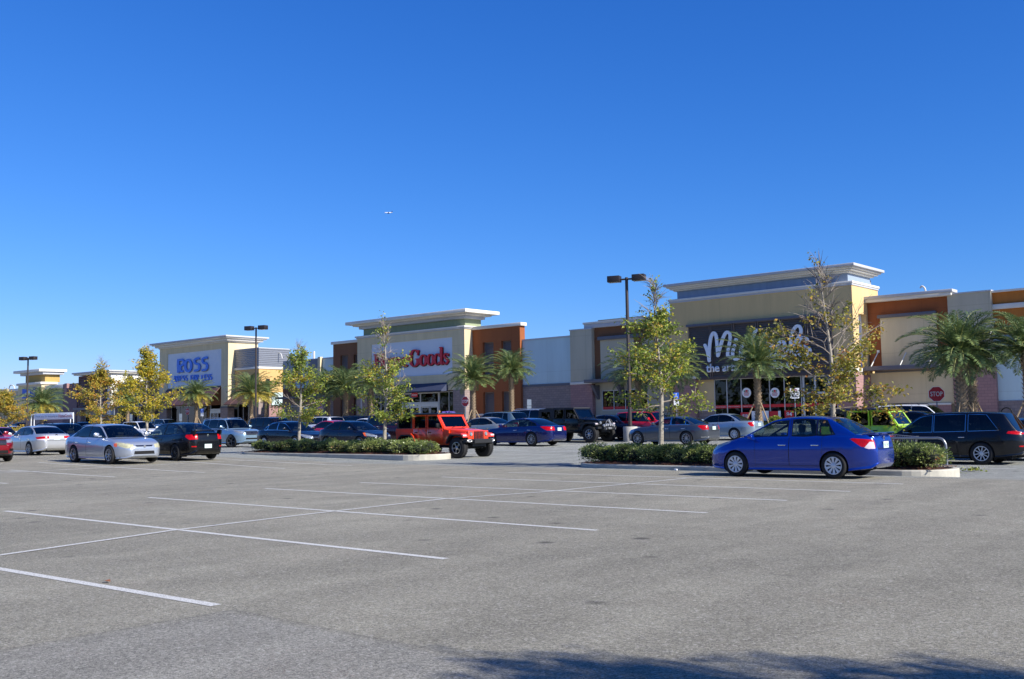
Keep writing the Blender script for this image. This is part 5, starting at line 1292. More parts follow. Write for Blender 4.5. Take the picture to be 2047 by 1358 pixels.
    mb.tube([(X(L-.3), .45, .26), (X(L-.06), .45, .26)], .03, 8)
    # keep wells above the ground
    for i, v in enumerate(mb.v):
        if v[2] < .14: mb.v[i] = (v[0], v[1], .14)
    mb.build('underbody', WELL, T)
    mb = MB(); zc0 = fz((ws0+rw0)/2)-.09; zf = .32; x0c, x1c = X(min(rw0, L-.25)-.02), X(ws0+.12); yw = hw-.17
    mb.box(x0c, x1c, -yw, yw, zf, zf+.02); 
    for sg in (1, -1): mb.box(x0c, x1c, *sorted((sg*yw, sg*(yw-.02))), zf+.02, zc0)
    mb.box(x0c, x0c+.02, -yw+.02, yw-.02, zf+.02, zc0-.02); mb.bbox(x1c-.45, x1c+.0, -yw+.03, yw-.03, zc0-.28, zc0+.0, .04)
    mb.tube([(x1c-.62+.10*math.sin(a)*0, -.36*S.get('wheelside', -1)+.18*math.cos(a), zc0-.02+.17*math.sin(a)) for a in [k*math.pi/8 for k in range(17)]], .013, 6)
    if S.get('shelf', True): mb.box(x0c+.02, x0c+.40, -yw+.05, yw-.05, zc0-.04, zc0-.01)
    mb.build('cabin_lining', CABIN, T)
    rows_ = S.get('seats', [(ws1+.35), (ws1+1.25)])
    for ri, s_ in enumerate(rows_):
        for sg in (1, -1):
            mb = MB(); M = Matrix.Translation((X(s_), sg*.36, 0)); hr = H-.33
            mb.bbox(-.05, .45, -.24, .24, .42, .60, .05, 0, M); mb.bbox(-.10, .04, -.235, .235, .55, hr-.12, .06, 0, M @ Matrix.Shear('XY', 4, (0, 0)))
            mb.bbox(-.12, -.01, -.13, .13, hr-.08, hr+.12, .045, 0, M); mb.box(-.07, -.05, -.07, -.05, hr-.14, hr-.06, 0, M); mb.box(-.07, -.05, .05, .07, hr-.14, hr-.06, 0, M); mb.build('seat', SEAT, T)
    # wheels
    tr = hw-.012
    for ax, stv in ((xf, S.get('steer', 0)), (xr, 0)):
        for sg in (1, -1): add_wheel(T, X(ax), sg*tr, wr, S['wheel'], S.get('wm', ALLOY), stv)
    # wipers, badge, aerial, spoiler, rails
    mb = MB()
    for y in (-.35, .25):
        za = fz(ws0)+.02; mb.tube([(X(ws0)-.02, y, za+.0), (X(ws0+.2), y+.30, gz(ws0+.2)+.0)], .007, 4)
    mb.build('wiper', BLK, T)
    for sg, z_ in S.get('badges', []):
        r = hit((sg*(L/2+1), 0, z_), (-sg, 0, 0))
        if r[0] is not None: mb = MB(); mb.lathe([(.001, -.01), (.05, -.01), (.055, .012), (.035, .012)], 16, 0, Matrix.Translation((r[0].x+sg*.004, 0, z_)) @ Matrix.Rotation(math.pi/2, 4, 'Z'), 'y'); mb.build('badge', CHR, T)
    if S.get('spoiler') == 'lip':
        mb = MB(); z_ = fz(L-.12)+.0; mb.prism([(X(L-.34), z_+.012), (X(L-.02), z_+.055), (X(L+.01), z_+.045), (X(L-.06), z_-.005)], -.58, .58); mb.build('spoiler', pm, T)
    if S.get('spoiler') == 'wing':
        mb = MB(); z_ = fz(L-.2); mb.bbox(X(L+.03), X(L-.20), -.56, .56, z_+.07, z_+.11, .018); [mb.prism([(X(L-.02), z_-.10), (X(L+.03), z_+.08), (X(L-.20), z_+.11), (X(L-.26), z_-.02)], *sorted((sg*.54, sg*.60))) for sg in (1, -1)]; mb.build('spoiler', pm, T)
    if S.get('rails'):
        for sg in (1, -1):
            y_ = sg*(hw-.06-.30*(H-fz(L/2))-.02); a, b = ws1+.25, rw1-.05; mb = MB()
            mb.tube([(X(a), y_, gz(a)-.03), (X(a+.12), y_, gz(a+.1)+.03)]+[(X(a+(b-a)*k/6), y_, gz(a+(b-a)*k/6)+.035) for k in range(1, 6)]+[(X(b), y_, gz(b)-.03)], .016, 6); mb.build('roof_rail', S.get('railm', BLK), T)
    for nm_, P_, sg_ in S.get('panels', []):
        if nm_ == 'grille' and 'grille' in made:
            y1_ = max(p[0] for p in P_)-.03; za_, zb_ = min(p[1] for p in P_), max(p[1] for p in P_); nb_ = 3 if zb_-za_ > .12 else 1; mb = MB()
            for b_ in range(nb_):
                z_ = za_+(zb_-za_)*(b_+1)/(nb_+1); pth = []
                for q_ in range(9):
                    y_ = -y1_+2*y1_*q_/8; r_ = hit((sg_*(L/2+1), y_, z_), (-sg_, 0, 0))
                    if r_[0] is not None: pth.append((r_[0].x+sg_*.006, y_, z_))
                if len(pth) > 2: mb.tube(pth, .009, 4, caps=False)
            if mb.f: mb.build('grille_bars', S.get('barm', CHR), made['grille'])
    for fn in S.get('extra', []): fn(T, X, hit, fz, gz)
    bm.free(); return T

# ------------------------------------------------------------ body types
def sedan(L, W, H, wb, pnt, wheel='seven', hood=.93, nose=.62, belt=.95, tail=1.0, ws=(.27, .46), rw=(.70, .87), wr=.325, foh=.20, **k):
    xf = foh*L; xr = xf+wb; a, b = ws[0]*L, ws[1]*L; c, d = rw[0]*L, rw[1]*L
    S = dict(L=L, W=W, H=H, wr=wr, axle=(xf, xr), paint=pnt, wheel=wheel, ws=(a, b), rw=(c, d))
    S['deck'] = [(0, nose-.06), (.04, nose), (.16, nose+.09), (.42, nose+.16), (a*.7, hood-.03), (a, hood), (a+.5, belt), ((b+c)/2, belt+.02), (d-.25, tail-.01), (d, tail), (L-.22, tail+.0), (L-.1, tail-.03), (L-.03, tail-.12), (L, tail-.24)]
    S['roof'] = [(a, hood-.005), (a+(b-a)*.5, hood+(H-.06-hood)*.56), (b, H-.055), (b+.35, H-.012), ((b+c)/2, H), (c-.15, H-.03), (c, H-.065), (c+(d-c)*.5, tail+(H-.07-tail)*.56), (d, tail-.005)]
    dm = (b+c)/2-.06*L/4.6; de = min(xr-wr-.02+.42, c+.35)
    S['win'] = [((a+.16, 0), (dm-.035, 0)), ((dm+.035, 0), (de-.16, 0)), ((de-.11, 0), (min(d-.28, de+.30), .14))]
    S['doors'] = [(xf+wr+.14, dm, .30), (dm, de-.02, .30)]
    z1 = nose+.02
    S['lamps'] = [('headlamp', [(-.1, nose-.10), (.10, nose-.12), (.56, nose+.06), (.72, nose+.15), (.5, nose+.135), (-.1, nose+.035)], W/2*.42, 1), ('tail_lamp', [(L+.1, tail-.30), (L-.16, tail-.32), (L-.42, tail-.14), (L-.36, tail-.07), (L+.1, tail-.11)], W/2*.52, -1)]
    S['panels'] = [('grille', [(-.34, nose-.10), (.34, nose-.10), (.40, nose+.0), (-.40, nose+.0)], 1), ('air_intake', [(-.48, .30), (.48, .30), (.42, .42), (-.42, .42)], 1), ]
    S['boot'] = [([(-.46, tail-.34), (.46, tail-.34), (.54, tail-.02), (-.54, tail-.02)], -1)]
    S['pz'] = tail-.20; S['hz'] = belt-.16; S['badges'] = [(-1, tail-.07), (1, nose-.05)]
    S.update(k); return S
def suv(L, W, H, wb, pnt, wheel='five', hood=1.02, nose=.78, belt=1.05, ws=(.24, .41), rw=(.90, .975), wr=.36, foh=.19, **k):
    xf = foh*L; xr = xf+wb; a, b = ws[0]*L, ws[1]*L; c, d = rw[0]*L, rw[1]*L
    S = dict(L=L, W=W, H=H, wr=wr, axle=(xf, xr), paint=pnt, wheel=wheel, ws=(a, b), rw=(c, d), tum=.24)
    S['deck'] = [(0, nose-.1), (.04, nose), (.14, nose+.08), (.36, nose+.14), (a*.7, hood-.02), (a, hood), (a+.5, belt), ((b+c)/2, belt+.03), (d-.2, belt+.06), (d, belt+.05), (L-.04, belt+.0), (L, belt-.2)]
    S['roof'] = [(a, hood-.005), (a+(b-a)*.5, hood+(H-.06-hood)*.55), (b, H-.06), (b+.35, H-.015), ((b+c)/2, H), (c-.3, H-.03), (c, H-.06), (c+(d-c)*.5, belt+(H-belt)*.52), (d, belt+.045)]
    dm = b+.62; de = dm+.92
    S['win'] = [((a+.2, 0), (dm-.04, 0)), ((dm+.04, 0), (de-.04, 0)), ((de+.05, 0), (min(c-.10, L-.42), .12))]
    S['doors'] = [(xf+wr+.14, dm, .36), (dm, de+.0, .36)]
    S['lamps'] = [('headlamp', [(-.1, nose-.10), (.12, nose-.10), (.55, nose+.05), (.66, nose+.14), (.5, nose+.12), (-.1, nose+.04)], W/2*.5, 1), ('tail_lamp', [(L+.1, belt-.28), (L-.3, belt-.24), (L-.34, belt-.06), (L+.1, belt-.02)], W/2*.66, -1)]
    S['panels'] = [('grille', [(-.42, nose-.18), (.42, nose-.18), (.46, nose+.03), (-.46, nose+.03)], 1), ('air_intake', [(-.5, .36), (.5, .36), (.5, .48), (-.5, .48)], 1)]
    S['bot'] = [(0, .36), (.12, .27), (.6, .23), (L-.7, .24), (L-.12, .32), (L, .42)]; S['pz'] = belt-.25; S['hz'] = belt-.15; S['rails'] = True; S['badges'] = [(1, nose-.07)]; S['seats'] = [b+.35, b+1.2]
    S.update(k); return S
# ------------------------------------------------------------ boxy off-roader
def offroader(name, label, pos, heading, pnt, roofm, steer=0, soft=False, lights=False, wheelm=None, wr=.41, lift=0.0, style='offroad', group='cars parked in the lot'):
    T = thing(name, label, 'off-roader', (pos[0], pos[1], zg(pos[0], pos[1])), heading, group); L = 4.78; X = lambda s: L/2-s; q = lift; K = Matrix.Translation((0, 0, q))
    xf, xr = .80, 3.80
    flare = mat('flare_black', (34, 35, 38), .6)
    # tub, hood, cowl
    mb = MB()
    side = [(X(1.30), .52), (X(xr-.52), .52), (X(xr-.40), .80), (X(xr-.22), .97), (X(xr+.22), .97), (X(xr+.40), .80), (X(xr+.48), .55), (X(4.50), .58), (X(4.52), 1.20), (X(1.62), 1.20), (X(1.55), 1.16), (X(1.30), 1.12)]
    for sg in (1, -1):
        mb.prism(side, sg*.72, sg*.79, 'y', 0, K)
    mb.box(X(4.52), X(4.46), -.72, .72, .58, 1.2, 0, K); mb.box(X(1.62), X(1.50), -.72, .72, 1.0, 1.19, 0, K)
    hood = [(X(.46), 1.02, .56), (X(.46), 1.13, .50), (X(.9), 1.17, .60), (X(1.3), 1.19, .68), (X(1.55), 1.20, .72)]
    vs = []; rows = [(.44, 1.10, .52), (.60, 1.135, .56), (.9, 1.165, .62), (1.25, 1.19, .69), (1.56, 1.205, .74)]
    for s, z, y in rows: vs += [(X(s), -y, z-.20), (X(s), -y, z-.05), (X(s), -y+.05, z-.01), (X(s), -y*.5, z+.012), (X(s), 0, z+.02), (X(s), y*.5, z+.012), (X(s), y-.05, z-.01), (X(s), y, z-.05), (X(s), y, z-.20)]
    vs = [K @ Vector(v) for v in vs]; fs = [(i*9+j, i*9+j+1, (i+1)*9+j+1, (i+1)*9+j) for i in range(4) for j in range(8)]+[tuple(range(8, -1, -1)), tuple(36+j for j in range(9))]; mb.add(vs, fs, 0, True)
    for sg in (1, -1): mb.prism([(X(.5), .80), (X(1.32), .62), (X(1.32), 1.13), (X(.5), 1.02)], sg*.50, sg*.66, 'y', 0, K)       # inner wings
    body = mb.build('body', pnt, T)
    mb = MB(); mb.box(X(4.3), X(.5), -.55, .55, .40, .56, 0, K); mb.box(X(4.4), X(1.6), -.72, .72, .50, .58, 0, K); mb.tube([(X(xf), -.6, wr), (X(xf), .6, wr)], .06, 8); mb.tube([(X(xr), -.6, wr), (X(xr), .6, wr)], .07, 8)
    for ax in (xf, xr): 
        for sg in (1, -1): mb.box(X(ax)-.38, X(ax)+.38, *sorted((sg*.40, sg*.46)), .5, 1.0, 0, K)
    for sg in (1, -1): mb.bbox(X(3.2), X(1.35), *sorted((sg*.78, sg*.90)), .44, .50, .02, 0, K)
    mb.build('underbody', WELL, T)
    # grille with seven upright slots, lamps
    mb = MB(); mb.bbox(X(.46), X(.38), -.60, .60, .68, 1.10, .03, 0, K); g = mb.build('grille', pnt, T)
    mb = MB(); mc = MB()
    for k in range(7):
        y = -.255+.085*k; mb.box(X(.385), X(.372), y-.024, y+.024, .76, 1.06, 0, K)
        for dy in (-.03, .03): mc.box(X(.38), X(.364), y+dy-.006, y+dy+.006, .75, 1.07, 0, K)
        mc.box(X(.38), X(.364), y-.024, y+.024, .745, .76, 0, K); mc.box(X(.38), X(.364), y-.024, y+.024, 1.06, 1.072, 0, K)
    mb.build('grille_slots', BLK, g); mc.build('grille_trim', CHR if not lights else BLK, g)
    for sg in (1, -1):
        mb = MB(); mb.lathe([(.001, .03), (.07, .025), (.088, .0), (.098, .0), (.098, -.03)], 22, 0, K @ Matrix.Translation((X(.38), sg*.445, .955)) @ Matrix.Rotation(-math.pi/2, 4, 'Z'), 'y'); mb.build('headlamp', HLM, T)
    # fenders: flat-topped flares
    def fl(x, sg, rise=1.0, w0=.60):
        ft = x > 0; out = [(x+.43, .84), (x+.41, .93), (x+.30, 1.0), (x-.34, 1.02), (x-.50, .93), (x-.66, .62)] if ft else [(x+.64, .60), (x+.48, .92), (x+.34, 1.01), (x-.30, 1.01), (x-.44, .93), (x-.52, .78)]; inn = [(x+.37, .84), (x+.36, .885), (x+.28, .945), (x-.30, .96), (x-.43, .88), (x-.58, .62)] if ft else [(x+.56, .60), (x+.42, .87), (x+.30, .955), (x-.27, .955), (x-.39, .88), (x-.46, .78)]
        mp = MB(); me_ = MB(); n = len(out); y0, y1 = sg*w0, sg*.93
        vs = [(a, y0, b) for a, b in out]+[(a, y1, b-.01) for a, b in out]+[(a, y0, b) for a, b in inn]+[(a, y1, b) for a, b in inn]; vs = [K @ Vector(v) for v in vs]
        fs = []
        for i in range(n-1): fs += [(i, i+1, n+i+1, n+i), (2*n+i, 3*n+i, 3*n+i+1, 2*n+i+1), (n+i, n+i+1, 3*n+i+1, 3*n+i), (i, 2*n+i, 2*n+i+1, i+1)]
        fs += [(0, n, 3*n, 2*n), (n-1, 3*n-1, 4*n-1, 2*n-1)]; mp.add(vs, fs); o = mp.build('fender', pnt if not soft else flare, T)
        i2 = [(a*1.0, b-.045) for a, b in inn]; vs = [(a, y1-sg*.005, b) for a, b in inn]+[(x+(a-x)*.93, y1-sg*.0, b-.05) for a, b in inn]+[(a, y0, b) for a, b in inn]+[(x+(a-x)*.93, y0, b-.05) for a, b in inn]; vs = [K @ Vector(v) for v in vs]
        me_.add(vs, fs); me_.build('flare_lining', flare, o)
    for sg in (1, -1): fl(X(xf)+.0, sg, w0=.55); fl(X(xr), sg, w0=.76)
    for sg in (1, -1):
        mb = MB(); mb.bbox(X(.45), X(.355), *sorted((sg*.72, sg*.93)), .87, .945, .02, 0, K); mb.build('indicator', CLW, T)
    # windscreen frame and glass
    A0, A1 = (X(1.60), 1.19), (X(1.98), 1.76); dn = Vector((A1[0]-A0[0], A1[1]-A0[1])); t = .055
    def fr(mb, y0, y1, u0, u1):
        P = [(A0[0]+dn.x*u0, A0[1]+dn.y*u0), (A0[0]+dn.x*u1, A0[1]+dn.y*u1)]; n_ = Vector((dn.y, -dn.x)).normalized()*t
        mb.prism([P[0], P[1], (P[1][0]-n_.x, P[1][1]-n_.y), (P[0][0]-n_.x, P[0][1]-n_.y)], y0, y1, 'y', 0, K)
    mb = MB(); fr(mb, -.74, .74, 0, .13); fr(mb, -.70, .70, .9, 1.0); fr(mb, -.735, -.63, .13, .9); fr(mb, .63, .735, .13, .9); mb.build('windscreen_frame', pnt, T)
    mb = MB(); n_ = Vector((dn.y, -dn.x)).normalized()*.02; c = [(A0[0]+dn.x*.13-n_.x, A0[1]+dn.y*.13-n_.y), (A0[0]+dn.x*.9-n_.x, A0[1]+dn.y*.9-n_.y)]
    mb.prism([c[0], c[1], (c[1][0]-n_.x*.3, c[1][1]-n_.y*.3), (c[0][0]-n_.x*.3, c[0][1]-n_.y*.3)], -.63, .63, 'y', 0, K); mb.build('windscreen', GTN if not soft else GWS, T)
    mb = MB()
    for y in (-.4, .2): mb.tube([K @ Vector((A0[0]+.02, y, 1.2)), K @ Vector((A0[0]-.03, y+.38, 1.30))], .009, 4)
    mb.build('wiper', BLK, T)
    # doors with upright windows, quarter panels
    def win(sg, s0, s1, z0, z1, frame, nm, slant=0, par=T, fw=.055, gm=GTN):
        y0, y1 = sorted((sg*.725, sg*.775)); mb = MB()
        ya = lambda z: 0
        mb.box(X(s1), X(s0+slant), y0, y1, z1-fw, z1, 0, K); mb.box(X(s1), X(s0), y0, y1, z0, z0+.03, 0, K); mb.box(X(s1), X(s1-fw), y0, y1, z0+.03, z1-fw, 0, K)
        mb.prism([(X(s0), z0+.03), (X(s0+fw), z0+.03), (X(s0+slant+fw), z1-fw), (X(s0+slant), z1-fw)], y0, y1, 'y', 0, K)
        fo = mb.build(nm, frame, par); g_ = MB(); yy = (y0+y1)/2; g_.prism([(X(s1-fw), z0+.03), (X(s0+fw), z0+.03), (X(s0+slant+fw), z1-fw), (X(s1-fw), z1-fw)], yy-.004, yy+.004, 'y', 0, K); g_.build('side_window', gm, fo); return fo
    fm = pnt if not soft else roofm; zt = 1.77
    for sg in (1, -1):
        y0, y1 = sorted((sg*.785, sg*.80)); yo = sg*.80
        for s0, s1, sl in ((1.66, 2.60, .30), (2.64, 3.42, .0)):
            mb = MB(); mb.bbox(X(s1), X(s0), y0, y1, .60, 1.19, .006, 0, K); d = mb.build('door', pnt, T)
            mb = MB(); mb.bbox(X(s1)+.08, X(s1)+.24, *sorted((yo, yo+sg*.035)), 1.02, 1.055, .01, 0, K); mb.build('handle', BLK, d)
            mb = MB(); [mb.box(X(s0)-.06, X(s0)+.02, *sorted((yo, yo+sg*.02)), z, z+.06, 0, K) for z in (.72, 1.08)]; mb.build('hinge', pnt, d)
            win(sg, s0+.01, s1, 1.20, zt, fm, 'window_frame', sl, d, gm=GTN)
        o = win(sg, 3.50, 4.46, 1.20, zt, roofm, 'quarter_panel', 0, T, .10 if not soft else .16)
        mb = MB(); mb.box(X(3.50), X(3.42), *sorted((sg*.72, sg*.775)), 1.2, zt, 0, K); mb.build('pillar', fm, T)
        mb = MB(); mb.bbox(X(1.86), X(1.76), *sorted((sg*.86, sg*1.04)), 1.22, 1.42, .03, 0, K); mb.box(X(1.83), X(1.79), *sorted((sg*.78, sg*.9)), 1.20, 1.25, 0, K); mb.build('mirror', BLK, T)
    # roof
    mb = MB()
    if soft:
        for a, b in ((1.96, 2.7), (2.7, 3.45), (3.45, 4.0)): mb.bbox(X(b), X(a), -.76, .76, zt-.01, zt+.065, .03, 0, K)
        mb.prism([(X(3.98), zt+.05), (X(4.52), zt-.12), (X(4.54), 1.2), (X(4.48), 1.2), (X(4.44), zt-.14), (X(3.98), zt)], -.765, .765, 'y', 0, K)
    else:
        mb.bbox(X(4.50), X(1.94), -.765, .765, zt-.005, zt+.07, .035, 0, K)
        for y in (-.4, 0, .4): mb.bbox(X(4.3), X(2.3), y-.06, y+.06, zt+.065, zt+.082, .008, 0, K)
        mb.box(X(4.50), X(4.44), -.72, .72, 1.20, zt, 0, K)
    mb.build('roof', roofm, T)
    # bumpers, tow hooks, spare, tail lamps
    mb = MB(); mb.prism([(X(.36), .56), (X(.10), .60), (X(.08), .74), (X(.36), .76)], -.52, .52, 'y', 0, K); mb.prism([(X(.42), .62), (X(.26), .64), (X(.24), .74), (X(.42), .76)], -.86, -.52, 'y', 0, K); mb.prism([(X(.42), .62), (X(.26), .64), (X(.24), .74), (X(.42), .76)], .52, .86, 'y', 0, K); mb.box(X(.44), X(.34), -.40, .40, .46, .57, 0, K); mb.build('bumper', flare, T)
    if not lights:
        for sg in (1, -1):
            mb = MB(); pth = [(X(.245)+.004, sg*(.60+.12*(math.cos(a)) + .07), .69+.045*math.sin(a)) for a in [k*math.pi/8 for k in range(17)]]; mb.tube([K @ Vector(p) for p in pth], .014, 6); mb.build('fog_lamp_ring', mat('bright_trim', (210, 212, 214), .3, metal=.4), T)
            mb = MB(); mb.lathe([(.001, .01), (.04, .008), (.045, 0)], 14, 0, K @ Matrix.Translation((X(.24), sg*.67, .69)) @ Matrix.Rotation(-math.pi/2, 4, 'Z'), 'y'); mb.build('fog_lamp', HLM, T)
    else:
        mb = MB(); mb.tube([K @ Vector(p) for p in smooth_path([(X(.14), -.36, .72), (X(.12), -.30, .95), (X(.12), -.12, 1.12), (X(.12), .12, 1.12), (X(.12), .30, .95), (X(.14), .36, .72)], 4)], .024, 8); mb.build('light_bar', mat('bar_grey', (90, 92, 96), .4, metal=.5), T)
        for y, z in ((-.27, .84), (-.10, .84), (.10, .84), (.27, .84), (0, 1.06), (-.45, .80), (.45, .80)):
            mb = MB(); mb.lathe([(.001, .035), (.07, .03), (.08, .01), (.08, -.05), (.001, -.08)], 16, 0, K @ Matrix.Translation((X(.13), y, z)) @ Matrix.Rotation(-math.pi/2, 4, 'Z'), 'y'); mb.build('spot_lamp', HLM, T)
        mb = MB(); mb.bbox(X(.10), X(.04), -.16, .16, .60, .70, .02, 0, K); [mb.lathe([(.02, -.02), (.06, -.02), (.06, .02), (.02, .02)], 12, 0, K @ Matrix.Translation((X(.06), y, .62)), 'y') for y in (-.42, .42)]; mb.build('winch', mat('winch_grey', (150, 152, 154), .4, metal=.6), T)
    mb = MB(); mb.bbox(X(4.68), X(4.52), -.78, .78, .56, .70, .03, 0, K); mb.build('bumper', flare, T)
    mb = MB(); mb.lathe([(.001, -.11), (.36, -.11), (.39, -.06), (.39, .06), (.36, .11), (.001, .11)], 26, 0, K @ Matrix.Translation((X(4.68), 0, 1.02)) @ Matrix.Rotation(math.pi/2, 4, 'Z'), 'y'); mb.build('spare_wheel', RUB, T)
    for sg in (1, -1): mb = MB(); mb.bbox(X(4.58), X(4.50), *sorted((sg*.60, sg*.76)), .98, 1.16, .01, 0, K); mb.build('tail_lamp', TLM, T)
    # cabin
    mb = MB(); mb.box(X(4.4), X(1.7), -.70, .70, .60, .62, 0, K); mb.bbox(X(1.95), X(1.68), -.70, .70, .85, 1.18, .03, 0, K); [mb.tube([K @ Vector(p) for p in smooth_path([(X(2.75), sg*.66, .7), (X(2.72), sg*.64, 1.6), (X(2.8), sg*.62, 1.70), (X(4.0), sg*.62, 1.68), (X(4.3), sg*.66, 1.0)], 3)], .03, 6) for sg in (1, -1)]; mb.build('cabin_lining', CABIN, T)
    for s_ in (2.45, 3.35):
        for sg in (1, -1): mb = MB(); M = K @ Matrix.Translation((X(s_), sg*.35, 0)); mb.bbox(-.05, .42, -.22, .22, .66, .84, .05, 0, M); mb.bbox(-.12, .02, -.22, .22, .78, 1.36, .05, 0, M); mb.bbox(-.12, -.03, -.12, .12, 1.38, 1.56, .04, 0, M); mb.build('seat', SEAT, T)
    for ax, stv in ((xf, steer), (xr, 0)):
        for sg in (1, -1): add_wheel(T, X(ax), sg*(.90 if not lights else .97), wr, style, wheelm or ALLOYD, stv, .27 if not lights else .33)
    return T

# ================================================================== the cars in the picture
RT, LTT = 0.0, math.pi                     # nose towards +X / towards -X
def place(S, wheel_px, which, heading, Y=None, sc=1.0):
    """put a car so that its near-side wheel ('f' or 'r') stands at a pixel; returns centre (x, y)"""
    g = G(*wheel_px) if Y is None else Vector((FX(wheel_px[0], wheel_px[1], Y), Y, 0))
    k_ = S.get('scale', 1); ax = S['axle'][0 if which == 'f' else 1]; L = S['L']; off = k_*(L/2-ax)*(1 if heading == 0 else -1); W = S['W']*k_
    return (g.x-off, g.y+W/2-.03)
SILV = paint('paint_silver', (172, 180, 192), .55, .3); SILV2 = paint('paint_silver_warm', (186, 188, 190), .55, .3); SILB = paint('paint_silver_blue', (150, 168, 182), .5, .3)
VBL = paint('paint_bright_blue', (4, 52, 150), .5, .22); BLKP = paint('paint_black', (10, 11, 14), .1, .25); BLKB = paint('paint_blue_black', (9, 11, 18), .0, .25); NVY = paint('paint_navy', (12, 17, 36), .1, .25); DBL = paint('paint_deep_blue', (10, 26, 88), .4, .25)
RED = paint('paint_red', (196, 14, 22), .1, .25); DRED = paint('paint_dark_red', (128, 14, 26), .3, .25); MAR = paint('paint_maroon', (58, 18, 30), .3, .25); ORJ = paint('paint_orange_red', (232, 60, 20), .0, .3); LIME = paint('paint_lime', (176, 214, 20), .0, .3)
WHTP = paint('paint_white', (226, 228, 230), .0, .25); GRY = paint('paint_grey', (76, 82, 92), .5, .28); LBL = paint('paint_ice_blue', (132, 158, 178), .5, .28); BEI = paint('paint_champagne', (168, 168, 156), .5, .3); TEAL = paint('paint_grey_teal', (112, 134, 140), .5, .3)
ROOFB = mat('hardtop_black', (26, 28, 34), .35, coat=.3); CLOTH = mat('soft_top_cloth', (44, 46, 50), .85, var=.1)

# bright blue compact sedan
def roof_aerial(T, X, hit, fz, gz):
    mb = MB(); mb.tube([(X(3.05), .0, gz(3.05)), (X(3.12), 0, gz(3.12)+.06)], .012, 5); mb.build('aerial', BLK, T)
S = sedan(4.45, 1.70, 1.51, 2.60, VBL, 'hub10', hood=1.0, nose=.66, belt=.99, tail=1.05, ws=(.235, .44), rw=(.755, .905), wr=.315, foh=.20, wm=HUBC, gside=GCL, grw=glass('rear_glass', (.34, .40, .40), .01), gws=GCL, spoiler='lip', hm=CHR, mirm=VBL, tum=.27, extra=[roof_aerial],
          lamps=[('headlamp', [(-.05, .64), (.12, .62), (.70, .84), (.78, .93), (.55, .90), (-.05, .74)], .34, 1), ('reverse_lamp', [(4.46, .72), (4.30, .71), (4.22, .74), (4.32, .88), (4.46, .87)], .56, -1), ('tail_lamp', [(4.46, .74), (4.16, .76), (3.90, .945), (3.96, .965), (4.46, .92)], .54, -1)], hz=.80, pz=.80, badges=[(-1, .955)])
S['deck'] = [(0, .58), (.04, .66), (.16, .76), (.45, .86), (.85, .96), (1.046, 1.01), (1.6, 1.0), (2.7, 1.01), (3.8, 1.05), (4.05, 1.06), (4.25, 1.06), (4.36, 1.02), (4.42, .9), (4.45, .76)]
S['win'] = [((1.20, 0), (2.28, 0)), ((2.42, 0), (3.02, 0)), ((3.07, 0), (3.50, .20))]; S['doors'] = [(1.44, 2.36, .30), (2.36, 3.22, .30)]; S['seats'] = [2.45, 3.25]; S['mir'] = (1.40, .95)
car('blue_sedan', 'bright blue sedan with white ten spoke hubcaps parked alone at the right island kerb', 'car', S, place(S, (1667, 958), 'r', LTT), LTT)
# silver sedan with clouded headlamps
S = sedan(4.81, 1.82, 1.45, 2.74, SILV, 'seven', hood=.93, nose=.66, belt=.93, tail=1.0, ws=(.26, .43), rw=(.70, .87), wr=.325, foh=.19, hl=HLY, fplate=False, scale=1.05,
          panels=[('grille', [(-.30, .60), (.30, .60), (.34, .66), (-.34, .66)], 1), ('air_intake', [(-.40, .33), (.40, .33), (.38, .45), (-.38, .45)], 1)],
          lamps=[('indicator', [(.44, .60), (.60, .62), (.66, .73), (.50, .74)], .4, 1), ('headlamp', [(-.1, .57), (.10, .55), (.50, .66), (.60, .77), (.4, .76), (-.1, .69)], .40, 1), ('tail_lamp', [(4.9, .72), (4.6, .72), (4.4, .86), (4.46, .94), (4.9, .9)], .5, -1)])
car('silver_sedan', 'light silver sedan with yellowed headlamps facing right at the front of the left bays', 'car', S, place(S, (217, 929), 'f', RT), RT)
# black sports sedan with wing
S = sedan(4.57, 1.76, 1.49, 2.635, BLKP, 'ten', hood=.98, nose=.68, belt=.98, tail=1.08, ws=(.27, .44), rw=(.73, .885), wr=.325, foh=.205, wm=ALLOYD, spoiler='wing', scale=1.03, grw=GWS, gside=glass('grey_glass', (.2, .24, .26), .01),
          lamps=[('tail_lamp', [(4.7, .83), (4.4, .80), (4.18, .92), (4.2, 1.0), (4.7, 1.01)], .44, -1), ('headlamp', [(-.1, .6), (.5, .68), (.6, .8), (-.1, .72)], .45, 1), ('reflector', [(4.7, .52), (4.46, .52), (4.46, .56), (4.7, .56)], .50, -1)], pz=.55, badges=[(-1, .97)])
car('black_sedan', 'black sedan with raised boot wing seen from behind, beside the light silver sedan', 'car', S, place(S, (349, 922), 'r', LTT), LTT)
# orange-red off-roader
g = G(911, 917); offroader('orange_off_roader', 'orange-red four door off-roader with black hard top driving out past the left island', (g.x-(2.39-.80), g.y+.92), RT, ORJ, ROOFB, steer=.06, wheelm=ALLOY)
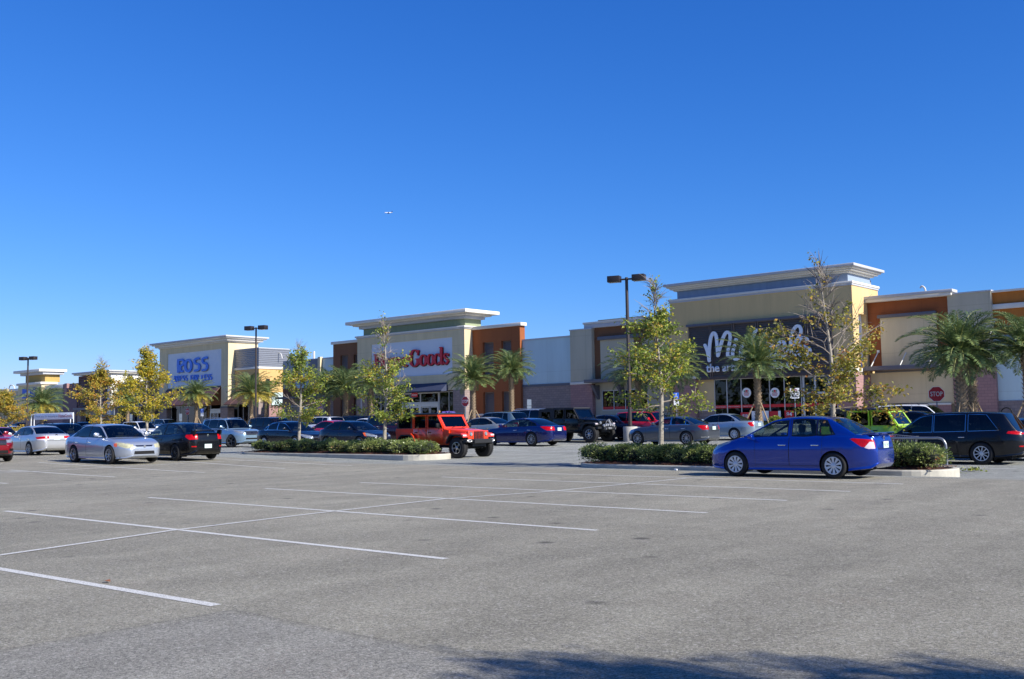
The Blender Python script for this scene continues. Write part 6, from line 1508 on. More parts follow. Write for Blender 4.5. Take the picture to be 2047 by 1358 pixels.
# black crossover wagon at right
S = suv(5.27, 1.93, 1.75, 2.99, BLKB, 'ten', hood=1.05, nose=.80, belt=1.05, ws=(.225, .40), rw=(.885, .965), wr=.365, foh=.195, wm=HUBC, rails=False, hm=CHR, trim=CHR, trimw=.012,
        lamps=[('tail_lamp', [(5.4, 1.00), (5.1, .98), (4.80, 1.02), (4.84, 1.09), (5.4, 1.13)], .02, -1), ('headlamp', [(-.1, .7), (.5, .76), (.6, .86), (-.1, .8)], .45, 1), ('reflector', [(5.4, .58), (5.14, .58), (5.14, .62), (5.4, .62)], .55, -1)])
S['win'] = [((1.45, 0), (2.42, 0)), ((2.49, 0), (3.50, 0)), ((3.60, 0), (4.55, .34))]; S['doors'] = [(1.62, 2.46, .36), (2.46, 3.58, .36)]
car('black_wagon', 'long black crossover with chrome window line and silver ten spoke wheels at the right', 'car', S, place(S, (1963, 930), 'r', LTT), LTT)
# deep blue sedan beyond the off-roader
S = sedan(4.90, 1.86, 1.44, 2.775, DBL, 'twist', hood=.95, nose=.66, belt=.97, tail=1.04, ws=(.27, .46), rw=(.72, .88), wr=.35, foh=.2, hm=CHR, gside=glass('grey_glass', (.2, .24, .26), .01),
          lamps=[('tail_lamp', [(5.0, .78), (4.7, .78), (4.30, .98), (4.42, 1.0), (5.0, .96)], .36, -1), ('headlamp', [(-.1, .58), (.5, .66), (.6, .8), (-.1, .7)], .45, 1)])
car('deep_blue_sedan', 'deep blue sedan with two tone spoked wheels between the orange and black off-roaders', 'car', S, place(S, (1062, 893), 'r', LTT), LTT)
# grey sedan
S = sedan(4.69, 1.81, 1.44, 2.84, GRY, 'multi', hood=.95, nose=.66, belt=.97, tail=1.02, ws=(.30, .47), rw=(.71, .87), wr=.34, foh=.17, trim=CHR, hm=CHR, gside=glass('grey_glass', (.2, .24, .26), .01),
          lamps=[('tail_lamp', [(4.8, .76), (4.5, .74), (4.24, .92), (4.34, .97), (4.8, .95)], .48, -1), ('headlamp', [(-.1, .58), (.5, .66), (.6, .8), (-.1, .7)], .45, 1), ('chrome_strip', [(4.8, .38), (4.4, .38), (4.4, .41), (4.8, .41)], .4, -1)])
car('grey_sedan', 'metallic grey sedan with chrome window trim parked by the concrete lamp base', 'car', S, place(S, (1372, 891), 'r', LTT), LTT)
# old silver compact
S = sedan(4.51, 1.71, 1.41, 2.535, SILB, 'hubbasic', hood=.92, nose=.66, belt=.92, tail=1.0, ws=(.27, .44), rw=(.68, .83), wr=.31, foh=.205, wm=HUBC, rplate=True, pz=.80,
          lamps=[('tail_lamp', [(4.6, .70), (4.36, .70), (4.20, .86), (4.24, .93), (4.6, .92)], .55, -1), ('headlamp', [(-.1, .58), (.5, .66), (.6, .8), (-.1, .7)], .45, 1)])
car('silver_compact', 'small older silver-blue sedan with a red corner lamp, parked nearest the brown louvred store', 'car', S, place(S, (1468, 881), 'r', LTT), LTT)
# black off-roader with light bar
g = G(1178, 886); offroader('black_off_roader', 'lifted black soft top off-roader with round spot lamps and winch', (g.x-(2.39-.80), g.y+.95), RT, BLKP, CLOTH, soft=True, lights=True, wheelm=ALLOY, wr=.45, lift=.10, style='offroad2')
# ice blue SUV, turned front wheel
S = suv(4.52, 1.84, 1.70, 2.755, LBL, 'five', hood=1.08, nose=.86, belt=1.08, ws=(.27, .40), rw=(.92, .975), wr=.36, foh=.18, wm=ALLOYD, steer=.45,
        panels=[('grille', [(-.38, .70), (.38, .70), (.44, .92), (-.44, .92)], 1), ('air_intake', [(-.42, .44), (.42, .44), (.4, .54), (-.4, .54)], 1)], badges=[(1, .82)], railm=ALLOY)
car('ice_blue_suv', 'ice blue boxy SUV with front wheels turned, coming out behind the black winged sedan', 'SUV', S, place(S, (461, 895), 'f', RT), RT)
# black sedan behind left island
S = sedan(4.80, 1.82, 1.47, 2.775, BLKB, 'hubbasic', ws=(.27, .45), rw=(.70, .87), wm=HUBC, trim=CHR)
car('blue_black_sedan', 'blue-black sedan with chrome edged windows behind the left end of the left island', 'car', S, place(S, (528, 884), 'r', RT, Y=33.0), RT)
S = sedan(4.37, 1.72, 1.455, 2.57, NVY, 'five', ws=(.24, .44), rw=(.74, .90), hood=.96, nose=.68, belt=.97, tail=1.05, gws=GCL,
          lamps=[('indicator', [(.40, .66), (.52, .68), (.66, .83), (.55, .85)], .36, 1), ('headlamp', [(-.1, .63), (.40, .67), (.54, .84), (-.1, .74)], .36, 1), ('tail_lamp', [(4.5, .80), (4.2, .80), (4.0, .95), (4.5, 1.0)], .5, -1)])
car('navy_sedan', 'small navy sedan behind the middle of the left island, next to the orange off-roader', 'car', S, place(S, (652, 886), 'r', RT, Y=32.6), RT)
# silver sedan, left, rear view
S = sedan(4.80, 1.83, 1.475, 2.73, SILV2, 'seven', hood=.95, belt=.97, tail=1.06, ws=(.27, .45), rw=(.72, .87), wr=.335, foh=.2, pz=.84,
          lamps=[('reverse_lamp', [(4.9, .76), (4.5, .76), (4.44, .80), (4.9, .83)], .40, -1), ('tail_lamp', [(4.9, .83), (4.44, .80), (4.30, .90), (4.9, .95)], .36, -1), ('headlamp', [(-.1, .6), (.5, .68), (.6, .8), (-.1, .72)], .45, 1)])
car('pale_silver_sedan', 'pale silver sedan seen from behind, left of the silver sedan with yellowed headlamps', 'car', S, place(S, (57, 911), 'r', LTT), LTT)
# dark red SUV cut by the left edge
S = suv(4.86, 1.93, 1.68, 2.85, DRED, 'five', hood=1.05, nose=.86, belt=1.08, clad=.34, fplate=False,
        lamps=[('fog_lamp', [(-.1, .44), (.30, .44), (.30, .54), (-.1, .54)], .55, 1), ('headlamp', [(-.1, .78), (.14, .78), (.50, .90), (.56, 1.0), (-.1, .92)], .44, 1), ('tail_lamp', [(5, .8), (4.6, .82), (4.6, 1.0), (5, 1.02)], .6, -1)])
cx = FX(27, 930, 17.6)+.2; car('dark_red_suv', 'dark red SUV whose front end enters at the left edge of the picture', 'SUV', S, (cx-2.43, 16.2+.6), RT)
# cars of the farther rows
S = suv(4.90, 1.90, 1.62, 2.85, NVY, 'five'); car('dark_blue_suv', 'dark blue SUV behind the pale silver sedan at the left', 'SUV', S, (FX(96, 850, 25.4), 26.3), RT)
S = suv(4.85, 1.90, 1.74, 2.85, BLKB, 'five'); car('blue_black_suv', 'blue-black SUV between the ice blue SUV and the blue-black sedan', 'SUV', S, (FX(536, 850, 41), 41.5), RT)
S = suv(4.63, 1.84, 1.66, 2.7, WHTP, 'five'); car('white_crossover', 'white crossover seen above the blue-black sedan, behind the young oak', 'SUV', S, (FX(628, 850, 47), 47.6), LTT)
S = sedan(4.6, 1.80, 1.45, 2.7, RED, 'five'); car('red_sedan', 'red sedan roof showing between the white crossover and the navy sedan', 'car', S, (FX(655, 850, 38), 38.8), RT)
S = suv(4.7, 1.85, 1.60, 2.7, NVY, 'five'); car('roof_racked_wagon', 'dark wagon with roof rails behind the navy sedan, before the stakes of a palm', 'car', S, (FX(692, 845, 52), 52.5), LTT)
S = sedan(4.6, 1.8, 1.50, 2.7, WHTP, 'five'); car('white_sedan', 'white sedan roof just visible left of the maroon SUV', 'car', S, (FX(735, 845, 46), 46.5), RT)
S = suv(4.85, 1.90, 1.75, 2.8, MAR, 'five', hm=CHR); car('maroon_suv', 'maroon SUV partly hidden behind the rear of the orange off-roader', 'SUV', S, (FX(778, 850, 38.5), 39.3), RT)
S = sedan(4.7, 1.80, 1.45, 2.7, BEI, 'five', tail=1.03); car('champagne_sedan', 'champagne sedan boot with red lamps just beyond the orange off-roader bonnet', 'car', S, (FX(945, 850, 43.5), 44.4), LTT)
S = suv(4.72, 1.92, 1.70, 2.82, TEAL, 'five', rails=False, rw=(.86, .965)); car('grey_teal_crossover', 'grey-teal crossover seen from behind, under the palm pair', 'SUV', S, (FX(975, 850, 46.5), 47.4), LTT)
S = suv(5.08, 1.96, 1.76, 3.03, SILV, 'five', ws=(.18, .37), rw=(.92, .985), railm=ALLOY); car('silver_minivan', 'silver minivan with dark rear glass beyond the grey-teal crossover', 'minivan', S, (FX(1036, 845, 51.5), 52.4), LTT)
S = sedan(4.85, 1.85, 1.45, 2.8, NVY, 'multi'); car('dark_blue_sedan', 'dark blue sedan between the black off-roader and the lamp base', 'car', S, (FX(1212, 850, 46.6), 47.6), RT)
S = suv(4.10, 1.79, 1.61, 2.55, RED, 'five', ws=(.24, .36), rw=(.93, .985), hood=1.06, nose=.80, belt=1.02, rails=False, foh=.2, tum=.14); car('red_boxy_hatchback', 'bright red boxy hatchback behind the lamp post', 'car', S, (FX(1272, 850, 47), 48.2), RT)
offroader('lime_off_roader', 'lime green off-roader with black top beyond the roof of the bright blue sedan', (FX(1752, 850, 36.5), 37.3), RT, LIME, ROOFB)
S = suv(4.9, 1.92, 1.76, 2.85, WHTP, 'five', railm=BLK); car('white_suv', 'white SUV with dark roof rails behind the black crossover, near the right stop sign', 'SUV', S, (FX(1826, 840, 47), 48), RT)
S = suv(4.6, 1.84, 1.66, 2.7, BLKB, 'five', rails=False); car('black_hatchback', 'black hatchback between the lime off-roader and the white SUV', 'car', S, (FX(1820, 850, 41.5), 42.3), RT)
S = sedan(4.6, 1.8, 1.48, 2.7, paint('paint_mid_blue', (40, 96, 150), .4, .28), 'five'); car('mid_blue_sedan', 'mid blue car cut by the right edge behind the black crossover', 'car', S, (FX(2062, 850, 38), 38.8), RT)
for px, Y, py, kind, pm, lab in ((282, 43, 858, 'suv', WHTP, 'small white SUV under the bright yellow oak'), (332, 60, 850, 'suv', SILB, 'silver-blue SUV behind the roof of the black winged sedan'), (430, 52, 850, 'sedan', DRED, 'dark red sedan sliver beyond the ice blue SUV'),
                           (12, 62, 860, 'sedan', NVY, 'dark blue sedan deep in the lot at the left edge'), (26, 46, 860, 'sedan', WHTP, 'white sedan behind the dark red SUV at the left edge'), (2, 30, 870, 'sedan', RED, 'red sedan behind the dark red SUV, cut by the left edge'),
                           (165, 50, 858, 'suv', BLKB, 'black SUV behind the cart corral sign'), (318, 66, 850, 'sedan', NVY, 'dark blue sedan deep in the lot under the left store columns'), (232, 56, 858, 'sedan', BLKB, 'black sedan roof behind the silver sedan with yellowed headlamps'),
                           (40, 70, 858, 'suv', NVY, 'dark blue SUV beyond the dark blue sedan at the far left'), (188, 44, 862, 'sedan', SILV, 'silver roof between the cart corral and the silver sedan')):
    S = (suv if kind == 'suv' else sedan)(4.65, 1.83, 1.66 if kind == 'suv' else 1.46, 2.7, pm, 'five'); Yb_ = min(Y, 58); car('distant_'+('suv' if kind == 'suv' else 'sedan'), lab, 'SUV' if kind == 'suv' else 'car', S, (FX(px, py, Yb_), Yb_), RT)
# ================================================================== lamp posts, signs, corrals, carts, people, aeroplane
POLE = mat('pole_bronze', (52, 44, 42), .5, var=.1); HEAD = mat('lamp_head_bronze', (40, 34, 34), .5); GALV = mat('galvanised_steel', (150, 154, 158), .38, metal=.75, var=.1, vscale=8)
def lamp_post(label, bpx, tpx, tpy, Y, base=True, hs=1.0):
    x = FX(bpx, 860, Y); z = zg(x, Y); zt = FZ(tpx, tpy, Y); T = thing('lamp_post', label, 'lamp post', (x, Y, z), 0, 'parking lot lamp posts')
    bh = .82 if base else .1; mb = MB(); mb.lathe([(.40, -.1), (.40, bh-.04), (.37, bh), (.001, bh)], 28); mb.build('concrete_base', CONC, T)
    mb = MB(); mb.bbox(-.17, .17, -.17, .17, bh, bh+.05, .01); mb.tube([(0, 0, bh), (0, 0, zt-z)], [.11, .085], 10); mb.build('pole', POLE, T)
    h = zt-z-.1
    d = Vector((CR.x, CR.y, 0)).normalized()           # arm runs across the row
    ax = Vector((math.cos(math.radians(18)), math.sin(math.radians(18)), 0)); mb = MB(); mb.tube([(ax*-.42*hs+Vector((0, 0, h))), (ax*.42*hs+Vector((0, 0, h)))], .05, 8); mb.build('arm', POLE, T)
    for s in (-1, 1):
        M = Matrix.Translation(ax*s*.85*hs+Vector((0, 0, h+.04))) @ Matrix.Rotation(math.radians(18), 4, 'Z'); mb = MB(); mb.bbox(-.42*hs, .42*hs, -.30*hs, .30*hs, -.21*hs, .21*hs, .02, 0, M); o = mb.build('lamp_head', HEAD, T)
        g = MB(); g.box(-.34*hs, .34*hs, -.20*hs, .20*hs, -.222*hs, -.212*hs, 0, M); g.build('lens', mat('lamp_lens', (170, 170, 160), .3), o)
    return T
lamp_post('tall double headed lamp post on a round concrete base beside the grey sedan', 1260, 1243.5, 556, 46.3, hs=.84)
lamp_post('double headed lamp post right of the blue lettered store', 511, 508.5, 655, 58.5, hs=.98)
lamp_post('double headed lamp post at the far left, before the blue signed shop', 53, 53, 716, 50, hs=.92)
SGRED = mat('stop_red', (178, 22, 34), .45); SGWH = mat('sign_reflective_white', (222, 224, 226), .45); SGBL = mat('sign_reflective_blue', (36, 96, 200), .45); SGAL = mat('sign_back', (150, 160, 168), .45, metal=.5)
def post_sign(kind, label, px, py, Y, size, cat='sign', yaw=0.0, ph=None):
    c = FP(px, py, Y); z = zg(c.x, Y)+(.15 if Y > 61 else 0); T = thing(kind, label, cat, (c.x, Y, z), yaw); h = c.z-z; mb = MB()
    mb.tube([(0, .03, 0), (0, .03, h+size*.4)], .032, 6); mb.build('post', GALV if kind != 'stop_sign' else mat('post_grey_blue', (96, 108, 124), .5, metal=.5), T); return T, h
def stop_sign(label, px, py, Y, d=.76, yaw=0.0):
    T, h = post_sign('stop_sign', label, px, py, Y, d, 'stop sign', yaw); r = d/2/math.cos(math.pi/8)
    def oc(rr): return [(rr*math.cos(math.pi/8+k*math.pi/4), h+rr*math.sin(math.pi/8+k*math.pi/4)) for k in range(8)]
    mb = MB(); mb.prism(oc(r), -.012, -.004); o = mb.build('plate', SGWH, T); mb = MB(); mb.prism(oc(r*.94), -.017, -.0125); mb.build('plate_face', SGRED, o)
    text_mesh('STOP', 'lettering', SGWH, -d*.38, d*.38, h-d*.15, h+d*.17, -.018, .006, o, .012, spacing=1.0)
stop_sign('red stop sign at the right, in front of the tan wing wall', 1872, 788, 56, .80, math.radians(22))
stop_sign('red stop sign in front of the pier of the red lettered store', 930, 803, 58, .80, 0.0)
stop_sign('half shaded stop sign between the trees left of the red lettered store', 640, 816, 60, .80, 0.0)
stop_sign('distant stop sign in front of the blue lettered store awnings', 375, 823, 62, .80, 0.0)
def access_sign(label, px, py, Y, yaw=.6, back=False, w_=.32, two=True):
    T, h = post_sign('parking_sign', label, px, py, Y, .5, 'sign', yaw); mb = MB(); mb.box(-w_/2, w_/2, -.012, 0, h-.0, h+.46); o = mb.build('plate', SGBL if not back else SGAL, T)
    if not back:
        mb = MB(); mb.box(-w_/2, w_/2, -.016, -.0125, h-.0, h+.06); mb.lathe([(.035, -.018), (.035, -.013)], 10, 0, Matrix.Translation((0, 0, h+.38)), 'y'); mb.lathe([(.001, -.018), (.035, -.018)], 10, 0, Matrix.Translation((0, 0, h+.38)), 'y')
        stroke(mb, [(-.01, h+.34), (-.01, h+.23), (.06, h+.23), (.085, h+.13)], .028, lambda u, v, d: Vector((u, -.0125-d, v)), .004); stroke(mb, [(.07*math.cos(a)-.02, h+.18+.07*math.sin(a)) for a in [2.0+k*.42 for k in range(10)]], .02, lambda u, v, d: Vector((u, -.0125-d, v)), .0045); mb.build('symbol', SGWH, o)
    mb = MB(); mb.box(-w_/2, w_/2, -.012, 0, h-.34, h-.03); mb.build('lower_plate', SGWH if not back else SGAL, T)
    return T
access_sign('blue accessible parking sign with white plate, beneath the blue lettered store', 404, 826, 60)
access_sign('blue accessible parking sign between the lamp post and the stop sign', 612, 824, 58)
access_sign('blue accessible parking sign behind the young oak by the grey sedan', 1352, 800, 54)
access_sign('grey back of a parking sign left of the blue accessible one', 361, 836, 58, back=True)
access_sign('grey backed parking sign under the bright yellow oak', 262, 836, 58, back=True)
access_sign('white topped parking sign left of the blue lettered store', 305, 836, 58, back=True)
access_sign('plain grey parking sign before the taupe block wall, right of the palm pair', 1058, 811, 58, .7, back=True)
T, h = post_sign('notice_sign', 'white notice sign with red heading on a post in front of the shop doors', 1589, 795, 52, .6, 'sign', .5); mb = MB(); mb.box(-.25, .25, -.012, 0, h-.05, h+.52); o = mb.build('plate', SGWH, T)
text_mesh('STORE', 'heading', SGRED, -.19, .12, h+.38, h+.47, -.0125, .005, o, .01)
for k, t in enumerate(('PICK UP', 'PARKING ONLY', '15 MINUTES')): text_mesh(t, 'lettering', BLK, -.17, .17, h+.24-k*.12, h+.30-k*.12, -.0125, .005, o)
T = thing('thin_post', 'thin pale post standing left of the bright yellow oak', 'post', tuple(P3(228, 860, 52, zg(FX(228, 860, 52), 52)))); mb = MB(); mb.tube([(0, 0, 0), (0, 0, FZ(228, 816, 52)-T.location.z)], .06, 8); mb.build('pole', GALV, T)
# signed cart corral at left
Y = 33.0; xa, xb = FX(68, 860, Y), FX(146.5, 860, Y); z0 = zg(xa, Y); zt = FZ(100, 827, Y); zb = FZ(100, 839, Y)
T = thing('cart_corral', 'tall cart corral with a long white board lettered in grey and red', 'cart corral', ((xa+xb)/2, Y, z0)); hw_ = (xb-xa)/2
mb = MB()
xs0 = (xa+xb)/2
for yy, a, b in ((0, -hw_, hw_), (1.5, FX(62, 860, Y+1.5)-xs0, FX(140.5, 860, Y+1.5)-xs0)):
    mb.tube(smooth_path([(a, yy, 0), (a, yy, zt-z0-.2), (a+.12, yy, zt-z0-.03), (a+.3, yy, zt-z0)], 3)+smooth_path([(b-.3, yy, zt-z0), (b-.12, yy, zt-z0-.03), (b, yy, zt-z0-.2), (b, yy, 0)], 3), .03, 8)
for zz in (.45, .95):
    mb.tube([(-hw_, 0, zz), (hw_, 0, zz)], .02, 6); mb.tube([(FX(62, 860, Y+1.5)-xs0, 1.5, zz), (FX(140.5, 860, Y+1.5)-xs0, 1.5, zz)], .02, 6)
mb.build('frame', mat('white_tube', (222, 226, 228), .4), T)
mb = MB(); mb.bbox(-hw_+.12, hw_-.02, -.05, -.032, zb-z0, zt-z0-.02, .004); bo = mb.build('board', mat('board_white', (236, 238, 240), .4), T)
text_mesh('Thank you for shopping at', 'board_lettering', mat('letter_grey', (150, 156, 164), .6), -hw_+.3, hw_*.25, zb-z0+.14, zb-z0+.30, -.05, .006, bo); text_mesh('HomeGoods', 'board_lettering', SGRED, hw_*.30, hw_-.15, zb-z0+.12, zb-z0+.36, -.05, .006, bo, .005)
# pipe rail corral at right and its carts
def rail(pxa, py_a, pxb, H_, Y, nm):
    pass
pn = G(1893, 931); pf = G(1866, 925); x0 = pn.x
T = thing('cart_corral', 'low galvanised pipe rail corral at the end of the right island', 'cart corral', (pn.x, pn.y, pn.z)); 
hN = FZ(1888, 876, pn.y)-pn.z; mb = MB()
for dy, ox in ((0, 0), (1.05, FX(1872.5, 900, pn.y+1.05)-pn.x)):
    mb.tube([(ox, dy, 0)]+smooth_path([(ox, dy, hN-.32), (ox-.02, dy, hN-.18), (ox-.10, dy, hN-.05), (ox-.24, dy, hN), (ox-.40, dy, hN)], 4)+[(ox-3.4, dy, hN)]+smooth_path([(ox-3.4, dy, hN), (ox-3.56, dy, hN-.05), (ox-3.64, dy, hN-.2), (ox-3.66, dy, hN-.34)], 4)+[(ox-3.66, dy, 0)], .042, 10)
mb.build('rail', GALV, T)
CARTW = mat('cart_wire', (186, 190, 196), .3, metal=.8)
def cart(label, x, y, rz, red=True):
    T = thing('shopping_cart', label, 'shopping cart', (x, y, zg(x, y)), rz, 'shopping carts left in the rail corral'); mb = MB()
    B0, B1 = [(-.38, -.22, .55), (.38, -.18, .62), (.38, .18, .62), (-.38, .22, .55)], [(-.44, -.28, 1.0), (.46, -.24, .92), (.46, .24, .92), (-.44, .28, 1.0)]
    for q in (B0, B1):
        for i in range(4): mb.tube([q[i], q[(i+1) % 4]], .009, 5)
    for i in range(4):
        a0, a1, b0, b1 = (Vector(v) for v in (B0[i], B0[(i+1) % 4], B1[i], B1[(i+1) % 4])); n = 12 if i % 2 == 0 else 7
        for k in range(n+1): mb.tube([a0+(a1-a0)*k/n, b0+(b1-b0)*k/n], .004, 3, caps=False, smooth=False)
        for k in (1, 2, 3): mb.tube([a0+(b0-a0)*k/4, a1+(b1-a1)*k/4], .004, 3, caps=False, smooth=False)
    for k in range(8):
        a = Vector(B0[0])+(Vector(B0[1])-Vector(B0[0]))*k/7; b = Vector(B0[3])+(Vector(B0[2])-Vector(B0[3]))*k/7; mb.tube([a, b], .004, 3, caps=False, smooth=False)
    mb.build('basket', CARTW, T); mb = MB()
    for sg in (1, -1): mb.tube([(-.44, sg*.24, .98), (-.40, sg*.24, .5), (-.44, sg*.26, .14), (.42, sg*.20, .18)], .013, 6); mb.tube([(-.40, sg*.24, .5), (.30, sg*.2, .58)], .011, 5)
    mb.build('frame', CARTW, T); mb = MB(); mb.tube([(-.50, -.27, 1.03), (-.50, .27, 1.03)], .022, 8); mb.tube([(-.50, -.27, 1.03), (-.43, -.27, .98)], .012, 5); mb.tube([(-.50, .27, 1.03), (-.43, .27, .98)], .012, 5); mb.build('handle', SGRED if red else SGAL, T)
    mb = MB(); mb.bbox(-.42, -.40, -.2, .2, .70, .95, .008); mb.build('child_seat_flap', SGRED if red else SGAL, T)
    for xx, yy in ((-.42, -.24), (-.42, .24), (.38, -.19), (.38, .19)): mb = MB(); mb.lathe([(.001, -.015), (.06, -.015), (.06, .015), (.001, .015)], 12, 0, Matrix.Translation((xx, yy, .06)), 'y'); mb.tube([(xx, yy, .06), (xx, yy, .16)], .012, 4); mb.build('castor', RUB, T)
cart('wire shopping cart with red handle in the rail corral, nearer its open end', pn.x-1.55, pn.y+.5, 0.1); cart('wire shopping cart right behind the boot of the blue sedan, in the rail corral', pn.x-2.35, pn.y+.55, 0.12, False)
# people near the shops
SKIN = mat('skin', (196, 146, 118), .6); HAIRD = mat('hair_dark', (48, 34, 28), .8); HAIRL = mat('hair_fair', (176, 138, 92), .8)
def person(label, px, py_head, Y, ht, shirt, pants, hair, walk=.25, rz=0.0):
    c = FP(px, py_head, Y); z = c.z-ht; T = thing('person', label, 'person', (c.x, Y, z), rz); k = ht/1.72; me = bpy.data.meshes.new('body')
    J = dict(pel=(0, 0, .93), wst=(0, 0, 1.08), chs=(0, 0, 1.30), nk=(0, 0, 1.46), nk2=(.01, 0, 1.53), hd=(.02, 0, 1.60), hd2=(.02, 0, 1.69),
             hL=(0, .10, .90), kL=(walk*.55, .10, .49), aL=(walk*.75, .10, .08), tL=(walk*.75+.16, .11, .03), hR=(0, -.10, .90), kR=(-walk*.1, -.10, .49), aR=(-walk, -.10, .11), tR=(-walk+.14, -.11, .03),
             sL=(0, .17, 1.40), eL=(-.08, .23, 1.14), wL=(.06, .24, .93), fL=(.09, .24, .84), sR=(0, -.17, 1.40), eR=(.0, -.24, 1.14), wR=(.12, -.23, .95), fR=(.16, -.23, .87))
    R_ = dict(pel=.15, wst=.125, chs=.145, nk=.065, nk2=.055, hd=.09, hd2=.075, hL=.095, kL=.062, aL=.042, tL=.035, hR=.095, kR=.062, aR=.042, tR=.035, sL=.065, eL=.045, wL=.03, fL=.03, sR=.065, eR=.045, wR=.03, fR=.03)
    E_ = [('pel', 'wst'), ('wst', 'chs'), ('chs', 'nk'), ('nk', 'nk2'), ('nk2', 'hd'), ('hd', 'hd2'), ('pel', 'hL'), ('hL', 'kL'), ('kL', 'aL'), ('aL', 'tL'), ('pel', 'hR'), ('hR', 'kR'), ('kR', 'aR'), ('aR', 'tR'), ('chs', 'sL'), ('sL', 'eL'), ('eL', 'wL'), ('wL', 'fL'), ('chs', 'sR'), ('sR', 'eR'), ('eR', 'wR'), ('wR', 'fR')]
    ks = list(J); me.from_pydata([tuple(a*k for a in J[n]) for n in ks], [(ks.index(a), ks.index(b)) for a, b in E_], [])
    o = bpy.data.objects.new('body', me); COL.objects.link(o); md = o.modifiers.new('s', 'SKIN'); sb = o.modifiers.new('u', 'SUBSURF'); sb.levels = 1; sb.render_levels = 1
    sv = me.skin_vertices[0].data
    for i, n in enumerate(ks): sv[i].radius = (R_[n]*k, R_[n]*k*(1.18 if n in ('pel', 'wst', 'chs') else 1)); 
    sv[0].use_root = True; bpy.context.view_layer.update(); dg = bpy.context.evaluated_depsgraph_get(); m2 = bpy.data.meshes.new_from_object(o.evaluated_get(dg)); bpy.data.objects.remove(o)
    m2.materials.clear(); [m2.materials.append(m_) for m_ in (shirt, pants, SKIN, BLK)]
    for p in m2.polygons:
        c_ = p.center/k; arm = abs(c_.y) > .20; p.use_smooth = True
        p.material_index = 3 if c_.z < .10 else (2 if c_.z > 1.48 or (arm and c_.z < 1.24) else (0 if c_.z > .95 else 1))
    o = bpy.data.objects.new('body', m2); COL.objects.link(o); o.parent = T
    mb = MB(); mb.lathe([(.001, .10), (.06, .085), (.095, .03), (.10, -.03), (.085, -.07)], 14, 0, Matrix.Translation((.005*k, 0, 1.645*k)) @ Matrix.Scale(k, 4)); mb.build('hair', hair, T)
    return T
person('person in a pale shirt walking by the white sided store', 269, 841, 66, 1.70, mat('shirt_pale', (214, 208, 196), .9), mat('trousers_khaki', (140, 126, 100), .9), HAIRD)
person('fair haired person in blue at the entrance of the blue lettered store', 455, 835.5, 64, 1.66, mat('shirt_blue', (90, 120, 190), .9), mat('trousers_dark', (40, 42, 54), .9), HAIRL)
person('fair haired person at the doors of the red lettered store, above the orange off-roader', 878, 821.5, 66, 1.66, mat('shirt_violet', (80, 74, 130), .9), mat('trousers_dark', (40, 42, 54), .9), HAIRL, rz=1.2)
person('dark haired person in black at the glass doors of the brown louvred store', 1641, 812, 66, 1.70, mat('coat_black', (26, 26, 30), .9), mat('trousers_dark', (40, 42, 54), .9), mat('hair_brown', (84, 52, 34), .8), rz=1.5)
# purple pumpkins of merchandise: a low display by the red lettered store doors
T = thing('merchandise_rack', 'low violet merchandise rack beside the doors of the red lettered store', 'display rack', (FX(895, 825, 66.8), 66.8, .95)); mb = MB(); rnd = random.Random(4)
for k in range(16): mb.bbox(-.9+k*.12, -.9+k*.12+.09, -.25, .25, .75+rnd.random()*.1, 1.35+rnd.random()*.22, .03)
mb.build('garments', mat('violet_cloth', (72, 66, 140), .9, var=.4, vscale=4), T); mb = MB(); [mb.tube([(x, y, 0), (x, y, .8)], .02, 5) for x in (-.85, .95) for y in (-.2, .2)]; mb.build('legs', GALV, T)
# bike rack hoop near right edge
c = FP(2012, 820, 62.5); T = thing('bike_rack', 'black hoop bicycle rack beside the palm stake at the right', 'bike rack', (c.x, 62.5, .95)); mb = MB(); mb.tube([(-.3, 0, 0), (-.3, 0, .55)]+[(-.3*math.cos(a), 0, .55+.3*math.sin(a)) for a in [k*math.pi/8 for k in range(1, 8)]]+[(.3, 0, .55), (.3, 0, 0)], .035, 8); mb.build('hoop', BLK, T)
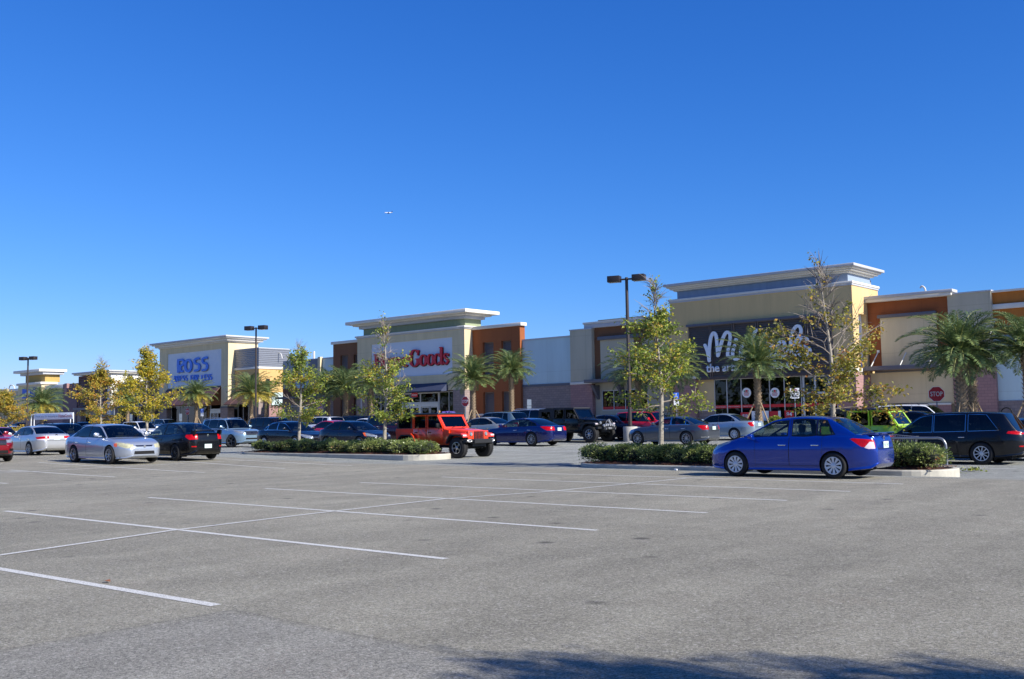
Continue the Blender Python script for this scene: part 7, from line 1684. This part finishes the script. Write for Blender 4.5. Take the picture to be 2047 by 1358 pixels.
# litter
c = G(1351, 941); mb = MB(); mb.bbox(-.05, .05, -.03, .03, 0, .05, .015); o = mb.build('paper_scrap', SGWH); o.location = c; tag(o, 'small white paper scrap at the right island kerb', 'litter')
LEAFB = leafmat('fallen_leaf', [(0, (150, 84, 40)), (1, (178, 120, 60))], 0)
for px, py, lb in ((214, 1165, 'single tan fallen leaf on the paving below the lowest left bay line'), (241, 937, 'orange fallen leaf in front of the silver sedan with yellowed headlamps')):
    c = G(px, py); mb = MB(); mb.raw = True; mb.add([(-.06, 0, .012), (0, .03, .03), (.07, 0, .015), (0, -.035, .025)], [(0, 1, 2, 3)]); o = mb.build('fallen_leaf', LEAFB); o.location = c; tag(o, lb, 'leaf')
# airliner far away
d = ray(776.5, 425.5); Ydist = 4300; c = d*Ydist; c.z += EYE; s = 38
side_ = Vector((-CR.x, -CR.y, 0)).normalized(); T = thing('airliner', 'white jet airliner with dark blue tail flying left across the sky', 'aeroplane', c, math.atan2(side_.y, side_.x))
PW = mat('aircraft_white', (232, 234, 238), .35); PB = mat('aircraft_blue', (24, 44, 110), .4); PG = mat('aircraft_grey', (120, 126, 140), .4)
mb = MB(); prof = [(.001, 17), (.9, 16.2), (1.6, 14.8), (1.95, 12.5), (2.0, 8), (2.0, -8), (1.5, -12.5), (.5, -16.6), (.001, -17)]
mb.lathe([(r, h) for r, h in prof], 20, 0, Matrix.Rotation(-math.pi/2, 4, 'Z'), 'y'); mb.build('fuselage', PW, T)
for sg in (1, -1):
    mb = MB(); mb.prism([(3.5, sg*1.5), (-1.5, sg*16.5), (-3, sg*16.5), (-3, sg*1.5)], -1.3, -.9, 'z'); mb.build('wing', PG, T); mb = MB(); mb.lathe([(.001, 2), (1.0, 1.9), (1.1, 0), (.6, -2), (.001, -2)], 14, 0, Matrix.Translation((2.6, sg*5.2, -2.3)) @ Matrix.Rotation(-math.pi/2, 4, 'Z'), 'y'); mb.build('engine', PB, T)
    mb = MB(); mb.prism([(-12.5, sg*.5), (-16, sg*5.5), (-17.2, sg*5.5), (-16, sg*.5)], .5, .7, 'z'); mb.build('tailplane', PG, T)
mb = MB(); mb.prism([(-10.5, 1.5), (-15.4, 7.5), (-17.6, 7.5), (-16, 1)], -.2, .2, 'y'); mb.build('tail_fin', PB, T)
